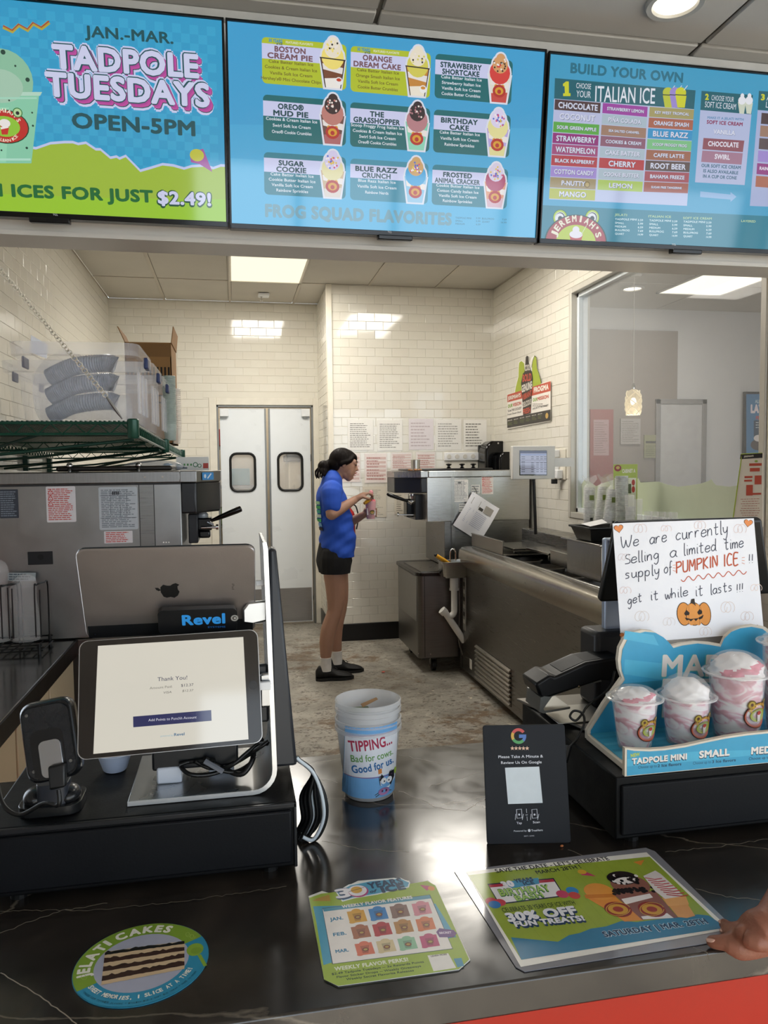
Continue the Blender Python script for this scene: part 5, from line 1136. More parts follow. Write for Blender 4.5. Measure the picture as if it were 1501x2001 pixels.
# flip lids
def lid_(y0, y1, x0, x1, up):
    mb = MB().box(x0, x1, y0, y1, .957, .962).box(x0, x0+.006, y0, y1, .957, .957+up).box(x0-.006, x0+.012, y0, y1, .957+up-.006, .957+up)
    return O('flip_lid', mb, steel('#908c85', .2, (1, 30, 1)), fz, bevel=.002)
lid_(4.77, 5.44, 1.72, 2.1, .095); lid_(3.98, 4.3, 1.85, 2.1, .085)
for y0, y1, z in ((4.35, 4.72, 1.0), (4.78, 5.2, .985)): O('slide_lid', MB().box(1.86 if z == 1.0 else 1.80, 2.11, y0, y1, z, z+.015).box(1.86 if z == 1.0 else 1.80, 2.11, y0, y0+.01, z-.03, z), steel('#8a8781', .1, (1, 30, 1)), fz, bevel=.003)
for i in range(6): y = 3.3+i*.37; O('tub', MB().lathe([(.001, .0), (.11, .0), (.115, .06), (.125, .062), (.118, .064), (.11, .03), (.001, .03)], (1.87, y, .862), 24), M('#6d6862', .4, .6), fz, smooth=50)
# dipper well on its end, faucet, drain
dw = T('dipper_well', 'small square steel dipper well on the end of the freezer with white drain pipe', 'sink', (1.56, 5.36, .8))
wa = at(862, 1097, Y=5.33); WZ = at(890, 1097, Y=5.33).z; wx0, wx1, wy0, wy1 = wa.x, at(912, 1097, Y=5.33).x-.0, 5.27, 5.43
def rr_(s_, z): return [V((p[0], p[1], z)) for p in rrect((wx1-wx0)*s_, (wy1-wy0)*s_, .02, 4, (wx0+wx1)/2, (wy0+wy1)/2)]
O('bowl', MB().rings([rr_(.8, WZ-.115), rr_(.93, WZ-.10), rr_(1., WZ-.004), rr_(1.06, WZ), rr_(1.05, WZ+.003), rr_(.96, WZ), rr_(.88, WZ-.09), rr_(.6, WZ-.095)]), ST2, dw, smooth=40)
O('mount_bracket', MB().box(wx1-.005, wx1+.035, wy0-.005, wy0, WZ-.12, WZ+.02).box(wx1+.0, FX+.0, wy0+.01, wy1-.01, WZ-.09, WZ-.02), STD, dw, bevel=.002)
fx = at(880, 1080, Y=5.38).x
O('faucet', MB().tube(spline([(fx-.003, 5.37, WZ-.02), (fx-.003, 5.37, WZ+.06), (fx+.01, 5.37, WZ+.085), (fx+.03, 5.37, WZ+.08), (fx+.038, 5.37, WZ+.045), (fx+.038, 5.37, WZ+.0)], 5), .005, 8), CHROME, dw, smooth=50)
PV = M('#e4e1da', .35); dxx = (wx0+wx1)/2+.01; dy = 5.36
O('drain_pipe', MB().cyl((dxx, dy, WZ-.115), (dxx, dy, WZ-.2), .032, n=20).cyl((dxx, dy, WZ-.2), (dxx, dy, WZ-.215), .036, n=20).tube(spline([(dxx, dy, WZ-.2), (dxx, dy, WZ-.33), (dxx-.005, dy, WZ-.385), (dxx-.04, dy, WZ-.405), (dxx-.075, dy, WZ-.375)], 5), .023, 16), PV, dw, smooth=45)
O('drain_elbow', MB().tube(spline([(dxx-.08, dy, WZ-.37), (dxx-.06, dy, WZ-.39), (dxx, dy+.01, WZ-.48), (dxx+.08, dy+.02, WZ-.6)], 5), .024, 16).cyl((dxx-.095, dy, WZ-.355), (dxx-.07, dy, WZ-.38), .03, n=18), PV, dw, smooth=45)
O('supply_hose', MB().tube(spline([(dxx+.045, dy+.02, WZ-.1), (dxx+.045, dy+.02, WZ-.4), (dxx+.04, dy+.02, WZ-.6), (dxx+.08, dy+.03, WZ-.72)], 5), .006, 8), STD, dw, smooth=45)
sa, sb = at(852, 1085, Y=5.31), at(884, 1105, Y=5.34)
sc_ = T('ice_cream_scoop', 'yellow-handled scoop resting in the small steel dipper well', 'scoop', tuple(sb))
O('handle', MB().tube([sa, sa+(sb-sa)*.08, sa+(sb-sa)*.5, sb], [.009, .014, .015, .009], 12), M('#e2a52a', .4), sc_, smooth=50)
O('butt_cap', MB().sph(sa-(sb-sa)*.01, .013, .01, .012, 12, 8), BLACK, sc_, smooth=50)
O('paddle', MB().tube([sb, sb+(sb-sa)*.35+V((0, .01, -.03)), sb+(sb-sa)*.45+V((0, .01, -.05))], [.006, .012, .018], 10), CHROME, sc_, smooth=50)
# ------------------------------------------------------------------ order monitor
om = T('order_monitor', 'pale framed order monitor on a black pole over the right freezer', 'monitor', (2.0, 4.9, 1.075))
a, b = at(1002, 937, Y=4.9), at(1085, 871, Y=4.9)
O('housing', MB().box(a.x, b.x, 4.9, 4.94, a.z, b.z), M('#d9d7d2', .4, 0, .02), om, bevel=.004)
O('wall_arm', MB().box(b.x-.06, 2.30, 4.94, 5.0, (a.z+b.z)/2-.03, (a.z+b.z)/2+.03), M('#c9c6c0', .4, .2), om)
P = Pr(V((0, 4.8993, 0)), X_, Z_, emit=.62, step=.0002)
P.rect(1015, 880, 1069, 929, '#1e2430'); P.rect(1017, 882, 1068, 927, '#a9adc4'); P.rect(1017, 882, 1068, 886, '#26325c'); P.rect(1017, 887, 1068, 890, '#8d9cc4')
for i, y in enumerate((892, 896, 901, 904, 908, 912, 917, 921)):
    for x in (1019, 1038, 1048, 1056, 1063):
        if x == 1019 or i != 2: P.rect(x, y, x+(7 if x == 1019 else 5), y+1.3, '#4a4c60')
for y in (899, 903, 915): P.rect(1017, y, 1068, y+.7, '#5a4c60')
P.done('screen_image', om)
pp = at(1047, 940, Y=4.92)
O('pole', MB().cyl((pp.x, 4.92, 1.078), (pp.x-.015, 4.92, a.z+.02), .011, n=12), M('#0f0f10', .35), om, smooth=40)
# outlet, charger
a = at(1095, 905, X=XR-.006)
wo = T('wall_outlet', 'white wall outlet with plugged chargers beside the order monitor', 'outlet', tuple(a))
O('cover_plate', MB().box(XR-.012, XR-.004, a.y-.1, a.y+.05, a.z-.12, a.z+.1), M('#dcd6c8', .4), wo, bevel=.003)
for dy, dz, s_ in ((.02, .07, .028), (.03, -.03, .03), (-.03, -.08, .032)): O('charger', MB().box(XR-.06, XR-.012, a.y+dy-s_, a.y+dy+s_, a.z+dz-s_, a.z+dz+s_), WHITEP, wo, bevel=.006)
O('plug', MB().box(XR-.07, XR-.03, a.y-.01, a.y+.02, a.z-.15, a.z-.115), BLACK, wo, bevel=.004)
# mission poster on the right wall
mp_ = T('wall_poster', 'cut-out poster with green silhouette and tall lettered cup on the right tiled wall', 'poster', (XR-.008, 5.9, 1.87))
P = Pr(V((XR-.010, 0, 0)), -Y_, Z_, step=.0006, z0=.0005); P.view(980, 680, 7.143)
outl = [(85, 645), (185, 620), (200, 540), (235, 400), (238, 280), (245, 200), (280, 178), (310, 185), (335, 200), (340, 130), (360, 106), (385, 115), (392, 200), (430, 130), (470, 98), (495, 130), (505, 280), (530, 350), (562, 492), (690, 458), (690, 1022), (85, 1135)]
mb = MB().prism([tuple(P.px(*q)) for q in outl], V((XR-.0095, 0, 0)), -Y_, Z_, .004); O('board', mb, M('#e6e2d8', .5), mp_)
P.O = V((XR-.0138, 0, 0))
P.poly([(190, 620), (205, 540), (240, 400), (243, 280), (250, 205), (280, 182), (318, 215), (330, 400), (340, 600), (440, 560), (430, 300), (436, 180), (468, 105), (490, 135), (500, 285), (525, 355), (556, 495), (400, 600)], '#a5b43a')
P.line([(425, 270), (440, 180), (466, 108), (490, 132), (500, 280), (525, 350), (560, 490)], 5, '#2c3320')
P.poly([(85, 655), (690, 462), (690, 600), (85, 760)], '#c25440'); P.poly([(85, 760), (690, 600), (690, 860), (85, 985)], '#ece7df')
P.poly([(85, 985), (690, 858), (690, 1010), (85, 1115)], '#37332f')
P.text("JEREMIAH'S", 95, 728, 272, 680, 48, '#efe8dc', .05); P.text('FROGMA', 455, 622, 662, 572, 66, '#efe8dc', .07)
P.text('OUR', 95, 838, 160, 820, 45, '#86a83e', .05); P.text('VISION', 162, 818, 280, 790, 45, '#c25440', .05); P.text('OUR', 443, 750, 505, 735, 45, '#86a83e', .05); P.text('MISSION', 507, 733, 664, 695, 45, '#c25440', .05)
P.text('To be THE COOLEST', 92, 895, 285, 850, 30, '#3a3530', .03); P.text('Frozen Dessert Brand', 92, 942, 280, 900, 24, '#3a3530', .02); P.text('LIVE LIFE TO THE COOLEST', 440, 862, 662, 808, 24, '#3a3530', .03)
P.words(440, 770, 664, 820, 2, '#5a544c', .3, 4)
for i in range(6): x = 95+i*84; y = 1010-i*18; P.text('BRAVE', x, y+12, x+60, y, 12, '#d9d4c9', .04); P.words(x, y+18, x+66, y+70, 3, '#7f8a4a', .3, i)
P.poly([(280, 490), (305, 360), (330, 330), (340, 210), (345, 130), (362, 106), (382, 118), (385, 200), (410, 300), (430, 330), (445, 440), (435, 480), (428, 700), (415, 910), (310, 940), (298, 720)], '#35302c')
for s_, a, b, c, d, h, cc in (('COOL', 335, 320, 405, 305, 78, '#dcd6cb'), ('BOLD', 302, 470, 425, 450, 95, '#c25440'), ('GENUINE', 290, 620, 435, 560, 95, '#e6e0d6'), ('VIBRANT', 302, 730, 432, 660, 75, '#c25440'), ('DELICIOUS', 305, 830, 425, 780, 70, '#d5cfc4'), ('FRESH', 308, 925, 412, 895, 70, '#c25440')): P.text(s_, a, b, c, d, h, cc, .05)
P.disc(640, 945, 20, '#c9a45a', 40)
P.done('printing', mp_)
# ------------------------------------------------------------------ things on the freezer ledge by the window
LZ = 1.077
BAGM = M('#f6f6fa', .1, 0, 0, bump=.5, bscale=40, alpha=.25)
def sleeve(px_, pyt, y, lab_, lean=0.):
    p = at(px_, 1050, Y=y); tz = at(px_, pyt, Y=y).z; h = tz-LZ; x = p.x
    t = T('cup_sleeve', lab_, 'cup sleeve', (x, y, LZ), group='bagged sleeves of cups by the side window')
    mb = MB(); pr_ = []
    n = 26
    for i in range(n): z = .06+(h-.09)*i/n; pr_ += [(.030, z), (.033, z+.001), (.033, z+.003), (.030, z+.004)]
    mb.lathe([(.02, .003), (.022, .005)]+pr_+[(.028, h-.025)], (0, 0, 0), 20)
    sh_ = lambda q: V((q.x+x+lean*q.z, q.y+y, q.z+LZ))
    mb.v = [sh_(q) for q in mb.v]; O('cups', mb, M('#d8dadb', .2, 0, .25, 60, alpha=.6), t, smooth=40)
    mb = MB(); rs = []
    for z, r in ((.002, .03), (.05, .037), (h*.5, .039), (h-.02, .036), (h+.0, .02), (h+.02, .032), (h+.04, .05)):
        rs.append([V(((r+.003*sin(5*q+z*60))*cos(q), (r*(1 if z < h-.01 else .4))*sin(q), z+(.012*sin(3*q) if z > h+.01 else 0))) for q in [2*pi*j/24 for j in range(24)]])
    mb.rings(rs, caps=False); mb.v = [sh_(q) for q in mb.v]; O('plastic_bag', mb, BAGM, t, smooth=60)
    P = Pr(V((x-.02+lean*h*.7, y-.040, LZ+h*.72)), X_, Z_); P.poly_uv([(0, 0), (.03, 0), (.03, .03), (0, .03)], '#7a8a4a'); P.poly_uv([(.004, -h*.35), (.022, -h*.35), (.022, -h*.35+.018), (.004, -h*.35+.018)], '#2a2a2a'); P.done('printed_label', t)
sleeve(1152, 945, 4.35, 'leftmost bagged sleeve of clear cups by the side window', .0)
sleeve(1168, 943, 4.22, 'second bagged sleeve of clear cups from the left, leaning slightly right', .12)
sleeve(1184, 948, 4.08, 'third bagged sleeve of clear cups, beside the green card', .14)
p = at(1215, 1012, Y=3.98); cupstack('cup_stack', (p.x, 3.98), .027, .036, LZ+.001, at(1215, 930, Y=3.98).z, 34, 'tall unwrapped stack of clear cups in front of the green cabinet card', M('#cfd2d0', .15, 0, .2, 60, alpha=.6))
p = at(1232, 1012, Y=3.92); cupstack('cup_stack', (p.x, 3.92), .022, .026, LZ+.001, at(1232, 990, Y=3.92).z, 7, 'short stack of small clear cups beside the tall unwrapped stack', M('#d6d8d6', .15, 0, .2, 60, alpha=.6))
def clearcup(px_, pyt, y, r, lab_, grp=None, logo='#7a2f3a'):
    p = at(px_, 1012, Y=y); h = at(px_, pyt, Y=y).z-LZ
    t = T('clear_cup', lab_, 'cup', (p.x, y, LZ), group=grp)
    O('wall', MB().lathe([(r*.7, .002), (r*.72, .004), (r, h), (r*1.05, h+.002), (r*.97, h), (r*.69, .006), (.001, .005)], (p.x, y, LZ), 22), PLASTIC, t, smooth=40)
    P = Pr(V((p.x, y, LZ)), X_, Z_, fn=lambda a_, b_, h_: V((p.x+(r*.88+h_)*sin(a_/r), y-(r*.88+h_)*cos(a_/r), LZ+b_)))
    P.disc(0, h*.5, r*.5, logo, r*.4, uv=True); P.disc(0, h*.5, r*.25, '#9aa85a', r*.2, uv=True); P.done('printed_badge', t)
clearcup(1230, 968, 3.86, .026, 'tall clear cup with maroon badge standing left of another by the card')
clearcup(1247, 976, 3.80, .024, 'tall clear cup with maroon badge, the right one of the tall pair')
for i, px_ in enumerate((1267, 1279, 1293, 1306, 1316)): clearcup(px_, 1000+i*.5, 3.70-.03*i, .022, 'small clear cup, number %s from the left in the row behind the black tablet' % ('one', 'two', 'three', 'four', 'five')[i], 'row of small clear cups behind the tablet', '#2e2c2c')
# cabinet card
cc_ = T('cabinet_card', 'lime green standing card reading Cabinet A behind the cup stacks', 'card', tuple(at(1222, 1000, Y=4.12)))
A_, B_ = at(1199, 1020, Y=4.12), at(1246, 907, Y=4.12)
O('panel', MB().box(A_.x, B_.x, 4.12, 4.125, LZ+.001, B_.z), M('#b5c45c', .5), cc_)
P = Pr(V((0, 4.1195, 0)), X_, Z_, step=.0003); P.view(1100, 860, 3.743)
P.rect(374, 180, 540, 276, '#a9bb4e'); P.text('CABINET A', 434, 240, 530, 236, 26, '#e6e2cf', .06); P.disc(402, 205, 26, '#8d2f38', 24); P.disc(402, 202, 14, '#c9b05a', 12); P.rect(378, 276, 536, 560, '#dfe0c4')
P.disc(515, 310, 12, '#b53a2c', 22); P.disc(515, 360, 12, '#b53a2c', 24); P.rect(476, 320, 500, 390, '#55603a'); P.done('printing', cc_)
# leaning menu card
mc = T('flavour_card', 'tall cream card with red blocks and green edge leaning at the right window end', 'card', (2.27, 3.1, LZ))
A_, B_, D_, E_ = at(1443, 887, X=2.235), at(1500, 887, X=2.235), at(1500, 1030, X=2.215), at(1428, 1030, X=2.215)
p0 = at(1420, 1030, X=2.20); U = V((0.1, -1, 0)).normalized(); W = V((.09, 0.02, 1)).normalized(); W = (W-U*W.dot(U)).normalized()
bl = at(1424, 1040, X=2.19); U = V((.35, -1, 0)).normalized(); 
pl = Pr(bl, U, W, step=.0005, z0=.0005); pl.view(1100, 860, 3.743)
q = [pl.px(1296, 100), pl.px(1450, 97), pl.px(1460, 640), pl.px(1232, 640)]
O('board', MB().prism([tuple(v) for v in q][::-1], bl, U, W, -.006), M('#e0d8c8', .5), mc)
pl.poly([(1290, 105), (1450, 99), (1450, 134), (1286, 140)], '#241f22'); pl.text("JEREMIAH'S", 1315, 128, 1385, 124, 11, '#e6e0d2', .05); pl.poly([(1296, 100), (1450, 97), (1450, 101), (1294, 106)], '#a5b93a'); pl.poly([(1296, 110), (1300, 140), (1246, 600), (1238, 600)], '#a5b93a')
for r_ in ((1355, 173, 1445, 192), (1360, 207, 1432, 233), (1322, 265, 1380, 280), (1320, 292, 1378, 306), (1396, 263, 1446, 328), (1336, 330, 1384, 408), (1384, 390, 1446, 404)): pl.rect(*r_, '#c0533f')
pl.words(1290, 425, 1445, 560, 8, '#b0604f', .2, 6, 'c'); pl.disc(1405, 158, 12, '#8fa84a', 8); pl.done('printing', mc)
# black bin with a paper bag and green tag
bY = 3.62
a, b = at(1150, 1031, Y=bY), at(1237, 1024, Y=bY); zb_ = at(1175, 1059, Y=bY).z
bk = T('black_bin', 'black plastic tray bin with a torn paper and green tag left of the black tablet', 'bin', ((a.x+b.x)/2, bY+.12, zb_))
def bb(x0, x1, y0, y1, z): return [V((x0, y0, z)), V((x1, y0, z)), V((x1, y1, z)), V((x0, y1, z))]
O('tub', MB().rings([bb(a.x+.03, b.x-.03, bY+.03, bY+.2, zb_), bb(a.x+.01, b.x, bY, bY+.23, a.z-.012), bb(a.x, b.x+.01, bY-.01, bY+.24, a.z-.01), bb(a.x, b.x+.01, bY-.01, bY+.24, a.z), bb(a.x+.015, b.x-.01, bY+.01, bY+.22, a.z-.002), bb(a.x+.04, b.x-.035, bY+.04, bY+.19, zb_+.01)]), BLACK, bk, bevel=.003)
O('paper_scrap', MB().add([(a.x+.02, bY+.02, a.z+.004), (a.x+.11, bY+.01, a.z+.022), (a.x+.15, bY+.15, a.z+.03), (a.x+.04, bY+.17, a.z+.006), (a.x+.08, bY+.08, a.z+.02)], [(0, 1, 4), (1, 2, 4), (2, 3, 4), (3, 0, 4)]), PAPER, bk)
O('green_tag', MB().add([(a.x+.145, bY, a.z-.0), (a.x+.19, bY, a.z+.0), (a.x+.18, bY, a.z+.02), (a.x+.148, bY, a.z+.03), (a.x+.16, bY, a.z+.015)], [(0, 1, 2, 4), (0, 4, 3)]), M('#4fc02c', .5), bk)
O('raised_lid', MB().box(a.x+.0, 2.119, bY-.12, bY+.34, zb_-.012, zb_-.001).box(a.x+.02, 2.119, bY-.1, bY+.3, .958, zb_-.012), steel('#8a8781', .2, (1, 30, 1)), fz, bevel=.003)
# ------------------------------------------------------------------ beyond the window
p = at(1238, 768, Y=5.75)
pd = T('pendant_lamp', 'glass pendant lamp with cream swirls hanging beyond the side window', 'lamp', tuple(p))
zt3, zb3 = at(1240, 760, Y=5.75).z, at(1240, 811, Y=5.75).z; H = zt3-zb3
def pr_r(f): return .062*(0.55+.45*sin(pi*min(1, (1-f)*.62+.25))) if True else 0
R_ = lambda f: .064*math.sqrt(max(.05, 1-((f-.42)/.78)**2))
O('shade', MB().lathe([(R_(i/12), H*i/12) for i in range(12)]+[(.012, H)], (p.x, 5.75, zb3), 28, caps=False), M('#f6ead0', .15, 0, 0, alpha=.35), pd, smooth=60)
for k in range(7):
    s_ = 1 if k % 2 else -1
    O('glass_swirl', MB().tube([(p.x+(R_(f)+.001)*cos(s_*f*4.2+k*.9), 5.75+(R_(f)+.001)*sin(s_*f*4.2+k*.9), zb3+H*f) for f in [j/16 for j in range(16)]], .0042, 6), M('#f0dcb0', .3, emit=.9, var=0), pd, smooth=60)
O('bulb', MB().sph((p.x, 5.75, zb3+H*.52), .022, .022, .03, 14, 10), M('#fff0cc', .4, emit=5, var=0), pd, smooth=60)
O('cap', MB().lathe([(.014, H), (.016, H+.02), (.006, H+.045), (.001, H+.046)], (p.x, 5.75, zb3), 14), CHROME, pd, smooth=50)
O('cord', MB().cyl((p.x, 5.75, zb3+H+.04), (p.x, 5.75, ZL), .0028, n=6), M('#d9d5ce', .4), pd)
O('ceiling_rose', MB().lathe([(.05, -.02), (.06, -.004), (.06, 0), (.001, 0)], (p.x, 5.75, ZL), 20), M('#c9c6c0', .4), pd, smooth=50)
l = bpy.data.lights.new('bulb', 'POINT'); l.energy = 3; l.shadow_soft_size = .05; l.color = (1, .85, .6); o = bpy.data.objects.new('pendant_light', l); C.objects.link(o); o.location = (p.x, 5.75, zb3-.03)
downlight(tuple(at(1236, 563, Z=ZL+.0)), .1, 'round recessed downlight seen through the side window above the pendant', 18)
tp = T('ceiling_light_panel', 'slanting bright light panel seen through the upper right of the side window', 'light', (4.2, 6.0, ZL))
q = [at(x, y, Z=ZL-.004) for x, y in ((1340, 578), (1455, 578), (1540, 530), (1426, 530))]
x0, x1, y0, y1 = q[0].x-.1, q[0].x+.5, 5.6, 6.3
mb = MB().box(3.72, 4.32, 5.35, 6.28, ZL-.006, ZL); O('diffuser', mb, M('#fff6dc', .5, emit=1.6, var=0), tp)
O('frame', MB().box(3.70, 3.72, 5.33, 6.3, ZL-.012, ZL).box(4.32, 4.34, 5.33, 6.3, ZL-.012, ZL).box(3.70, 4.34, 6.28, 6.3, ZL-.012, ZL).box(3.70, 4.34, 5.33, 5.35, ZL-.012, ZL), WHITEP, tp)
arealight('far_panel_lamp', (4.0, 5.8, ZL-.03), (0, 0, -1), .5, .9, 10, (1, .95, .87))
def flat(name, lab_, cat, px0, py0, px1, py1, y, base, draw=None, th=.012):
    a, b = at(px0, py1, Y=y), at(px1, py0, Y=y); t = T(name, lab_, cat, ((a.x+b.x)/2, y+th, a.z))
    O('panel', MB().box(a.x, b.x, y, y+th, a.z, b.z), M(base, .5), t)
    if draw: P = Pr(V((0, y-.0003, 0)), X_, Z_, step=.0006); draw(P); P.done('printing', t)
    return t
YQ = YB-.056
flat('red_notice_board', 'tall red board with white sheet seen through the left side of the window', 'board', 1153, 800, 1199, 955, YQ, '#8d4240', lambda P: (P.rect(1160, 820, 1190, 890, '#a9878a'), P.words(1162, 824, 1188, 886, 14, '#7a5a60', .3, 3)))
flat('notice', 'pale notice sheet right of the red board beyond the window', 'notice', 1213, 818, 1252, 868, YQ, '#a59f9c', lambda P: P.words(1216, 822, 1250, 864, 12, '#77716e', .3, 4))
flat('notice', 'small olive and black notice left of the grey door beyond the window', 'notice', 1259, 850, 1290, 895, YQ, '#8f8f70', lambda P: (P.rect(1262, 862, 1288, 866, '#2e2c2c'), P.words(1262, 870, 1288, 892, 6, '#66664c', .3, 5)))
def lay(P):
    P.view(950, 480, 2.724); P.poly([(1385, 790), (1500, 790), (1500, 1105), (1385, 1105)], '#3b78a8'); P.text('ALL NEW', 1432, 838, 1500, 838, 18, '#cfe0ea', .02); P.text('LAYERED', 1408, 888, 1560, 888, 40, '#e8dce4', .09); P.text('FEATURES', 1436, 925, 1530, 925, 18, '#c9443c', .04)
    P.poly([(1425, 930), (1540, 930), (1540, 1060), (1425, 1060)], '#23405c'); P.disc(1450, 1060, 42, '#4a3f44', 30); P.disc(1450, 1025, 26, '#e3dcdc', 18); P.words(1435, 935, 1530, 975, 3, '#cfd8e2', .3, 2)
flat('framed_poster', 'blue framed dessert poster at the right edge beyond the window', 'poster', 1454, 766, 1530, 886, YQ, '#14161c', lay, .03)
bt = T('side_table', 'grey lobby table with a dark edge seen low through the window', 'table', (3.9, 6.2, 0))
O('tabletop', MB().box(3.2, 4.6, 5.9, 6.5, 1.0, 1.04), M('#4a4240', .4), bt, bevel=.005)
for x, y in ((3.3, 6.0), (4.5, 6.0), (3.3, 6.4), (4.5, 6.4)): O('leg', MB().cyl((x, y, 0), (x, y, 1.0), .025), M('#55504e', .4, .5), bt)
chr_ = T('reflected_chair', 'dark rounded chair added behind the grey table for a chair reflected in the window glass', 'chair', (3.75, 6.7, 0))  # chair silhouette reflected in the window glass, built as an object behind it
O('backrest', MB().prism([(p[0], p[1]) for p in rrect(.36, .42, .1, 5, 0, 0)], V((3.85, 6.72, 1.17)), X_, Z_, .04), M('#3c3634', .5), chr_, bevel=.01)
O('seat', MB().box(3.67, 4.03, 6.6, 6.9, .72, .77), M('#3c3634', .5), chr_, bevel=.015)
for x in (3.7, 4.0):
    O('back_post', MB().box(x-.012, x+.012, 6.70, 6.72, .77, 1.0), M('#2a2827', .4), chr_)
    for y in (6.63, 6.87): O('leg', MB().cyl((x, y, 0), (x, y, .72), .014), M('#2a2827', .4), chr_)
ALU = M('#b9bbbd', .28, 1, .04, 20); ALUW = M('#e9ebec', .25, .6, .02); GREYM = M('#6e6763', .32, .85, .04, 20)
RUBB = M('#0b0c0d', .4, 0, .05)
# ------------------------------------------------------------------ left cash drawer
DT = 1.052; DL0, DL1, DYf, DYb = -.356, .081, 1.121, 1.52
cdw = T('cash_drawer', 'black metal cash drawer under the left tablets', 'cash drawer', (-.14, 1.3, ZC))
O('case', MB().box(DL0, DL1, DYf+.006, DYb, ZC+.012, DT), M('#0b0c0e', .5, 0, .08, 30, .08, 300, spec=.22), cdw, bevel=.003)
O('drawer_front', MB().box(DL0+.008, DL1-.008, DYf, DYf+.008, ZC+.02, DT-.012), M('#0c0e12', .5, 0, .06, 20, .06, 300, spec=.22), cdw, bevel=.003)
O('front_frame', MB().box(DL0, DL1, DYf+.002, DYf+.01, DT-.009, DT-.001).box(DL1-.005, DL1, DYf+.002, DYf+.01, ZC+.012, DT-.001), M('#191a1d', .35), cdw, bevel=.0015)
for x in (DL0+.04, DL1-.04):
    for y in (DYf+.03, DYb-.04): O('foot', MB().cyl((x, y, ZC), (x, y, ZC+.013), .012, n=12), RUBB, cdw)
# ------------------------------------------------------------------ left point-of-sale stand
st = T('tablet_stand', 'bent aluminium stand with black side cover holding the two tablets', 'stand', (-.05, 1.25, DT))
pr_ = [(-.165, 0), (.018, 0)]+[(.018+.037*sin(radians(a)), .037-.037*cos(radians(a))) for a in range(15, 91, 15)]+[(.048, .375), (.046, .385)]
inn = [(.040, .385), (.041, .375)]+[(.018+.030*sin(radians(a)), .037-.030*cos(radians(a))) for a in range(90, 14, -15)]+[(.018, .007), (-.165, .007)]
PF = V((0, 1.345, DT+.001)); shp = pr_+inn
O('aluminium_frame', MB().prism(shp, PF, X_, Z_, .185), ALU, st, bevel=.002)
O('polished_edge', MB().prism([(a, b) for a, b in shp], V((0, 1.1605, DT+.001)), X_, Z_, .0015), ALUW, st)
cov = [(1.185, DT+.03), (1.33, DT+.03), (1.33, DT+.33), (1.24, DT+.372), (1.205, DT+.372)]
O('side_cover', MB().rings([[V((.0505, y, z)) for y, z in cov], [V((.088-.026*(z-DT-.03)/.35, y, z)) for y, z in cov]]), M('#24262b', .35), st, bevel=.005)
def tilted(px_bl, px_br, px_tl, yb, yt):
    A, B, D = at(*px_bl, Y=yb), at(*px_br, Y=yb), at(*px_tl, Y=yt); U = (B-A).normalized(); W = (D-A); h = W.length; W = (W-U*W.dot(U)).normalized(); return A, U, W, (B-A).length, h
# upper tablet seen from behind
A, U, W, w_, h_ = tilted((170, 1247), (499, 1232), (150, 1073), 1.21, 1.14); N = U.cross(W)
tb = T('tablet', 'upper tablet, its grey metal back with a black fruit emblem facing the counter', 'tablet', tuple(A+U*w_/2))
rr1 = [(a+w_/2, b+h_/2) for a, b in rrect(w_, h_, .013, 5)]
O('back_shell', MB().rings([[A+U*a+W*b for a, b in rr1], [A+U*(w_/2+(a-w_/2)*1.0)+W*(h_/2+(b-h_/2)*1.0)-N*.004 for a, b in rr1]]), M('#17181a', .3), tb)
O('metal_back', MB().rings([[A+U*(w_/2+(a-w_/2)*s_)+W*(h_/2+(b-h_/2)*s_)+N*z for a, b in rr1] for s_, z in ((1., 0), (.997, .0022), (.988, .0034), (.9, .0036))]), M('#a9a19d', .36, .85, .03, 30, .05, 500), tb, smooth=35)
P = Pr(A+N*.0037, U, W, step=.00004); P.view(0, 1040, 2.345)
ap = [(765, 245), (748, 240), (735, 252), (737, 275), (750, 295), (765, 300), (782, 296), (800, 300), (815, 290), (823, 272), (815, 262), (813, 248), (822, 240), (805, 233), (790, 238), (780, 245)]
P.poly(ap, '#0c0c0d'); P.poly([(710, 255), (725, 255), (738, 265), (728, 270), (716, 264)], '#0c0c0d')
P.text_uv('iPad', tuple(P.px(1063, 235)), tuple(P.px(1063, 262)), .0035, '#5b5653', .01)
P.poly_uv([(.004, .003), (w_-.004, .003), (w_-.004, .027), (.004, .025)], '#17181a'); c = P.px(437, 468); P.disc(c.x, c.y, .0035, '#050505', uv=True); P.disc(c.x, c.y, .0015, '#2a2d3a', uv=True)
for i in range(3): P.disc(750+12*i, 46, 3.2, '#cfcac5')
P.done('emblem', tb)
bk_ = tilted((312, 1228), (470, 1222), (312, 1176), 1.192, 1.175)
B0 = bk_[0]+N*.006; q = rrect(.115, .042, .008, 4, .0575, .021)
mt = T('tablet_bracket', 'black bracket lettered Revel Systems on the back of the upper tablet', 'bracket', tuple(B0))
O('grip', MB().prism(q, A+U*P_ if False else B0, bk_[1], bk_[2], .010), M('#121315', .3), mt, bevel=.003)
P = Pr(B0+N*.0102, bk_[1], bk_[2], step=.0001); P.view(0, 1040, 2.345)
P.text('Revel', 835, 425, 1033, 415, 44, '#2f96e6', .05); P.text('SYSTEMS', 952, 438, 1033, 436, 7, '#1f62a8', .03)
c = P.px(1075, 393); P.disc(c.x, c.y, .0055, '#9b9a96', uv=True); P.disc(c.x, c.y, .0032, '#35332f', uv=True); P.disc(c.x+.0005, c.y, .0018, '#b5b3ae', uv=True); P.done('lettering', mt)
def arm(parent, px0, py0, px1, py1, y): 
    a, b = at(px0, py1, Y=y), at(px1, py0, Y=y); O('arm', MB().box(a.x, b.x, y, y+.012, a.z, b.z), ALU, parent, bevel=.004)
a, b = at(474, 1217, Y=1.19), at(521, 1171, Y=1.19)
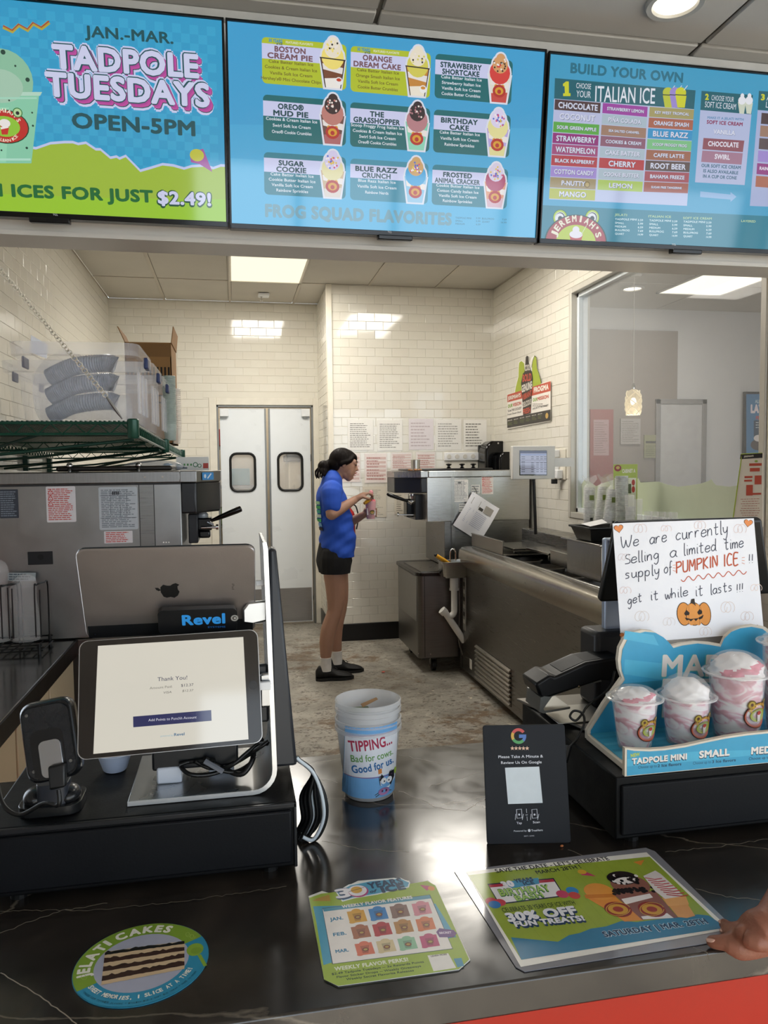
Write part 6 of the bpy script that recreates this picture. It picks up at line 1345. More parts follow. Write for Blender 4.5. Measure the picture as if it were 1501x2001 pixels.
O('arm', MB().prism([(0, .004), (.022, 0), (b.x-a.x, .003), (b.x-a.x, b.z-a.z), (.008, b.z-a.z-.002), (0, b.z-a.z-.012)], V((a.x, 1.19, a.z)), X_, Z_, .012), ALU, mt, bevel=.003)
p = at(523, 1210, Y=1.215); O('hinge', MB().prism([(a_*.9, b_) for a_, b_ in rrect(.022, .07, .0109, 5)], V((.046, 1.215, p.z)), -Y_, Z_, -.014), ALU, mt, bevel=.003)
cc = at(500, 1140, Y=1.18); O('charge_plug', MB().box(cc.x, cc.x+.014, 1.178, 1.19, cc.z-.004, cc.z+.004).cyl((cc.x+.014, 1.184, cc.z), (.045, 1.19, cc.z), .002), WHITEP, mt, bevel=.001)
# lower tablet with its screen
A, U, W, w_, h_ = tilted((151, 1486), (514, 1451), (160, 1253), 1.10, 1.155); N = U.cross(W)
t2b = T('tablet', 'lower tablet with lit cream screen saying Thank You and a dark blue button', 'tablet', tuple(A+U*w_/2))
rr1 = [(a+w_/2, b+h_/2) for a, b in rrect(w_, h_, .012, 5)]
O('body', MB().rings([[A+U*a+W*b-N*.007 for a, b in rr1], [A+U*a+W*b for a, b in rr1]]), M('#b5b3b1', .3, .8), t2b)
O('glass', MB().rings([[A+U*(w_/2+(a-w_/2)*s_)+W*(h_/2+(b-h_/2)*s_)+N*z for a, b in rr1] for s_, z in ((.992, 0), (.99, .0008))]), M('#26221f', .10), t2b)
P = Pr(A+N*.001, U, W, emit=.86, step=.00003); P.view(0, 1040, 2.345)
P.poly([(449, 521), (1115, 480), (1139, 949), (428, 1016)], '#dcd7c9')
P.text('Thank You!', 722, 683, 858, 674, 18, '#2a2f55', .0); P.text('Amount Paid:', 686, 720, 790, 712, 11, '#77746c', .0); P.text('$12.37', 830, 708, 887, 704, 12, '#33324a', 0); P.text('VISA', 750, 740, 786, 737, 10, '#66645f', 0, .2); P.text('$12.37', 835, 732, 887, 729, 10, '#66645f', 0, .2)
P.poly([(610, 845), (968, 815), (970, 864), (611, 894)], '#1e2358'); P.text('Add Points to Punchh Account', 680, 867, 901, 853, 12, '#d9d8e2', .0)
P.text('powered by', 736, 938, 794, 934, 8, '#8fb9c9', 0); P.text('Revel', 798, 934, 846, 930, 13, '#3d6f93', .03)
P.done('screen_image', t2b)
c = P.px(1160, 700); mb = MB(); mb.cyl(A+U*c.x+W*c.y+N*.0008, A+U*c.x+W*c.y+N*.0014, .0062, n=24); O('home_button', mb, M('#1f1c1a', .25), t2b, smooth=40)
a, b = at(507, 1366, Y=1.165), at(536, 1312, Y=1.165)
hh = O('side_hinge', MB().box(a.x, .052, 1.16, 1.178, at(520, 1380, Y=1.17).z, at(520, 1312, Y=1.17).z), ALU, t2b, bevel=.004)
cc = at(508, 1340, Y=1.155); O('charge_plug', MB().box(cc.x, cc.x+.016, 1.15, 1.158, cc.z-.006, cc.z+.006).cyl((cc.x+.016, 1.154, cc.z), (.046, 1.158, cc.z), .002), WHITEP, t2b, bevel=.001)
O('rear_mount', MB().box(-.14, .045, 1.17, 1.185, 1.16, 1.25), M('#2a2c2f', .4), t2b, bevel=.004)
# hub box on the base plate
hb = T('power_hub', 'black power box on a white block below the lower tablet', 'box', (-.07, 1.23, DT+.008))
O('housing', MB().box(-.135, -.003, 1.215, 1.30, DT+.028, 1.116), M('#15171a', .4), hb, bevel=.004)
O('white_support', MB().box(-.128, -.09, 1.212, 1.29, DT+.008, DT+.034), M('#cfd6e2', .35), hb, bevel=.003)
O('white_support', MB().box(-.05, -.01, 1.235, 1.29, DT+.008, DT+.028), M('#cfd6e2', .35), hb, bevel=.003)
cb = T('cable_coil', 'coiled black cables lying on the aluminium base plate', 'cable', (-.04, 1.21, DT+.008))
for pts, r in (([(420, 1488), (355, 1498), (372, 1512), (420, 1512), (470, 1492), (505, 1462), (525, 1448)], .0035), ([(400, 1484), (430, 1505), (470, 1512), (492, 1490), (500, 1465), (522, 1452)], .0042), ([(380, 1490), (410, 1508), (450, 1495), (480, 1474), (515, 1450)], .003), ([(350, 1497), (380, 1494), (420, 1500), (455, 1510), (488, 1500), (497, 1475)], .003)):
    P3 = [at(x, y, Y=1.2) for x, y in pts]; P3 = [V((p.x, 1.205+.01*sin(i*2), max(p.z, DT+.011+r))) for i, p in enumerate(P3)]
    O('cable', MB().tube(spline(P3, 6), r, 8), BLACK, cb, smooth=60)
O('cable_tag', MB().tube([at(400, 1487, Y=1.19), at(436, 1508, Y=1.18)], .004, 4, sq=.3), M('#6d7078', .4), cb)
# bundle hanging at the right of the drawer
cbs = T('cable_bundle', 'looping bundle of black and white cables at the right end of the left drawer', 'cable', (.11, 1.3, ZC))
def loop(dx, r, mat, y=1.33, s_=1.):
    y -= .11
    pts = [(556, 1482), (585, 1486), (612, 1510), (634+dx, 1555), (637+dx, 1600), (618+dx, 1640), (592, 1658)]
    P3 = [at(x, yy, Y=y) for x, yy in pts]; P3[-1].z = max(P3[-1].z, ZC+.012); O('cable', MB().tube(spline([V((max(p.x, .086+r), p.y, max(p.z, ZC+r+.001))) for p in P3], 6), r, 8), mat, cbs, smooth=60)
WC = M('#c9d3da', .4)
for dx, r, m_, y in ((0, .0035, BLACK, 1.33), (-5, .003, WC, 1.325), (-18, .0035, BLACK, 1.335), (-24, .0028, WC, 1.34), (-30, .004, BLACK, 1.33), (-38, .0035, BLACK, 1.345), (-12, .003, BLACK, 1.35), (-45, .0035, BLACK, 1.36)): loop(dx, r, m_, y)
# ------------------------------------------------------------------ scanner on its foot
A, U, W, w_, h_ = tilted((57, 1535), (160, 1512), (46, 1378), 1.135, 1.16); N = U.cross(W)
sn = T('barcode_scanner', 'black barcode scanner on a small foot at the far left of the drawer', 'scanner', tuple(at(110, 1580, Z=DT)))
bodyp = [(-w_*.0+a+w_/2, b+h_/2) for a, b in rrect(w_, h_*1.0, .016, 5)]
O('body', MB().rings([[A+U*(w_/2+(a-w_/2)*s_)+W*(h_/2+(b-h_/2)*s_)+N*z for a, b in bodyp] for s_, z in ((.9, -.03), (1., -.024), (1.02, -.008), (1., .002), (.94, .007))]), M('#101113', .22), sn, smooth=35)
fp = [(w_*.12, h_*.1), (w_*.9, h_*.1), (w_*.95, h_*.9), (w_*.1, h_*.9)]
O('face_plate', MB().rings([[A+U*(w_*.5+(a-w_/2)*s_)+W*(h_*.5+(b-h_/2)*s_)+N*z for a, b in bodyp] for s_, z in ((.9, .006), (.88, .010))]), M('#2a2b2d', .28, .5, .1, 30, .15, 300), sn, smooth=35)
dp = [(w_*.48+a, h_*.34+b) for a, b in rrect(w_*.62, h_*.62, .012, 4)]
O('grip_recess', MB().prism(dp, A+N*.010, U, W, .001), M('#0b0b0c', .3), sn)
O('silver_plate', MB().prism([(w_*.52+a, h_*.28+b) for a, b in rrect(w_*.42, h_*.46, .008, 4)], A+N*.011, U, W, .003), M('#b3b5b8', .22, .9, .05), sn, bevel=.002)
O('data_plug', MB().prism([(w_*.45, -.01), (w_*.75, -.01), (w_*.8, h_*.2), (w_*.48, h_*.2)], A+N*.012, U, W, .014), RUBB, sn, bevel=.003)
for a, b in ((.16, .86), (.16, .16), (.86, .2)): p = A+U*w_*a+W*h_*b; O('screw', MB().cyl(p+N*.009, p+N*.011, .0022, n=10), STD, sn)
fx0, fx1 = at(48, 1575, Z=DT).x, at(170, 1560, Z=DT).x
O('foot', MB().prism([(a, b) for a, b in rrect(fx1-fx0, .075, .02, 5, (fx0+fx1)/2, 1.185)], V((0, 0, DT+.001)), X_, Y_, .014), M('#151617', .25), sn, bevel=.004)
O('foot_cradle', MB().prism([(a, b) for a, b in rrect((fx1-fx0)*.5, .04, .01, 4, (fx0+fx1)/2+.004, 1.175)], V((0, 0, DT+.014)), X_, Y_, .03), M('#2c2f36', .3), sn, bevel=.005)
for s_ in (0, 1): O('foot_lug', MB().sph((fx0+.02 if s_ == 0 else fx1-.02, 1.18, DT+.02), .017, .024, .014, 14, 10), M('#17181a', .25), sn, smooth=60)
pg = A+U*w_*.6+N*.02-W*.012
O('cord', MB().tube(spline([pg, pg-Z_*.02-Y_*.004, at(85, 1570, Y=1.125), at(40, 1592, Y=1.135)+V((0, 0, 0)), at(8, 1575, Y=1.15), at(-6, 1530, Y=1.18)], 6), .0032, 8), RUBB, sn, smooth=60)
p = at(224, 1508, Z=DT)
O('small_bowl', MB().lathe([(.017, .001), (.019, .003), (.027, .028), (.029, .030), (.027, .031), (.017, .006), (.001, .005)], (p.x, 1.31, DT+.0), 28), M('#c3cfe6', .35), None, smooth=40, label='small pale blue-white bowl on the drawer behind the lower tablet', cat='bowl')
# ------------------------------------------------------------------ tip bucket
bx, by = .236, 1.388
TB = M('#e9eaec', .25, 0, .03, 8, alpha=.42)
zb0 = ZC; prev = None
heights = (1.072, 1.086, 1.106, 1.119)
tips = []
for i, z in enumerate(heights):
    r1 = .0615-.0003*i; o_ = z-heights[0]
    pr_ = [(.044, zb0+.001+o_), (.046, zb0+.004+o_), (r1-.004, z-.022), (r1-.003, z-.009), (r1+.001, z-.007), (r1+.001, z), (r1-.001, z+.001), (r1-.0025, z-.001), (r1-.0045, z-.012), (r1-.0055, z-.022), (.0445, zb0+.006+o_), (.002, zb0+.0055+o_)]
    tips.append(O('plastic_tub', MB().lathe(pr_, (bx, by, 0), 48, caps=True), TB, None, smooth=40, label=['outermost translucent tip tub with the printed cow label, bottom of its stack', 'second translucent tub from the bottom of the tip stack', 'third translucent tub from the bottom of the tip stack', 'topmost translucent tub of the tip stack, coins and notes inside'][i], cat='tub', group='nested tubs of the tip jar'))
def cyl_fn(cx, cy, rad):
    return lambda a, b, h: V((cx+(rad(b)+h)*sin(max(-1.5, min(1.5, (a-cx)/rad(b)))) , cy-(rad(b)+h)*cos(max(-1.5, min(1.5, (a-cx)/rad(b)))), b))
rad = lambda z: .046+(.0575-.046)*(z-zb0)/(.11)+.0006
def proj_fn(cx, cy, rad_): return lambda a, b, h: V((a+h*(a-cx)/rad_(b), cy-math.sqrt(max(1e-6, rad_(b)**2-(a-cx)**2))-h*.8, b))
P = Pr(V((0, by-.052, 0)), X_, Z_, fn=proj_fn(bx, by, rad), step=.0003, z0=.0004); P.view(560, 1300, 2.633)
def grid(P, x0, y0, x1, y1, col, n=14, slope=0, m_=4):
    vs = [tuple(P.px(x0+(x1-x0)*i/n, y0+(y1-y0)*j/m_+slope*i/n)) for j in range(m_+1) for i in range(n+1)]
    P.put(vs, [((j+1)*(n+1)+i, (j+1)*(n+1)+i+1, j*(n+1)+i+1, j*(n+1)+i) for j in range(m_) for i in range(n)], col)
grid(P, 308, 325, 574, 705, '#79b3e8', 24, -28, 8); grid(P, 310, 372, 576, 592, '#e9edf6', 24, -32, 6)
P.line([(310+11*i, 370-1.4*i) for i in range(24)], 3, '#c65a86'); P.line([(314+11*i, 590-.9*i) for i in range(23)], 3, '#a24a86')
P.text('TIPPING...', 330, 452, 545, 405, 55, '#b23a58', .03); P.text('Bad for cows.', 340, 508, 552, 466, 36, '#6fa35c', .02); P.text('Good for us.', 347, 566, 556, 512, 40, '#2f6fae', .03)
# cow
P.poly([(476, 575), (545, 548), (568, 560), (566, 600), (530, 640), (482, 620)], '#eef0f4'); P.poly([(530, 555), (558, 552), (562, 590), (540, 630), (524, 600)], '#23262e'); P.poly([(478, 595), (488, 560), (500, 575), (492, 600)], '#23262e')
P.disc(500, 598, 15, '#f4f6fa', 17); P.disc(530, 596, 15, '#f4f6fa', 17); P.disc(503, 600, 4, '#16181c'); P.disc(527, 598, 4, '#16181c'); P.disc(503, 655, 29, '#b07fae', 20); P.disc(494, 652, 5, '#5e3358', 6); P.disc(515, 652, 5, '#5e3358', 6)
P.poly([(472, 560), (470, 535), (488, 530), (490, 556)], '#d98a4a'); P.line([(475, 660), (455, 672)], 3, '#3a3a32'); P.line([(478, 668), (460, 682)], 3, '#3a3a32'); P.line([(530, 655), (545, 660)], 3, '#3a3a32'); P.disc(566, 560, 7, '#a9c84a', 18)
P.line([(476, 575), (545, 548)], 2.5, '#2c3038'); P.line([(482, 620), (476, 575)], 2.5, '#2c3038')
P.done('printed_label', tips[0])
O('folded_note', MB().prism([(0, 0), (.035, .004), (.036, .012), (.002, .012)], V((bx-.008, by+.012, heights[3]-.020)), V((1, .3, .25)).normalized(), V((-.3, 1, .1)).normalized(), .0015), M('#a07a52', .7), None, label='folded brown note sticking up inside the top tub', cat='banknote')
O('folded_note', MB().box(bx-.03, bx+.005, by+.0, by+.03, heights[3]-.026, heights[3]-.024), M('#6c7a5c', .7), None, label='greenish note lying flat inside the top tub', cat='banknote')
# ------------------------------------------------------------------ review card
A, B = at(952, 1650, Z=ZC), at(1116, 1647, Z=ZC); U = (B-A).normalized(); D = at(934, 1418, Y=A.y+.045); W = (D-A); h_ = W.length; W = (W-U*W.dot(U)).normalized(); w_ = (B-A).length; N = U.cross(W)
rv = T('review_stand', 'black upright stand with a coloured letter G and white square asking for a review', 'sign', tuple((A+B)/2))
O('panel', MB().prism([(a+w_/2, b+h_/2) for a, b in rrect(w_, h_, .004, 3)], A-N*.004, U, W, .004), M('#15181e', .5, 0, .04, spec=.25), rv, bevel=.001)
O('rear_prop', MB().prism([(.03, 0), (w_-.03, 0), (w_-.05, .11), (.05, .11)], A-N*.006+V((0, .07, 0)), U, (W+V((0, -.55, 0))).normalized(), .003), M('#20232a', .4), rv)
P = Pr(A+N*.0003, U, W, step=.00005); P.view(560, 1300, 2.633)
c = P.px(1194, 364); R_ = (P.px(1233, 364)-c).length
for a0, a1, col in ((35, 150, '#c64a44'), (150, 210, '#d3a83a'), (210, 315, '#4a9c58'), (315, 362, '#4a72b8')):
    pts = [(c.x+R_*cos(radians(a0+(a1-a0)*i/12)), c.y+R_*sin(radians(a0+(a1-a0)*i/12))) for i in range(13)]+[(c.x+R_*.62*cos(radians(a1-(a1-a0)*i/12)), c.y+R_*.62*sin(radians(a1-(a1-a0)*i/12))) for i in range(13)]
    P.poly_uv(pts, col)
P.poly([(1196, 356), (1233, 356), (1233, 372), (1196, 374)], '#4a72b8')
for i in range(5):
    c = P.px(1162+19*i, 427); P.poly_uv([(c.x+(.0036 if k % 2 == 0 else .0016)*sin(k*pi/5), c.y+(.0036 if k % 2 == 0 else .0016)*cos(k*pi/5)) for k in range(10)], '#d9b49a')
P.text('Please Take A Minute &', 1090, 478, 1320, 474, 14, '#d9dce4', .015); P.text('Review Us On Google', 1104, 508, 1313, 504, 14, '#d9dce4', .015)
c0, c1_, c2_, c3_ = P.px(1124, 527), P.px(1300, 521), P.px(1318, 708), P.px(1140, 714)
P.poly_uv([(p.x, p.y) for p in (c0, c3_, c2_, c1_)], '#d3dce2')
for bx_ in (1197, 1276):
    P.line([(bx_-14, 742), (bx_+12, 740), (bx_+15, 785), (bx_-11, 787)], 3, '#cfd3dc', True); P.line([(bx_-20, 795), (bx_-18, 765)], 2.5, '#cfd3dc'); P.line([(bx_+16, 795), (bx_+22, 765)], 2.5, '#cfd3dc'); P.disc(bx_, 768, 5, '#cfd3dc')
P.line([(1234, 738), (1236, 760)], 2, '#cfd3dc'); P.line([(1237, 778), (1239, 800)], 2, '#cfd3dc'); P.text('or', 1230, 772, 1242, 772, 7, '#cfd3dc', .02)
P.text('Tap', 1184, 817, 1211, 816, 11, '#d9dce4', .02); P.text('Scan', 1268, 813, 1304, 811, 11, '#d9dce4', .02)
P.text('Powered by', 1170, 857, 1236, 855, 9, '#cfd3dc', .01); P.disc(1249, 850, 7, '#d9dce4'); P.text('TrueHero', 1260, 855, 1319, 852, 10, '#d9dce4', .03); P.text('S071 6395', 1222, 882, 1275, 880, 6, '#b9bdc6', .01)
P.done('printing', rv)
O('crumb', MB().sph(at(1098, 1653, Z=ZC+.002), .003, .002, .0018, 8, 6), M('#b0683a', .8), None, smooth=60, label='tiny orange-brown crumb at the foot of the black review stand', cat='crumb')
# ------------------------------------------------------------------ right cash drawer
RX0, RX1, RYf, RYb, RT = .583, 1.02, 1.091, 1.5, 1.054
cr = T('cash_drawer', 'black metal cash drawer under the blue cup display', 'cash drawer', (.8, 1.3, ZC))
O('case', MB().box(RX0, RX1, RYf+.006, RYb, ZC+.012, RT), M('#0a0b0c', .5, 0, .08, 30, .08, 300, spec=.22), cr, bevel=.003)
O('drawer_front', MB().box(RX0+.008, RX1-.008, RYf, RYf+.008, ZC+.02, RT-.012), M('#0a0c10', .5, 0, .06, 20, .06, 300, spec=.22), cr, bevel=.003)
for x in (RX0+.04, RX1-.04):
    for y in (RYf+.03, RYb-.04): O('foot', MB().cyl((x, y, ZC), (x, y, ZC+.013), .012, n=12), RUBB, cr)
# ------------------------------------------------------------------ cup display
bd = T('cup_display', 'blue display shelf with two rounded ears, cream edges and Made Fresh Daily lettering', 'display', (.8, 1.2, RT))
BLU, CRM = M('#3f9fc6', .35, 0, .02), M('#ddd3c2', .5, 0, .02)
YBk = 1.262
lft = [(1148, 1450), (1148, 1428), (1180, 1375), (1216, 1325), (1210, 1308), (1208, 1290), (1211, 1266), (1220, 1248), (1236, 1236), (1256, 1231), (1276, 1233), (1292, 1242), (1303, 1252), (1312, 1263), (1330, 1258), (1360, 1254), (1390, 1256), (1413, 1260), (1420, 1244), (1434, 1231), (1452, 1224), (1474, 1221), (1496, 1225), (1512, 1238), (1521, 1256), (1521, 1285), (1514, 1305), (1545, 1350), (1580, 1410), (1582, 1440)]
PP = [at(x, y, Y=YBk) for x, y in lft]; PP[0].z = RT+.001; PP[-1].z = RT+.001
for p in PP: p.z = max(p.z, RT+.001)
O('back_panel', MB().prism([(p.x, p.z) for p in PP], V((0, YBk+.010, 0)), X_, Z_, .009), CRM, bd)
P = Pr(V((0, YBk+.0005, 0)), X_, Z_, step=.0001); P.view(1190, 1220, 4.826)
base = [(p.x, p.z) for p in PP]; cx_ = sum(a for a, b in base)/len(base); cz_ = 1.13
inset = [(a+(cx_-a)*.012+(.004 if a < cx_ else -.004), b-(.0035 if b > 1.1 else 0)) for a, b in base]
P.poly_uv(inset, '#3a9fc9')
for k, (y0, y1, cc) in enumerate(((30, 140, '#4fb2d6'), (300, 470, '#4db0d2'), (560, 640, '#2c86a8'), (640, 800, '#2f8fb6'))):
    pts = [P.px(x, y) for x, y in ((130 if k < 2 else 40, y0), (1550, y0-60 if k != 2 else y0), (1550, y1-40), (150 if k < 2 else 20, y1))]
    # trimmed to the panel outline
    l_ = [p.x for p in pts]; 
    if k < 2: P.poly([(150, y0+30), (420 if k == 0 else 520, y0+70), (470 if k == 0 else 560, y1+60), (140, y1)], cc)
    else: P.poly([(120, y0), (1500, y0-120), (1500, y1-120), (60, y1)], cc)
for s_, x0, x1, y, h in (('MADE', 495, 1235, 485, 195), ('FRESH', 495, 1290, 685, 170), ('DAILY', 495, 1235, 868, 170)):
    P.text(s_, x0-6, y+6, x1-6, y+2, h+4, '#5fb6b8', .06); P.text(s_, x0, y, x1, y-4, h, '#ddd6d0', .04)
P.done('artwork', bd)
fp = [(at(1148, 1448, Z=RT).x, YBk), (at(1222, 1510, Z=RT).x, RYf+.012), (1.0, RYf+.012), (1.0, YBk)]
O('shelf_base', MB().prism(fp, V((0, 0, RT+.001)), X_, Y_, .010), CRM, bd, bevel=.001)
P = Pr(V((0, 0, RT+.0112)), X_, Y_, step=.0001)
P.poly_uv([(fp[0][0]+.006, YBk), (fp[1][0]+.006, RYf+.016), (.99, RYf+.016), (.99, YBk)], '#3f9fbe')
for k in range(5): y = RYf+.02+k*.03; P.poly_uv([(.62, y), (.98, y+.014), (.98, y+.026), (.62, y+.010)], '#5fb4cc' if k % 2 else '#358fb0')
P.done('artwork', bd)
tops = [(1222, 1462), (1240, 1464), (1270, 1465), (1300, 1463), (1340, 1457), (1380, 1448), (1420, 1440), (1460, 1434), (1501, 1430)]
YL = RYf+.004; TP = [at(x, y, Y=YL) for x, y in tops]; TP += [V((.92, YL, TP[-1].z)), V((1.0, YL, TP[-1].z+.004))]
O('front_lip', MB().prism([(TP[0].x, RT+.001), (1.0, RT+.001)]+[(p.x, p.z) for p in TP[::-1]], V((0, YL+.009, 0)), X_, Z_, .008), CRM, bd)
P = Pr(V((0, YL+.0009, 0)), X_, Z_, step=.00008); P.view(1190, 1220, 4.826)
P.poly_uv([(TP[0].x+.0035, RT+.002), (1.0, RT+.002)]+[(p.x+(.0035 if i == 10 else 0), p.z-.003) for i, p in enumerate(TP[::-1])], '#3f9fc6')
P.poly([(170, 1270), (800, 1200), (1500, 1180), (1500, 1220), (800, 1290), (170, 1340)], '#4fb0d2')
P.text('NEW', 206, 1254, 292, 1238, 32, '#bccb3a', .05)
for s_, x0, y0, x1, y1, h in (('TADPOLE MINI', 215, 1318, 735, 1268, 52), ('SMALL', 850, 1258, 1138, 1232, 62), ('MEDIUM', 1340, 1222, 1690, 1200, 62)): P.text(s_, x0-3, y0+6, x1-3, y1+6, h, '#1d4a63', .11); P.text(s_, x0, y0, x1, y1, h, '#e6e2dc', .06)
P.text('Choose up to', 275, 1360, 450, 1346, 26, '#1d4a63', .0); P.text('2 Ice flavors', 458, 1346, 682, 1328, 26, '#1d4a63', .04); P.text('Choose up to', 792, 1322, 962, 1308, 26, '#1d4a63', .0); P.text('3 Ice flavors', 972, 1308, 1195, 1290, 26, '#1d4a63', .04); P.text('Choose up to 4 Ice flavors', 1318, 1280, 1700, 1250, 26, '#1d4a63', .02)
P.done('artwork', bd)
# sample cups
def swirl_mat():
    def f(nt, b, L):
        tc = nt.nodes.new('ShaderNodeTexCoord'); n = nt.nodes.new('ShaderNodeTexNoise'); n.inputs['Scale'].default_value = 20; n.inputs['Detail'].default_value = 2; n.inputs['Distortion'].default_value = 1.4
        mp = nt.nodes.new('ShaderNodeMapping'); mp.inputs['Scale'].default_value = (1, 1, 2.0); L.new(tc.outputs['Object'], mp.inputs[0]); L.new(mp.outputs[0], n.inputs['Vector'])
        c = ramp(nt, n.outputs['Fac'], [(.40, lin('#e6e2e4')), (.48, lin('#e2c8d0')), (.53, lin('#cf8299')), (.64, lin('#b34c68'))]); L.new(c, b.inputs['Base Color']); b.inputs['Roughness'].default_value = .35
        bp = nt.nodes.new('ShaderNodeBump'); bp.inputs['Strength'].default_value = .7; bp.inputs['Distance'].default_value = .006; L.new(n.outputs['Fac'], bp.inputs['Height']); L.new(bp.outputs[0], b.inputs['Normal'])
    return nodes_mat('pink_swirl', f)
SWM = swirl_mat(); CREAM = M('#ece8e8', .3, 0, .05, 30, .8, 22); CUPM = M('#ffffff', .06, 0, 0, alpha=.2, spec=.9)
def sundae(cx, cy, rb, rr, hr, ht, lab_, dome='round', pink_top=True):
    t = T('sample_sundae', lab_, 'dessert cup', (cx, cy, RT+.0115), group='sample cups of pink and white ice on the blue display')
    z0_ = RT+.0115; hr -= z0_; ht -= z0_; rs = rr*.86
    O('cup', MB().lathe([(rb*.96, 0), (rb, .002), (rs, hr-.004), (rr*.9, hr-.003), (rr*.9, hr), (rs-.001, hr-.001), (rb-.001, .004), (.001, .003)], (cx, cy, z0_), 36), CUPM, t, smooth=40)
    d = rr-.006
    dm = [(rr, hr-.003), (rr+.001, hr), (rr-.002, hr+.003), (d, hr+.004)]
    dm += [(d*cos(radians(a)), hr+.004+(ht-hr-.004)*sin(radians(a))) for a in range(8, 90, 9)] if dome == 'round' else [(d*.98, hr+(ht-hr)*.25), (d*.9, hr+(ht-hr)*.55), (d*.7, hr+(ht-hr)*.82), (d*.48, hr+(ht-hr)*.97), (d*.45, ht), (.001, ht)]
    O('dome_lid', MB().lathe(dm+([(.001, ht)] if dome == 'round' else []), (cx, cy, z0_), 36, caps=False), CUPM, t, smooth=50)
    rnd = random.Random(int(cx*1000)); mb = MB(); n = 40; rows = []
    prof = [(rb-.003, .004), (rb+(rs-rb)*.3, hr*.3), (rb+(rs-rb)*.6, hr*.6), (rs-.004, hr*.97)]
    for (r, z) in prof: rows.append((r-.0015, z))
    O('ice_filling', MB().lathe([(.001, .004)]+rows+[(.001, hr*.98)], (cx, cy, z0_), 36), SWM, t, smooth=50)
    mb = MB(); rs_ = []; H = ht-hr-.004
    for i in range(15):
        f = i/14; r = (d-.004)*math.sqrt(max(.0, 1-(f*.97)**2)) if dome == 'round' else (d-.004)*(1-f**2.2*.6)*(1 if f < .97 else .5); z = hr*.97+(H+hr*.03)*f*.95
        rs_.append([V((cx+r*(1+.06*sin(5*q+f*9)+.04*sin(9*q-f*16))*cos(q), cy+r*(1+.06*sin(5*q+f*9)+.04*sin(9*q-f*16))*sin(q), z0_+z+.0015*sin(4*q+7*f))) for q in [2*pi*j/40 for j in range(40)]])
    mb.rings(rs_); n0 = 14*40
    if pink_top:
        for i in range(14):
            for j in range(40):
                a_ = (360*j/40+180) % 360-180; f = i/14
                if -165 < a_ < -20 and abs(f-(.12+.5*(a_+165)/145)) < .17+.04*sin(a_*.2): mb.m[i*40+j] = 1
    O('soft_ice_top', mb, [CREAM, M('#cf7488', .35, 0, .2, 90, .8, 40)], t, smooth=70)
    if True:
        O('lid_flange', MB().lathe([(rr, hr-.002), (rr+.0035, hr-.001), (rr+.0035, hr+.001), (rr, hr+.002)], (cx, cy, z0_), 40, caps=False), M('#ffffff', .05, 0, 0, alpha=.35), t, smooth=40)
    rad_ = lambda b: (rb+(rs-rb)*(b-z0_)/hr)+.0008
    P = Pr(V((0, cy-rs, 0)), X_, Z_, fn=lambda a, b, h: V((cx+(rad_(b)+h)*sin((a-cx)/rad_(b)+.35), cy-(rad_(b)+h)*cos((a-cx)/rad_(b)+.35), b)), step=.00006)
    ex, ez, er = cx, z0_+hr*.43, rs*.6
    for s_ in (-1, 1): P.disc(ex+s_*er*.6, ez+er*.7, er*.3, '#6e5a2a', uv=True, n=14); P.disc(ex+s_*er*.6, ez+er*.7, er*.22, '#b9a24a', uv=True, n=14); P.disc(ex+s_*er*.6, ez+er*.72, er*.1, '#5a3a2a', uv=True, n=10)
    P.disc(ex, ez, er*1.06, '#54301f', er*.82, uv=True, n=30); P.disc(ex, ez, er, '#b8502f', er*.76, uv=True, n=30); P.disc(ex, ez+er*.02, er*.66, '#a3a83a', er*.42, uv=True, n=24)
    P.poly_uv([(ex-er*.16, ez+er*.1), (ex-er*.11, ez-er*.38), (ex+er*.11, ez-er*.38), (ex+er*.16, ez+er*.1)], '#e9dcd8'); P.disc(ex, ez+er*.15, er*.17, '#b8443a', er*.13, uv=True, n=14)
    P.arc("JEREMIAH'S", (ex, ez-er*.1), er*.72, 155, 25, er*.18, '#d9a83a', .03); P.done('printed_badge', t)
sundae(.664, 1.185, .028, .0445, at(1240, 1372, Y=1.16).z, at(1240, 1339, Y=1.185).z, 'leftmost and smallest sample cup of pink and white ice under a dome lid')
sundae(.762, 1.187, .032, .048, at(1342, 1368, Y=1.16).z, at(1342, 1320, Y=1.185).z, 'middle sample cup of white over pink ice with a flat-topped lid', 'flat', False)
sundae(.862, 1.19, .038, .0545, at(1443, 1322, Y=1.16).z, at(1443, 1270, Y=1.19).z, 'tallest fully visible sample cup of pink and white ice, on the right')
sundae(.970, 1.19, .041, .0545, at(1501, 1300, Y=1.16).z+.03, at(1501, 1268, Y=1.19).z+.03, 'largest sample cup, cut off by the right edge of the photo')
# ------------------------------------------------------------------ right point-of-sale stand and its tablet
rs2 = T('tablet_stand', 'grey metal stand behind the blue display carrying the black tablet', 'stand', (.75, 1.42, RT))
O('base_plate', MB().prism([(.572, 1.505), (.632, 1.29), (.86, 1.29), (.86, 1.505)], V((0, 0, RT+.001)), X_, Y_, .006), M('#77736d', .35, .8, .05), rs2, bevel=.002)
a = at(1187, 1180, Y=1.44); O('upright', MB().box(.735, .80, 1.43, 1.45, RT+.006, 1.40), M('#b9c6de', .3, .5), rs2, bevel=.004)
O('upright_foot', MB().box(.70, .84, 1.40, 1.48, RT+.006, 1.215), M('#1b1b20', .4), rs2, bevel=.01)
bl, br, tl = at(1170, 1175, Y=1.40), at(1520, 1190, Y=1.40), at(1204, 1020, Y=1.345)
U = X_; W = (tl-bl); W = (W-U*W.dot(U)).normalized(); N = U.cross(W)
tb3 = T('tablet', 'black tablet behind the handwritten sign, facing away', 'tablet', tuple(bl+U*.15))
sq = [bl, bl+U*.385, tl+U*.31, tl]
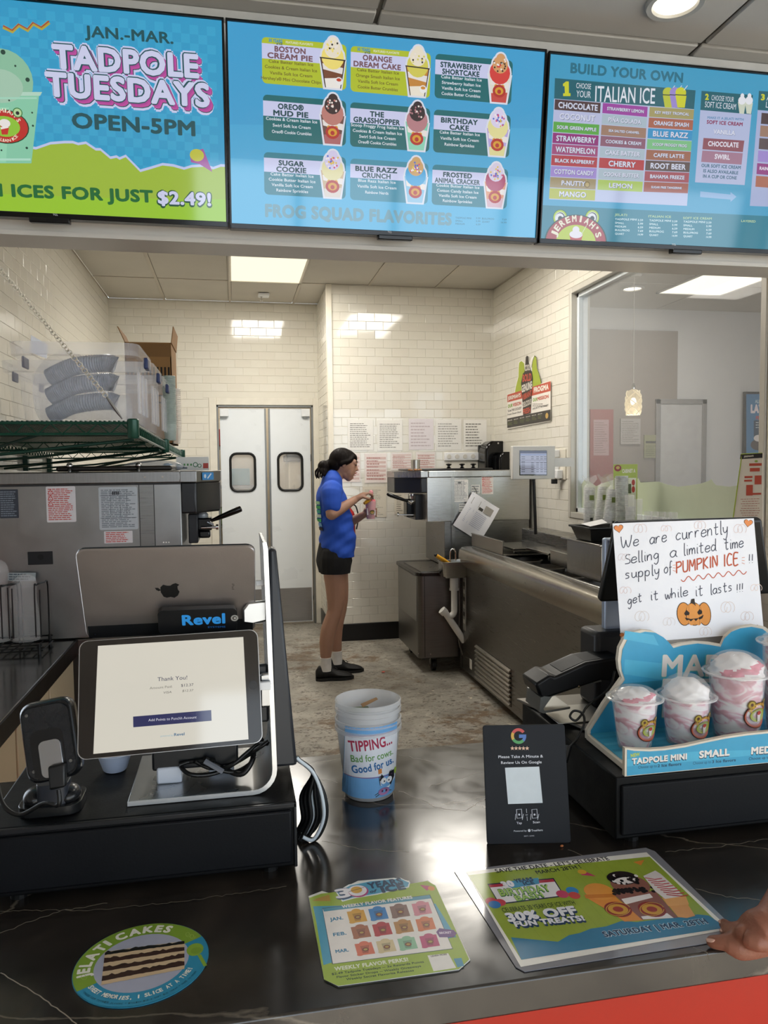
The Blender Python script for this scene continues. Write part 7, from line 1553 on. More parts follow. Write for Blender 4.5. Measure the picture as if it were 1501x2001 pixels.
O('case', MB().rings([[p+N*.006 for p in sq], [p-N*.012 for p in sq]]), BLACK, tb3, bevel=.006, seg=3)
O('screen', MB().rings([[bl+(p-bl)*.92+V((.012, 0, .006))-N*.0125 for p in sq], [bl+(p-bl)*.92+V((.012, 0, .006))-N*.013 for p in sq]]), M('#20304a', .1, emit=.3, var=0), tb3)
O('neck', MB().tube([bl+U*.10+N*(-.02), V((.765, 1.435, 1.36))], .012, 10), BLACK, tb3)
# handwritten sign
A, B, D = at(1215, 1262, Y=1.262), at(1497, 1237, Y=1.262), at(1198, 1024, Y=1.325)
A = at(1214, 1262, Y=1.285); B = at(1498, 1237, Y=1.285); D = at(1198, 1024, Y=1.318); E4 = at(1478, 1012, Y=1.318)
U = (B-A).normalized(); W = (D-A); W = (W-U*W.dot(U)).normalized(); N = U.cross(W)
sg = T('handwritten_sign', 'white paper sign in marker about pumpkin ice taped to the black tablet', 'sign', tuple((A+B)/2))
P = Pr(A, U, W, step=.00006, z0=.0008, rough=.8); P.view(1000, 980, 2.858)
q = [P.px(*c) for c in ((615, 792), (1420, 735), (1363, 92), (567, 122))]
def bend(a, b, h=0): return A+U*a+W*b+N*(h+.004*sin(a*18)-.003)
n = 16; g = MB(); vs = []
for off in (0, .0005):
    vs = [bend(*( (q[0]*(1-i/n)+q[1]*(i/n))*(1-j/n)+(q[3]*(1-i/n)+q[2]*(i/n))*(j/n) ), off) for j in range(n+1) for i in range(n+1)]
    g.add(vs, [(j*(n+1)+i, j*(n+1)+i+1, (j+1)*(n+1)+i+1, (j+1)*(n+1)+i) for j in range(n) for i in range(n)])
O('paper', g, M('#eff0f6', .7, 0, .01), sg, smooth=60)
P.fn = bend
G = {  # pen strokes of each letter, x-height 1
 'W': [[(0, 1.9), (.15, .5), (.4, 0), (.65, .6), (.75, 1.2), (.85, .5), (1.15, 0), (1.45, .8), (1.6, 1.9)]],
 'e': [[(0, .5), (.7, .6), (.65, .95), (.3, 1.0), (.02, .6), (.1, .1), (.45, 0), (.8, .25)]],
 'a': [[(.7, .85), (.35, 1.0), (0, .55), (.15, .05), (.5, .1), (.72, .6), (.72, .95), (.72, .2), (.9, 0)]],
 'r': [[(0, .95), (.05, 0), (.05, .5), (.3, .95), (.6, .9)]],
 'c': [[(.7, .85), (.35, 1.0), (0, .5), (.2, .02), (.7, .2)]],
 'u': [[(0, 1), (.05, .2), (.3, 0), (.6, .3), (.65, 1), (.68, .15), (.85, 0)]],
 'n': [[(0, 1), (.03, 0), (.06, .6), (.35, 1), (.6, .8), (.65, 0)]],
 't': [[(.3, 1.7), (.3, .2), (.5, 0), (.65, .15)], [(0, 1.1), (.65, 1.15)]],
 'l': [[(.1, 2), (.12, .1), (.3, 0)]],
 'y': [[(0, 1), (.1, .3), (.35, .15), (.6, .5), (.65, 1), (.6, -.3), (.35, -.9), (.05, -.7)]],
 's': [[(.6, .9), (.25, 1.0), (.1, .7), (.5, .45), (.5, .1), (.05, .0)]],
 'S': [[(.8, 1.5), (.35, 1.6), (.15, 1.1), (.75, .6), (.7, .1), (.05, .05)]],
 'i': [[(.1, 1), (.12, .1), (.25, 0)], [(.1, 1.45), (.13, 1.52)]],
 'g': [[(.65, .85), (.3, 1), (.02, .5), (.25, .1), (.6, .4), (.66, .9), (.65, -.4), (.35, -.9), (.05, -.6)]],
 'm': [[(0, 1), (.03, 0), (.06, .6), (.3, 1), (.45, .7), (.48, 0), (.5, .6), (.75, 1), (.9, .7), (.93, 0)]],
 'd': [[(.65, .8), (.3, 1), (0, .5), (.2, .02), (.55, .2), (.68, .8), (.7, 2), (.7, .2), (.85, 0)]],
 'p': [[(0, 1), (.03, -.9), (.03, .5), (.25, 1), (.6, .8), (.6, .2), (.3, 0), (.05, .2)]],
 'o': [[(.35, 1), (0, .6), (.1, .1), (.45, 0), (.7, .4), (.6, .9), (.3, 1.)]],
 'f': [[(.6, 1.8), (.35, 1.9), (.2, 1.4), (.22, -.2), (.1, -.5)], [(0, .9), (.5, .95)]],
 'w': [[(0, 1), (.1, .1), (.25, 0), (.42, .8), (.55, .05), (.7, .1), (.85, 1)]],
 'h': [[(0, 2), (.03, 0), (.06, .6), (.35, 1), (.6, .7), (.62, 0)]],
 '!': [[(.1, 1.9), (.08, .5)], [(.08, .1), (.1, .0)]],
 'P': [[(0, 1.6), (0, 0)], [(0, 1.5), (.6, 1.5), (.65, 1), (.05, .75)]], 'U': [[(0, 1.6), (.05, .2), (.4, 0), (.7, .3), (.72, 1.6)]],
 'M': [[(0, 0), (.1, 1.6), (.45, .6), (.8, 1.6), (.9, 0)]], 'K': [[(0, 1.6), (0, 0)], [(.65, 1.6), (.05, .8), (.7, 0)]], 'I': [[(.1, 1.6), (.1, 0)]],
 'N': [[(0, 0), (.02, 1.6), (.65, .1), (.68, 1.6)]], 'C': [[(.7, 1.4), (.3, 1.6), (0, .9), (.15, .1), (.7, .15)]], 'E': [[(.6, 1.6), (0, 1.55), (0, 0), (.6, .05)], [(0, .85), (.5, .85)]]}
def write(s, x0, y0, x1, y1, xh, wd, col):
    adv = {'W': 1.9, 'm': 1.2, 'M': 1.2, 'l': .45, 'i': .42, '!': .4, ' ': .7, 'I': .45}
    tot = sum(adv.get(ch, .98) for ch in s); sx = (x1-x0)/tot; x = 0; rnd = random.Random(len(s))
    for ch in s:
        for stq in G.get(ch, []):
            jy = rnd.uniform(-.04, .04)*xh
            pts = [(x0+(x+a)*sx, y0+(y1-y0)*(x+a)/tot-b*xh-jy) for a, b in stq]
            sp = spline([(a, b, 0) for a, b in pts], 4) if len(pts) > 2 else [V((a, b, 0)) for a, b in pts]
            P.line([(p.x, p.y) for p in sp], wd, col)
            P.k -= 1
        x += adv.get(ch, .98)
    P.k += 1
INK = '#4a4d5c'
write('We', 612, 262, 715, 245, 34, 4.5, INK); write('are', 770, 238, 870, 222, 36, 4.5, INK); write('currently', 918, 216, 1228, 175, 38, 4.5, INK)
write('Selling', 632, 350, 828, 318, 32, 4.5, INK); write('a', 884, 312, 928, 306, 36, 4.5, INK); write('limited', 962, 300, 1158, 272, 34, 4.5, INK); write('time', 1200, 268, 1312, 252, 34, 4.5, INK)
write('supply', 635, 432, 832, 404, 30, 4.5, INK); write('of', 850, 402, 905, 392, 32, 4.5, INK); write('PUMPKIN', 920, 400, 1168, 362, 40, 7.5, '#d56a45'); write('ICE', 1196, 362, 1292, 350, 42, 7.5, '#d56a45'); write('!!', 1335, 345, 1368, 340, 26, 4.5, INK)
write('PUMPKIN', 921, 401, 1169, 363, 41, 2, '#8f4a48'); write('ICE', 1197, 363, 1293, 351, 43, 2, '#8f4a48')
write('get', 650, 576, 732, 556, 28, 4.5, INK); write('it', 775, 552, 825, 545, 30, 4.5, INK); write('while', 855, 545, 992, 525, 28, 4.5, INK); write('it', 1030, 530, 1082, 520, 34, 4.5, INK); write('lasts', 1118, 520, 1250, 498, 30, 4.5, INK); write('!!!', 1268, 508, 1312, 500, 24, 4.5, INK)
wv = [(945+i*6.1, 436-.72*i+13*sin(i*.66)) for i in range(63)]; P.line(wv, 4.5, '#c2573c')
for x, y in ((906, 372), (1305, 330)):
    for d in (-1, 0, 1): P.line([(x-8, y+d*14-2), (x+8, y+d*18)], 2.5, '#d98a6a')
def heart(x, y, s_, rot=0):
    pts = []
    for i in range(24):
        t_ = 2*pi*i/24; hx, hy = 16*sin(t_)**3/16, -(13*cos(t_)-5*cos(2*t_)-2*cos(3*t_)-cos(4*t_))/16
        pts.append((x+s_*(hx*cos(rot)-hy*sin(rot)), y+s_*(hx*sin(rot)+hy*cos(rot))))
    P.poly([(x+(a-x)*1.14, y+(b-y)*1.14) for a, b in pts], '#6b4a3c'); P.poly(pts, '#e8935a')
heart(599, 150, 23, -.15); heart(1332, 118, 22, .15); heart(632, 748, 23, -.3); heart(1390, 705, 16, .3)
for x, w_ in ((962, 38), (1082, 34), (1020, 44)):
    P.disc(x, 628, w_+4, '#3d2c24', 66); P.disc(x, 628, w_, '#e0954a', 62)
P.disc(1000, 632, 24, '#e29a50', 60); P.disc(1042, 632, 24, '#e29a50', 60)
P.line([(990, 575), (988, 690)], 2, '#a8622c'); P.line([(1050, 572), (1052, 690)], 2, '#a8622c')
P.poly([(962, 625), (975, 605), (994, 622), (990, 634), (968, 636)], '#2a2320'); P.poly([(1038, 618), (1052, 600), (1068, 615), (1062, 630), (1044, 632)], '#2a2320')
P.poly([(966, 648), (1000, 656), (1040, 652), (1076, 632), (1068, 652), (1050, 660), (1046, 652), (1030, 668), (1018, 656), (1000, 670), (990, 660), (976, 664)], '#2a2320')
P.poly([(1000, 566), (1004, 545), (1022, 542), (1024, 560), (1030, 585), (1020, 575)], '#3a3430')
for x, y, r, cc in ((690, 150, 24, '#e6cfcb'), (835, 150, 16, '#ecd2cc'), (1030, 130, 22, '#e6cfcb'), (1260, 150, 24, '#e6cfcb'), (600, 310, 18, '#e4d6d8'), (610, 495, 18, '#e6cfcb'), (700, 640, 28, '#ddd3cc'), (850, 670, 22, '#e0d8d6'), (1190, 590, 30, '#e2cfc4'), (1350, 480, 18, '#ecd6cc'), (1300, 640, 24, '#e2cfc8'), (1060, 725, 24, '#e0d4d0')):
    P.line([(x+i*1.9+r*.8*cos(i*.55), y+r*sin(i*.55)) for i in range(26)], 2.2, cc)
P.done('drawing', sg)
# ------------------------------------------------------------------ card terminal on bent bracket
ct2 = T('card_terminal', 'black card payment terminal on a bent grey bracket left of the blue display', 'card terminal', (.63, 1.36, RT+.007))
tl_, tr_ = at(1040, 1338, Y=1.38), at(1215, 1290, Y=1.38)
prof = [(1041, 1333), (1070, 1315), (1078, 1319), (1085, 1316), (1140, 1291), (1210, 1280), (1212, 1330), (1170, 1325), (1070, 1358), (1048, 1356)]
O('body', MB().prism([(p.x, p.z) for p in [at(x, y, Y=1.36) for x, y in prof]], V((0, 1.42, 0)), X_, Z_, .075), M('#08080a', .4, spec=.3), ct2, bevel=.005, seg=3)
O('keypad', MB().prism([(p.x, p.z+.0015) for p in [at(x, y, Y=1.36) for x, y in ((1095, 1312), (1140, 1292), (1170, 1287), (1170, 1290), (1140, 1295), (1097, 1314))]], V((0, 1.41, 0)), X_, Z_, .055), M('#17181b', .5, spec=.3), ct2)
bp_ = [(1053, 1360), (1120, 1335), (1170, 1326), (1171, 1329), (1121, 1340), (1075, 1358), (1058, 1382), (1060, 1386), (1110, 1378), (1110, 1382), (1058, 1391), (1050, 1388)]
O('bracket', MB().prism([(p.x, max(p.z, RT+.008)) for p in [at(x, y, Y=1.36) for x, y in bp_]], V((0, 1.42, 0)), X_, Z_, .07), M('#8a8b88', .3, .8), ct2)
O('bracket_plate', MB().box(.59, .70, 1.33, 1.43, RT+.0075, RT+.010), M('#a3a19b', .3, .8), ct2, bevel=.001)
O('screw', MB().cyl(at(1131, 1340, Y=1.35), at(1131, 1342, Y=1.345), .003, n=10), CHROME, ct2)
cl2 = T('curly_cord', 'thin black cord with a loop hanging beside the blue display', 'cord', tuple(at(1130, 1420, Y=1.28)))
O('cord', MB().tube(spline([at(x, y, Y=yy) for x, y, yy in ((1201, 1312, 1.33), (1190, 1345, 1.31), (1150, 1378, 1.29), (1138, 1395, 1.28), (1125, 1408, 1.275), (1114, 1400, 1.28), (1122, 1389, 1.285), (1138, 1394, 1.28), (1142, 1412, 1.27), (1130, 1440, 1.26), (1112, 1462, 1.24), (1105, 1480, 1.23))], 6), .0022, 8), RUBB, cl2, smooth=60)
O('plug', MB().tube([at(1112, 1458, Y=1.24), at(1103, 1490, Y=1.23)], .006, 8), RUBB, cl2, smooth=40)
# ------------------------------------------------------------------ flyers lying on the counter
FZ = ZC+.0008
def sheet(name, lab_, cat, pxs, base, draw, rough=.35, h=.0012, view=None, mat=None):
    pts = [at(x, y, Z=FZ) for x, y in pxs]; c = sum(pts, V())/len(pts)
    t = T(name, lab_, cat, (c.x, c.y, ZC))
    O('sheet', MB().prism([(p.x, p.y) for p in pts], V((0, 0, ZC+.0003)), X_, Y_, h), mat or M(base, rough, 0, .02), t)
    P = Pr(V((0, 0, ZC+h+.0005)), X_, Y_, step=.00004, z0=.0001, rough=rough)
    if view: P.view(*view)
    draw(P); P.done('printing', t); return t
c0 = at(277, 1884, Z=FZ); px4 = [at(142, 1893, Z=FZ), at(411, 1848, Z=FZ), at(290, 1808, Z=FZ), at(262, 1966, Z=FZ)]
cc_ = V(((px4[0].x+px4[1].x)/2, (px4[2].y+px4[3].y)/2)); RR = ((px4[1]-px4[0]).length+(px4[2]-px4[3]).length)/4
rf = T('round_sticker', 'round green and blue counter sticker with a slice of layered cake', 'sticker', (cc_.x, cc_.y, ZC))
O('disc', MB().lathe([(RR, 0), (RR, .0010), (.001, .0011)], (cc_.x, cc_.y, ZC+.0003), 64), M('#2f87a8', .4), rf)
P = Pr(V((0, 0, ZC+.0015)), X_, Y_, step=.00004, z0=.0001, rough=.4); P.view(120, 1780, 4.69)
rot = math.atan2((px4[1]-px4[0]).y, (px4[1]-px4[0]).x); x_, y_ = cc_.x, cc_.y
P.disc(x_, y_, RR*.99, '#2f8bb0', uv=True, n=64)
P.poly_uv([(x_+RR*.99*cos(radians(a)), y_+RR*.99*sin(radians(a))) for a in range(28, 214, 3)], '#7f9f35')
P.disc(x_, y_, RR*.70, '#a9acc0', uv=True, n=48)
P.arc('JELATI CAKES', (x_, y_), RR*.76, 196, 62, RR*.17, '#e9e8de', .06)
n_ = 'SWEET MEMORIES, 1 SLICE AT A TIME!'
tot = len(n_)
for i, ch in enumerate(n_):
    if ch == ' ': continue
    a = radians(212+(338-212)*(i+.5)/tot+0); r_ = RR*.84; tx, ty = -sin(a), cos(a); w_ = RR*.024 if ch not in "1!,I" else RR*.010
    c = (x_+r_*cos(a), y_+r_*sin(a)); P.text_uv(ch, (c[0]-tx*w_, c[1]-ty*w_), (c[0]+tx*w_, c[1]+ty*w_), RR*.075, '#e9e8de', .04); P.k -= 3
P.k += 1
n_ = 'CHOOSE YOUR FAVORITE FLAVORS * ITALIAN ICE & SOFT ICE CREAM * MADE TO ORDER'
for i, ch in enumerate(n_):
    if ch == ' ': continue
    a = radians(216+(334-216)*(i+.5)/len(n_)); r_ = RR*.94; tx, ty = -sin(a), cos(a); w_ = RR*.010
    c = (x_+r_*cos(a), y_+r_*sin(a)); P.text_uv(ch, (c[0]-tx*w_, c[1]-ty*w_), (c[0]+tx*w_, c[1]+ty*w_), RR*.035, '#1d5468', .01); P.k -= 1
P.k += 1
def lay_(t0, t1, col, seed, jag=6):
    rnd = random.Random(seed); n = 26; xa, ya, yb_ = 400, 378, 278; xb = 1128; H0, H1 = 305, 255
    top_, bot = [], []
    for i in range(n+1):
        f = i/n; x = xa+(xb-xa)*f-(35*(1-f))*t0; yt = ya+(yb_-ya)*f; H = H0+(H1-H0)*f
        top_.append((x, yt+H*t0+rnd.uniform(-jag, jag))); bot.append((xa+(xb-xa)*f-(35*(1-f))*t1, yt+H*t1+rnd.uniform(-2, 2)))
    P.poly(top_+bot[::-1], col)
lay_(0, 1.0, '#cdb493', 1, 2)
for t0, t1, cc, sd_ in ((0, .10, '#17100f', 2), (.20, .34, '#3a211b', 3), (.46, .60, '#3a211b', 4), (.72, .88, '#38201a', 5)): lay_(t0, t1, cc, sd_, 9)
P.disc(1225, 355, 75, '#86a83a', 58); P.poly([(1245, 405), (1280, 400), (1335, 500), (1305, 512)], '#86a83a'); P.disc(1235, 365, 48, '#7a9a35', 30)
for x, y, r in ((205, 605, 30), (1160, 215, 26), (1200, 235, 26)): P.line([(x+r*cos(i*.4)*(1-i*.03), y+r*sin(i*.4)*(1-i*.03)) for i in range(22)], 4, '#a6c060')
P.done('printing', rf)
def wk(P):
    P.poly([(175, 295), (270, 262), (380, 250), (960, 185), (1088, 165), (1150, 200), (1410, 770), (1330, 845), (400, 975), (290, 925)], '#9bb43c')
    P.poly([(205, 360), (1150, 340), (1310, 600), (1290, 600), (330, 800), (285, 815), (230, 480)], '#4a9fc0'); P.poly([(230, 300), (330, 270), (340, 320), (200, 320)], '#b58f3c')
    P.poly([(380, 250), (480, 192), (640, 160), (880, 140), (955, 175), (945, 215), (700, 270), (520, 300), (430, 325)], '#e6ebee'); P.poly([(395, 255), (490, 200), (650, 168), (880, 148), (945, 178), (935, 208), (700, 262), (515, 292), (435, 315)], '#4a9fc2')
    P.text('3', 388, 305, 520, 285, 70, '#23406a', .12); P.text('3', 385, 300, 515, 280, 66, '#e9e6ee', .05); P.disc(555, 245, 78, '#b23a7a', 46); P.disc(548, 240, 72, '#e9e6ee', 42); P.disc(540, 235, 44, '#d9a83a', 26); P.line([(480, 250), (600, 215)], 5, '#3a3a4a')
    P.text('YEARS', 636, 225, 905, 182, 44, '#1d3c5c', .06); P.text('of', 645, 258, 705, 250, 22, '#1d3c5c', .05, .3); P.text('ICE', 738, 255, 925, 225, 44, '#1d3c5c', .08)
    P.poly([(275, 375), (1108, 270), (1285, 690), (352, 808)], '#2f4a58'); P.poly([(278, 378), (1104, 274), (1280, 686), (358, 804)], '#ece7e4'); P.poly([(278, 378), (1104, 274), (1115, 300), (290, 402)], '#4f96b2')
    P.text('WEEKLY FLAVOR FEATURES', 430, 375, 975, 300, 22, '#e6e6e2', .05)
    for s_, x, y in (('JAN.', 337, 475), ('FEB.', 362, 592), ('MAR.', 380, 722)): P.text(s_, x, y, x+102, y-14, 24, '#3f86ac', .05)
    rows = [(465, 395, ['#d9a23a', '#3a86c8', '#8a6a62', '#d98a9c']), (495, 515, ['#a8684a', '#b83a44', '#b9864a', '#d9784a']), (525, 645, ['#d9745a', '#d6c49a', '#8fc0a0', '#c0487a'])]
    for x0, y0, cs in rows:
        for i, cc in enumerate(cs):
            x, y = x0+165*i+(0 if i < 3 else 5), y0-20*i; P.poly([(x, y+8), (x+130, y-8), (x+165-5, y+80), (x+25, y+98)], cc); c = P.px(x+82, y+42)
            P.poly([(x+32, y+20), (x+108, y+8), (x+112, y+72), (x+62, y+78)], {0: cc}.get(0)); P.disc(x+72, y+5, 38, cc, 20); P.poly([(x+42, y+25), (x+112, y+15), (x+108, y+75), (x+65, y+80)], '#%02x%02x%02x' % tuple(int(int(cc[j:j+2], 16)*.82) for j in (1, 3, 5))); P.disc(x+85, y+50, 26, '#7a3a30', 15); P.disc(x+85, y+50, 16, '#b59a50', 8)
            P.disc(x+45, y+90, 26, cc, 10)
    P.poly([(1155, 560), (1180, 530), (1290, 545), (1315, 570), (1290, 600), (1180, 600)], '#6a3f86'); P.text('SECRET', 1180, 575, 1275, 570, 15, '#e6d6ec', .05)
    P.text('WEEKLY FLAVOR PERKS!', 372, 858, 942, 782, 28, '#e3e8d0', .05); P.text('$2.49 Tadpole Tuesdays -- 3x Rewards Points', 350, 892, 1062, 795, 16, '#2e4a2a', .03); P.text('Flavor Sticker Drops -- Weekly Giveaways', 388, 915, 1040, 828, 16, '#2e4a2a', .03); P.text('Weekly Secret Flavorite Releases', 462, 932, 985, 862, 16, '#2e4a2a', .03)
    P.poly([(1088, 740), (1248, 722), (1310, 835), (1135, 862)], '#e9e6e2'); P.text('LEARN MORE', 1115, 752, 1240, 736, 12, '#3a3a36', .03); P.poly([(1290, 765), (1350, 758), (1370, 820), (1320, 832)], '#3f8fb0')
    P.poly([(1030, 195), (1125, 205), (1085, 240)], '#c24a7a'); P.disc(1118, 222, 26, '#d98a3a', 18)
sheet('flavour_card', 'die-cut weekly flavour card with blue and lime border lying on the counter', 'card', [(603, 1752), (629, 1742), (655, 1749), (657, 1742), (700, 1722), (770, 1716), (800, 1722), (802, 1728), (836, 1721), (843, 1727), (850, 1732), (919, 1876), (897, 1895), (661, 1927), (633, 1913)], '#e6e6e0', wk, view=(560, 1680, 3.95))
lam = [(888, 1703), (1262, 1657), (1280, 1664), (1445, 1824), (1430, 1836), (1025, 1899), (1008, 1890)]
def bd_(P):
    P.poly([(118, 148), (945, 60), (1328, 412), (370, 585)], '#e9e6e0'); P.poly([(130, 165), (250, 150), (960, 80), (1290, 400), (372, 552)], '#93a53c')
    for i in range(14): x = 210+i*55; P.line([(x, 155-i*5), (x+260, 460-i*6)], 1.5, '#8a9c38')
    P.poly([(325, 450), (540, 470), (590, 440), (640, 430), (690, 410), (760, 400), (830, 375), (900, 380), (1180, 345), (1230, 350), (1312, 405), (372, 552)], '#2f79a0')
    P.text('SAVE THE DATE - LET\'S CELEBRATE', 258, 155, 778, 96, 17, '#2a2c34', .02); P.text('MARCH 28TH !', 445, 160, 648, 132, 15, '#2a2c34', .02)
    P.poly([(217, 205), (520, 178), (572, 262), (270, 300)], '#2a2c44'); P.poly([(222, 210), (517, 183), (565, 258), (272, 294)], '#e6e3e6'); P.poly([(222, 210), (517, 183), (525, 195), (230, 222)], '#b03a4a')
    P.text('BIRTHDAY', 278, 262, 510, 238, 30, '#3d6f3a', .10); P.text('BIRTHDAY', 278, 260, 510, 236, 28, '#a6c86a', .03); P.text('BASH', 352, 285, 478, 266, 24, '#3d6f3a', .10); P.text('BASH', 352, 283, 478, 264, 22, '#a6c86a', .03)
    P.poly([(290, 205), (330, 192), (450, 178), (455, 205), (330, 225)], '#3f8fb8'); P.text('30', 290, 222, 345, 214, 24, '#e9e6ee', .1); P.text('YEARS', 345, 200, 430, 190, 15, '#1d3c5c', .06); P.text('ICE', 385, 212, 435, 206, 14, '#1d3c5c', .06)
    for x, y, r, cc in ((235, 285, 28, '#c24452'), (275, 290, 26, '#c24452'), (250, 300, 28, '#3a78b8'), (560, 252, 28, '#c24a6a'), (605, 236, 28, '#3a86c0'), (615, 258, 26, '#c24a4a')): P.disc(x, y, r, cc, r*.62)
    P.text('CELEBRATE 30 YEARS OF ICE WITH', 290, 336, 622, 300, 20, '#2e3f2a', .0)
    for o_, cc, bo in ((6, '#223a5c', .16), (0, '#e6e6ee', .07)): P.text('30% OFF', 312+o_, 378+o_, 635+o_, 342+o_, 36, cc, bo); P.text('FUN TREATS!', 345+o_, 402+o_, 665+o_, 372+o_, 22, cc, bo*.9)
    P.text('SATURDAY | MAR. 28TH', 755, 448, 1230, 385, 22, '#bcd6e6', .12); P.text('SATURDAY | MAR. 28TH', 755, 448, 1230, 385, 22, '#173a5c', .05)
    P.poly([(630, 145), (665, 148), (715, 170), (650, 165)], '#c2446a'); P.disc(650, 150, 20, '#d9a83a', 10); P.poly([(885, 105), (935, 95), (920, 120)], '#d98a3a')
    P.poly([(665, 265), (800, 262), (930, 372), (845, 378), (790, 340)], '#d98a3a'); P.disc(728, 240, 68, '#de9440', 38); P.poly([(660, 255), (800, 250), (806, 266), (668, 272)], '#c9792e')
    P.poly([(790, 250), (985, 238), (1090, 360), (925, 370)], '#8a5a52'); P.disc(870, 210, 88, '#8a5a4e', 46); P.disc(835, 178, 72, '#241a1c', 30); P.disc(850, 190, 55, '#e3dcdc', 14)
    rnd = random.Random(2)
    for k in range(38): P.disc(rnd.uniform(775, 910), rnd.uniform(160, 205), 9, rnd.choice(['#17100f', '#2c2022', '#e3dcdc']), 6, n=7)
    for k in range(40): f = rnd.random(); P.disc(790+190*f, 243+rnd.uniform(-10, 10)-12*f, 10, '#1e1416', 6, n=7)
    P.poly([(830, 275), (960, 250), (975, 268), (850, 300)], '#e3dcdc'); P.poly([(920, 355), (1040, 340), (1070, 362), (930, 368)], '#e6dfe0')
    for cx in (815, 970): P.disc(cx, 322, 62, '#8a2f28', 34); P.disc(cx, 322, 46, '#c9953a', 23); P.disc(cx, 322, 24, '#9a3a30', 12); P.line([(cx+55*cos(i*.3), 322+30*sin(i*.3)) for i in range(21)], 3, '#d9b050')
    P.poly([(1020, 272), (1110, 262), (1168, 352), (1130, 362), (1090, 358)], '#d99a5a'); P.poly([(1015, 268), (1125, 262), (1140, 300), (1045, 308)], '#e0a566')
    P.poly([(930, 170), (985, 145), (1010, 160), (1080, 225), (1115, 262), (1030, 275), (985, 240)], '#dcd2d2')
    for i in range(8): x, y = 938+i*14, 178+i*11; P.line([(x, y), (x+45+i*3, y+8), (x+78+i*3, y+3)], 7, '#b8404a')
sheet('laminated_flyer', 'laminated Birthday Bash flyer held at the corner by a hand', 'flyer', lam, '#93939c', bd_, .22, .0010, (860, 1640, 2.342), M('#86868e', .12, 0, .02, coat=.5))
# pale veins of the stone, where the photo shows them
cnt = [o for o in C.objects if o.name == 'countertop'][0]
P = Pr(V((0, 0, ZC)), X_, Y_, step=.00002, z0=.00015, rough=.3)
def vein(pts, w, col, seed):
    rnd = random.Random(seed); out = []
    for i in range(len(pts)-1):
        (a, b), (c, d) = pts[i], pts[i+1]; n = max(2, int(math.hypot(c-a, d-b)/9))
        for k in range(n): f = k/n; out.append((a+(c-a)*f+rnd.uniform(-1.6, 1.6), b+(d-b)*f+rnd.uniform(-1.6, 1.6)))
    out.append(pts[-1]); P.line(out, w, col)
for i, (pts, w) in enumerate((([(628, 1643), (700, 1658), (800, 1665)], 1.3), ([(780, 1545), (860, 1580), (910, 1585), (950, 1560)], 1.5), ([(835, 1538), (880, 1525), (940, 1510)], 1.2), ([(780, 1475), (850, 1490), (925, 1505)], 1.), ([(0, 1825), (60, 1800), (120, 1780), (210, 1765)], 1.4), ([(0, 1780), (200, 1778), (380, 1758), (560, 1732)], .9), ([(0, 1900), (60, 1935), (110, 1970), (150, 2001)], 2.2), ([(1360, 1738), (1420, 1752), (1490, 1760)], 1.3), ([(1355, 1850), (1380, 1862), (1386, 1876)], 1.5), ([(620, 1520), (660, 1530)], 1.), ([(1300, 1665), (1400, 1655), (1501, 1640)], .9), ([(1110, 1660), (1140, 1672), (1160, 1680)], 1.))): vein(pts, w, '#8f8678', i)
P.done('vein', cnt)
# ------------------------------------------------------------------ the worker at the back
PYY = 5.58
def q(cx, cy, dy=0.): return at(560+cx/4, 860+cy/4, Y=PYY+dy)
pe = T('person', 'standing worker in blue t-shirt and black shorts filling a pink cup', 'person', (q(370, 1800).x, PYY, 0))
SKIN = M('#ab826c', .45, 0, .04, 12, .1, 120, sss=.08)
SHIRT = M('#2350b8', .8, 0, .05, 9, .3, 60); HAIR = M('#120c0a', .6, 0, .25, 80, .6, 160, stretch=(1, 1, .2), spec=.15); SHORTS = M('#08080a', .8, 0, .08); SHOE = M('#0b0b0c', .6, 0, .1, 40, .3, 200); SOCK = M('#d9d6d2', .85, 0, .05, 40, .3, 200)
b = MB()
yn, yf = -.085, .085               # near and far side of the body
hipz = q(370, 940).z
# legs: near leg (left, nearer the camera) and far leg
ank_n = q(305, 1690, -.07); ank_n = V((ank_n.x, PYY-.08, .105)); kne_n = V((q(365, 1330).x, PYY-.085, q(365, 1320).z)); hip_n = V((q(372, 960).x, PYY-.085, q(372, 960).z))
ank_f = V((q(392, 1640, .1).x, PYY+.10, .105)); kne_f = V((q(418, 1300, .09).x, PYY+.085, kne_n.z+.01)); hip_f = V((q(395, 960).x, PYY+.08, hip_n.z))
for a_, k_, h_ in ((ank_n, kne_n, hip_n), (ank_f, kne_f, hip_f)):
    limb(b, [a_-V((0, 0, .03)), a_+V((0, 0, .05)), a_.lerp(k_, .42)+V((-.022, 0, 0)), a_.lerp(k_, .68)+V((-.022, 0, 0)), k_+V((.0, 0, 0)), k_.lerp(h_, .35)+V((.006, 0, 0)), k_.lerp(h_, .75), h_+V((-.01, 0, .06))],
         [(.034, .031), (.037, .034), (.053, .047), (.058, .052), (.055, .050), (.070, .062), (.086, .076), (.082, .07)])
# torso
to = lambda cx, cy: V((q(cx, cy).x, PYY, q(cx, cy).z))
limb(b, [to(372, 960), to(378, 860), to(392, 760), to(378, 640), to(360, 520), to(345, 420), to(348, 345)], [(.09, .12), (.09, .12), (.09, .11), (.09, .11), (.09, .12), (.075, .12), (.045, .07)], 20)
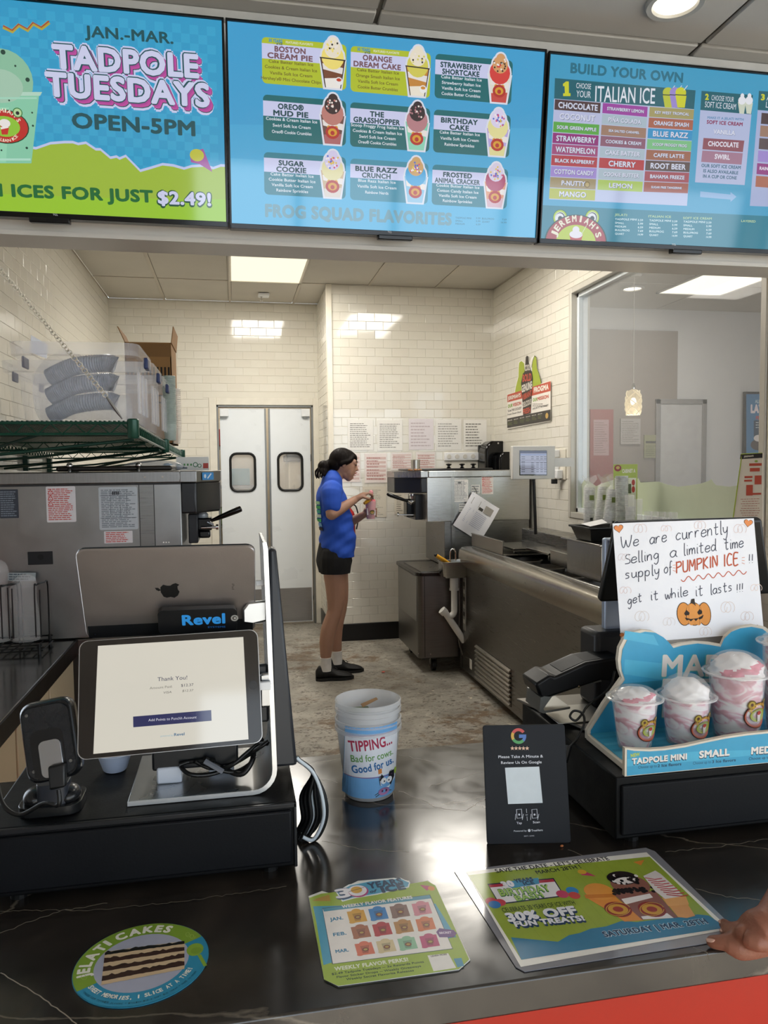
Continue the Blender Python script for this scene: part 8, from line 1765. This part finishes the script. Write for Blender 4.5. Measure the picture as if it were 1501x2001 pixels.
# neck and head
nk0, nk1 = to(365, 345), to(408, 245)
limb(b, [nk0, nk0.lerp(nk1, .5), nk1], [(.055, .058), (.047, .05), (.05, .052)])
hc = to(452, 188)
b.sph(hc+V((-.012, 0, .012)), .093, .073, .098, 20, 16)
tilt = radians(14)
def hp(x, z, y=0): return hc+V((x*cos(tilt)+z*sin(tilt), y, -x*sin(tilt)+z*cos(tilt)))
limb(b, [hp(.03, -.01), hp(.045, -.06), hp(.052, -.085)], [(.062, .058), (.045, .048), (.030, .032)])
limb(b, [hp(-.02, -.05), hp(.02, -.075), hp(.05, -.092)], [(.035, .058), (.028, .045), (.018, .022)])
b.sph(hp(.066, .028), .026, .052, .035, 14, 10); b.sph(hp(.068, -.035), .024, .032, .026, 12, 10)
limb(b, [hp(.080, .018), hp(.092, -.002), hp(.102, -.018)], [.008, .010, .0105]); b.sph(hp(.092, -.02), .011, .016, .009, 10, 8)
b.sph(hp(.086, -.042), .011, .020, .007, 10, 8); b.sph(hp(.083, -.055), .011, .018, .007, 10, 8); b.sph(hp(.072, -.082), .018, .02, .016, 12, 8)
# arms
sh_n = V((q(330, 400).x, PYY-.165, q(330, 395).z)); el_n = V((q(325, 575).x, PYY-.215, q(325, 565).z)); wr_n = V((q(520, 470).x, PYY-.09, q(520, 462).z))
limb(b, [sh_n, sh_n.lerp(el_n, .5)+V((-.004, 0, 0)), el_n], [(.055, .05), (.048, .045), (.042, .04)])
limb(b, [el_n, el_n.lerp(wr_n, .35), wr_n.lerp(el_n, .12), wr_n], [(.044, .042), (.041, .039), (.029, .025), (.028, .023)])
sh_f = V((q(365, 400).x, PYY+.165, sh_n.z)); el_f = V((q(480, 660).x, PYY+.17, q(480, 680).z)); wr_f = V((q(598, 590).x, PYY+.03, q(598, 590).z))
limb(b, [sh_f, sh_f.lerp(el_f, .5), el_f], [(.052, .05), (.045, .043), (.040, .038)]); limb(b, [el_f, el_f.lerp(wr_f, .4), wr_f], [(.042, .040), (.037, .035), (.027, .024)])
# hands
cupc = V((q(655, 560).x, PYY-.02, q(655, 560).z))
def hand(mb, wr, palm, palm_r, fingers, thumb):
    limb(mb, [wr, wr.lerp(palm, .5), palm], [(.026, .021), palm_r, palm_r])
    for f in fingers: limb(mb, f, [.0095, .009, .0085, .0075][:len(f)], 8)
    limb(mb, thumb, [.012, .011, .009], 8)
pal = V((q(580, 435).x, PYY-.07, q(580, 430).z))
tipp = V((q(645, 425).x, PYY-.04, q(645, 440).z))
hand(b, wr_n, pal, (.022, .036), [[pal+V((.01, d, .004)), pal+V((.045, d*1.0+.0, .018-abs(d)*.1)), pal+V((.075, d*.8+.012, -.002)), tipp+V((.012, d*.5+.012, -.012))] for d in (-.026, -.009, .009, .026)], [pal+V((.0, -.03, -.01)), pal+V((.035, -.035, -.022)), tipp+V((-.0, -.014, -.018))])
palf = V((cupc.x-.035, PYY+.02, q(600, 570).z))
hand(b, wr_f, palf, (.020, .036), [[palf+V((.0, .02, d)), palf+V((.03, .035, d+.004)), palf+V((.068, .020, d+.006)), palf+V((.082, -.02, d+.004))] for d in (-.03, -.011, .008, .027)], [palf+V((-.005, -.015, .02)), palf+V((.018, -.045, .032)), palf+V((.045, -.056, .036))])
bm_ = baked(b, .0055, 5)
O('body', bm_, SKIN, pe, smooth=80)
# ear, eyes, brows, lips
O('ear', MB().sph(hp(-.012, -.005, -.074), .014, .008, .024, 12, 10, Matrix.Rotation(radians(10), 4, 'Y')), SKIN, pe, smooth=60)
O('ear', MB().sph(hp(-.012, -.005, .074), .014, .008, .024, 12, 10), SKIN, pe, smooth=60)
for s_ in (-1, 1):
    O('eye', MB().sph(hp(.076, .012, s_*.030), .011, .013, .006, 12, 8), M('#4a3a33', .3), pe, smooth=60)
    O('eyebrow', MB().tube([hp(.072, .034, s_*.048), hp(.083, .038, s_*.034), hp(.088, .034, s_*.018)], [.0025, .004, .003], 6), HAIR, pe, smooth=60)
    O('eyelid', MB().tube([hp(.070, .012, s_*.044), hp(.085, .010, s_*.032), hp(.084, .012, s_*.02)], .0022, 6), M('#3a2a24', .5), pe, smooth=60)
O('lips', MB().tube([hp(.084, -.048, -.018), hp(.0965, -.046, 0), hp(.084, -.048, .018)], [.002, .0058, .002], 8), M('#a8605a', .4), pe, smooth=60)
O('nose_shadow_side', MB().sph(hp(.098, -.021, -.009), .004, .003, .003, 8, 6), M('#8a5a48', .6), pe) if False else None
# hair: skull cap pulled back to a low bun
h = MB()
h.sph(hp(-.026, .026), .096, .081, .090, 22, 16); h.sph(hp(-.055, -.01), .066, .072, .066, 18, 12); limb(h, [hp(.03, .085), hp(.062, .068), hp(.074, .045)], [(.02, .05), (.018, .045), (.010, .04)])
limb(h, [hp(.045, .07, -.045), hp(.02, .03, -.074), hp(-.03, .0, -.07)], [.014, .014, .02]); limb(h, [hp(.045, .07, .045), hp(.02, .03, .074), hp(-.03, .0, .07)], [.014, .014, .02])
bun = V((q(292, 205).x, PYY, q(292, 205).z)); h.sph(bun, .046, .045, .044, 16, 12); limb(h, [hp(-.09, -.01), bun], [.035, .03])
rnd = random.Random(5)
for i in range(16):
    a = rnd.uniform(0, 6.28); p0 = bun+V((.03*cos(a), .03*sin(a), -.01)); p1 = bun+V((.05*cos(a)-.01, .045*sin(a), -.03-rnd.random()*.02)); p2 = bun+V((.045*cos(a)-.015+rnd.uniform(-.01, .01), .05*sin(a), -.06-rnd.random()*.03)); limb(h, [p0, p1, p2], [.011, .008, .005], 8)
O('hair', baked(h, .0045, 3), HAIR, pe, smooth=80)
# shirt
s = MB()
limb(s, [to(380, 925), to(392, 860), to(400, 760), to(386, 650), to(364, 530), to(346, 430), to(350, 365)], [(.128, .18), (.134, .18), (.132, .168), (.124, .162), (.120, .165), (.108, .172), (.082, .135)], 24)
limb(s, [V((q(335, 400).x, PYY-.15, q(330, 385).z)), to(350, 345)+V((0, -.07, 0)), to(358, 322), to(350, 345)+V((0, .07, 0)), V((q(345, 400).x, PYY+.15, q(330, 385).z))], [(.058, .062), (.058, .06), (.06, .058), (.058, .06), (.058, .062)], 20)
s.sph(sh_n+V((.002, .02, .004)), .076, .066, .072, 18, 12)
limb(s, [to(346, 400)+V((0, -.07, 0)), sh_n+V((0, .01, 0)), sh_n.lerp(el_n, .42), sh_n.lerp(el_n, .62)], [(.085, .08), (.078, .068), (.072, .06), (.069, .058)])
limb(s, [to(350, 420)+V((0, .09, 0)), sh_f, sh_f.lerp(el_f, .4), sh_f.lerp(el_f, .6)], [(.08, .07), (.072, .066), (.068, .06), (.065, .056)])
sm = baked(s, .006, 14)
def noisy(p):
    return .004*sin(p.z*42+p.x*25)+.003*sin(p.z*75-p.x*50+p.y*20)
cz = to(385, 700)
for i, v in enumerate(sm.v):
    if v.z < to(0, 470).z: d = V((v.x-cz.x, v.y-cz.y, 0)); L_ = d.length; sm.v[i] = v+d.normalized()*noisy(v)*min(1, (to(0, 470).z-v.z)*8) if L_ > .01 else v
hemz = to(0, 925).z
keep = [i for i, f in enumerate(sm.f) if min(sm.v[k].z for k in f) > hemz+.25*max(0., (to(330, 0).x-sm.v[f[0]].x))]
sm.f = [sm.f[i] for i in keep]; sm.m = [0]*len(sm.f)
so_ = O('t_shirt', sm, SHIRT, pe, smooth=80)
so_.modifiers.new('cloth', 'SOLIDIFY').thickness = .003
O('collar', MB().tube([to(366, 300)+V((.060*cos(a), .062*sin(a), .004-.024*cos(a))) for a in [2*pi*i/24 for i in range(25)]], .005, 6), SHIRT, pe, smooth=60)
P = Pr(V((0, PYY-.14, 0)), X_, Z_, fn=lambda a, b, h_: V((a, PYY-.06-.9*max(0, a-q(196, 600).x)-.0, b)), z0=.0)
# back print glimpsed at the edge of the shirt
bp = MB(); vs = []
for i in range(9):
    f = i/8; z = q(0, 470).z+(q(0, 720).z-q(0, 470).z)*f; xb = q(206+14*sin(pi*f)*0+(34*f if f > .5 else 17*(1-f)*0)+8, 0).x
    vs.append((z, f))
# letters on the back read from behind; colour patches wrap the shirt's rear left
def rear(z, a):       # point on the shirt back at height z and angle a from straight back (towards the camera)
    best = None; d = V((-cos(a), -sin(a), 0)); c = V((to(375, 0).x, PYY, z)); m = -1
    for v in sm.v:
        if abs(v.z-z) < .006:
            w_ = v-c; w_.z = 0; t_ = w_.dot(d)
            if (w_-d*t_).length < .012 and t_ > m: m = t_
    return c+d*(m+.0035)
cols_ = ['#9fd0a8', '#3fae6a', '#2f9a8a', '#cfe6d8', '#3fae6a', '#7ab0e0', '#1c1c28']
for i in range(7):
    z0_, z1_ = q(0, 480+34*i).z, q(0, 506+34*i).z; vs, n = [], 7
    for z in (z1_, z0_):
        for k in range(n+1): vs.append(rear(z, .0+.85*k/n-.2))
    O('back_print', MB().add(vs, [(k, k+1, n+2+k, n+1+k) for k in range(n)]), M(cols_[i], .7), so_)
# shorts
s = MB()
limb(s, [to(374, 860), to(372, 940), to(374, 985)], [(.122, .165), (.134, .172), (.124, .165)], 24)
for hh, kk, dx in ((hip_n, kne_n, 0), (hip_f, kne_f, 0)): limb(s, [hh+V((0, 0, .05)), hh, hh.lerp(kk, .22)], [(.112, .1), (.114, .098), (.108, .092)])
sm2 = baked(s, .006, 4); hz = to(0, 1042).z
keep = [i for i, f in enumerate(sm2.f) if min(sm2.v[k].z for k in f) > hz]
sm2.f = [sm2.f[i] for i in keep]; sm2.m = [0]*len(sm2.f); O('shorts', sm2, SHORTS, pe, smooth=80)
# socks and shoes
for nm, an, heel, toe in (('near', ank_n, q(232, 1830, -.08), q(518, 1825, -.08)), ('far', ank_f, q(355, 1760, .1), q(590, 1765, .1))):
    O('sock', MB().lathe([(.044, -.035), (.041, 0), (.040, .05), (.042, .062), (.037, .063)], (an.x, an.y, an.z), 20), SOCK, pe, smooth=50)
    x0, x1, y = an.x-.075, an.x+.205, an.y; L = x1-x0; rs = []
    for i in range(15):
        f = i/14; w_ = [.020, .034, .040, .041, .039, .038, .040, .044, .047, .049, .049, .046, .040, .029, .010][i]; ht = [.075, .105, .112, .110, .106, .102, .094, .078, .070, .064, .058, .053, .047, .038, .02][i]
        lo = .014 if 0 < i < 14 else .02
        rs.append([V((x0+L*f, y+w_*cos(a_)*(1 if sin(a_) < .2 else .78), lo+(ht-lo)*.5*(1+sin(a_)))) for a_ in [2*pi*j/18 for j in range(18)]])
    shoe = O('shoe', MB().rings(rs), SHOE, pe, smooth=60)
    O('sole', MB().rings([[V((x0+L*f, y+s_*w_*1.04, z)) for f, w_, s_ in [(i/14, [.018, .033, .040, .041, .038, .036, .038, .043, .047, .05, .05, .047, .041, .030, .008][i], 1) for i in range(15)]+[(i/14, [.018, .033, .040, .041, .038, .036, .038, .043, .047, .05, .05, .047, .041, .030, .008][i], -1) for i in range(14, -1, -1)]] for z in (.001, .022)]), M('#141414', .6), shoe)
    O('laces', MB().tube([(x0+L*f, y+.018*(-1 if k % 2 else 1), .099-.055*max(0, f-.35)*1.5) for k, f in enumerate((.36, .40, .44, .48, .52, .56))], .003, 6), M('#1d1d1f', .5), shoe, smooth=60)
# belt-side red pouch beyond her hip
# cup in her hand and what she drops in it
cu = T('held_cup', 'clear cup of pink ice held in front of the worker', 'cup', tuple(cupc-V((0, 0, .06))))
z0_ = q(0, 635).z; z1_ = q(0, 488).z; H = z1_-z0_
O('cup', MB().lathe([(.030, 0), (.032, .003), (.042, H-.01), (.045, H-.008), (.045, H), (.041, H), (.029, .005), (.001, .004)], (cupc.x, cupc.y, z0_), 26), CUPM, cu, smooth=40)
O('pink_ice', MB().lathe([(.001, .005), (.0285, .006), (.0395, H-.004), (.03, H+.012), (.012, H+.022), (.001, H+.024)], (cupc.x, cupc.y, z0_), 24), M('#c9606c', .4, 0, .12, 40), cu, smooth=60)
P = Pr(V((0, cupc.y-.04, 0)), X_, Z_, fn=lambda a, b_, h_: V((cupc.x+(.0375+h_)*sin((a-cupc.x)/.037), cupc.y-(.0375+h_)*cos((a-cupc.x)/.037), b_)), z0=.002)
P.poly_uv([(cupc.x-.035, z0_+.035), (cupc.x+.035, z0_+.03), (cupc.x+.035, z0_+.072), (cupc.x-.035, z0_+.085)], '#e0d5d2'); P.disc(cupc.x+.004, z0_+.055, .018, '#5a4a3a', .016, uv=True); P.disc(cupc.x+.004, z0_+.055, .013, '#a89a4a', .011, uv=True); P.disc(cupc.x+.004, z0_+.054, .006, '#c07040', .005, uv=True); P.done('printed_badge', cu)
sp = T('held_scoop', 'yellow-handled scoop with pink ice in the hand of the worker', 'scoop', tuple(tipp))
sa_, sb_ = V((q(592, 492).x, PYY-.085, q(592, 492).z)), V((q(640, 462).x, PYY-.06, q(640, 462).z))
O('handle', MB().tube([sa_, sa_.lerp(sb_, .5), sb_], [.010, .014, .011], 10), M('#e2a52a', .4), sp, smooth=50)
O('head', MB().tube([sb_, V((q(662, 440).x, PYY-.04, q(662, 440).z)), V((q(665, 480).x, PYY-.03, q(665, 480).z))], [.006, .012, .012], 10), CHROME, sp, smooth=50)
O('pink_ice', MB().sph((q(655, 415).x, PYY-.03, q(655, 412).z), .017, .017, .022, 12, 8), M('#cf8a92', .4, 0, .1, 60), sp, smooth=60)
pf = q(758, 1815)
pf = at(749, 1313, Z=.004); O('spilled_ice', MB().sph(pf, .014, .010, .004, 10, 6), M('#d0584a', .5), None, smooth=60, label='small blob of red ice spilled on the floor right of the shoes', cat='spill')
# ------------------------------------------------------------------ the customer's hand at the flyer
hd_ = T('hand', 'hand reaching in from the right, pressing the corner of the laminated flyer', 'person', tuple(at(1460, 1800, Z=ZC+.02)))
SK2 = M('#94604c', .45, 0, .05, 60, .25, 260, sss=.1)
def hq(x, y, z): return at(1340+x/9.32, 1700+y/9.32, Z=ZC+z)
b = MB()
pm = hq(1200, 1140, .026); wr = hq(1560, 860, .045); fa = hq(1950, 350, .06)
limb(b, [pm, hq(1380, 1000, .042), wr, fa], [(.015, .022), (.017, .023), (.0185, .0185), (.024, .024)], 18)
limb(b, [hq(1500, 1240, .026), hq(1250, 1260, .028), hq(1050, 1180, .028)], [(.014, .019), (.013, .017), (.010, .012)], 16)
# index finger along the lower edge, thumb tucked below, middle and ring tips above
limb(b, [hq(1150, 1180, .024), hq(900, 1270, .016), hq(700, 1320, .012), hq(490, 1310, .0085)], [.0125, .0105, .0098, .0078], 12)
limb(b, [hq(1130, 1060, .030), hq(940, 1090, .022), hq(790, 1060, .014), hq(700, 985, .009)], [.0115, .0098, .0085, .0068], 12)
limb(b, [hq(1130, 1120, .027), hq(930, 1160, .020), hq(800, 1170, .013), hq(715, 1125, .009)], [.0115, .0098, .0085, .0068], 12)
limb(b, [hq(1400, 1330, .012), hq(1180, 1400, .010), hq(1000, 1430, .010), hq(850, 1400, .011)], [(.017, .013), (.0155, .012), (.0145, .0105), (.011, .009)], 14)
limb(b, [hq(1500, 1100, .022), hq(1490, 1300, .012), hq(1560, 1400, .010)], [.012, .010, .009], 12)
O('skin', baked(b, .0016, 8), SK2, hd_, smooth=80)
NAIL = M('#d3a896', .25)
def nail(p, d, up, w_, l_):
    d = d.normalized(); s_ = d.cross(up).normalized(); up = s_.cross(d); rs = []
    for i in range(7):
        f = i/6; ww_ = w_*(1-(2*f-1)**4*.5); rs.append([p+d*l_*(f-.5)+s_*ww_*cos(a)+up*(.0018*sin(a) if sin(a) > 0 else 0) for a in [pi*2*j/10 for j in range(10)]])
    return MB().rings(rs)
O('fingernail', nail(hq(665, 955, .0128), hq(620, 920, .011)-hq(700, 1000, .013), Z_, .0045, .010), NAIL, hd_, smooth=60)
O('fingernail', nail(hq(690, 1105, .0130), hq(640, 1080, .011)-hq(720, 1130, .013), Z_, .0045, .009), NAIL, hd_, smooth=60)
O('fingernail', nail(hq(455, 1285, .0135), hq(410, 1280, .011)-hq(520, 1300, .013), Z_, .0048, .010), NAIL, hd_, smooth=60)
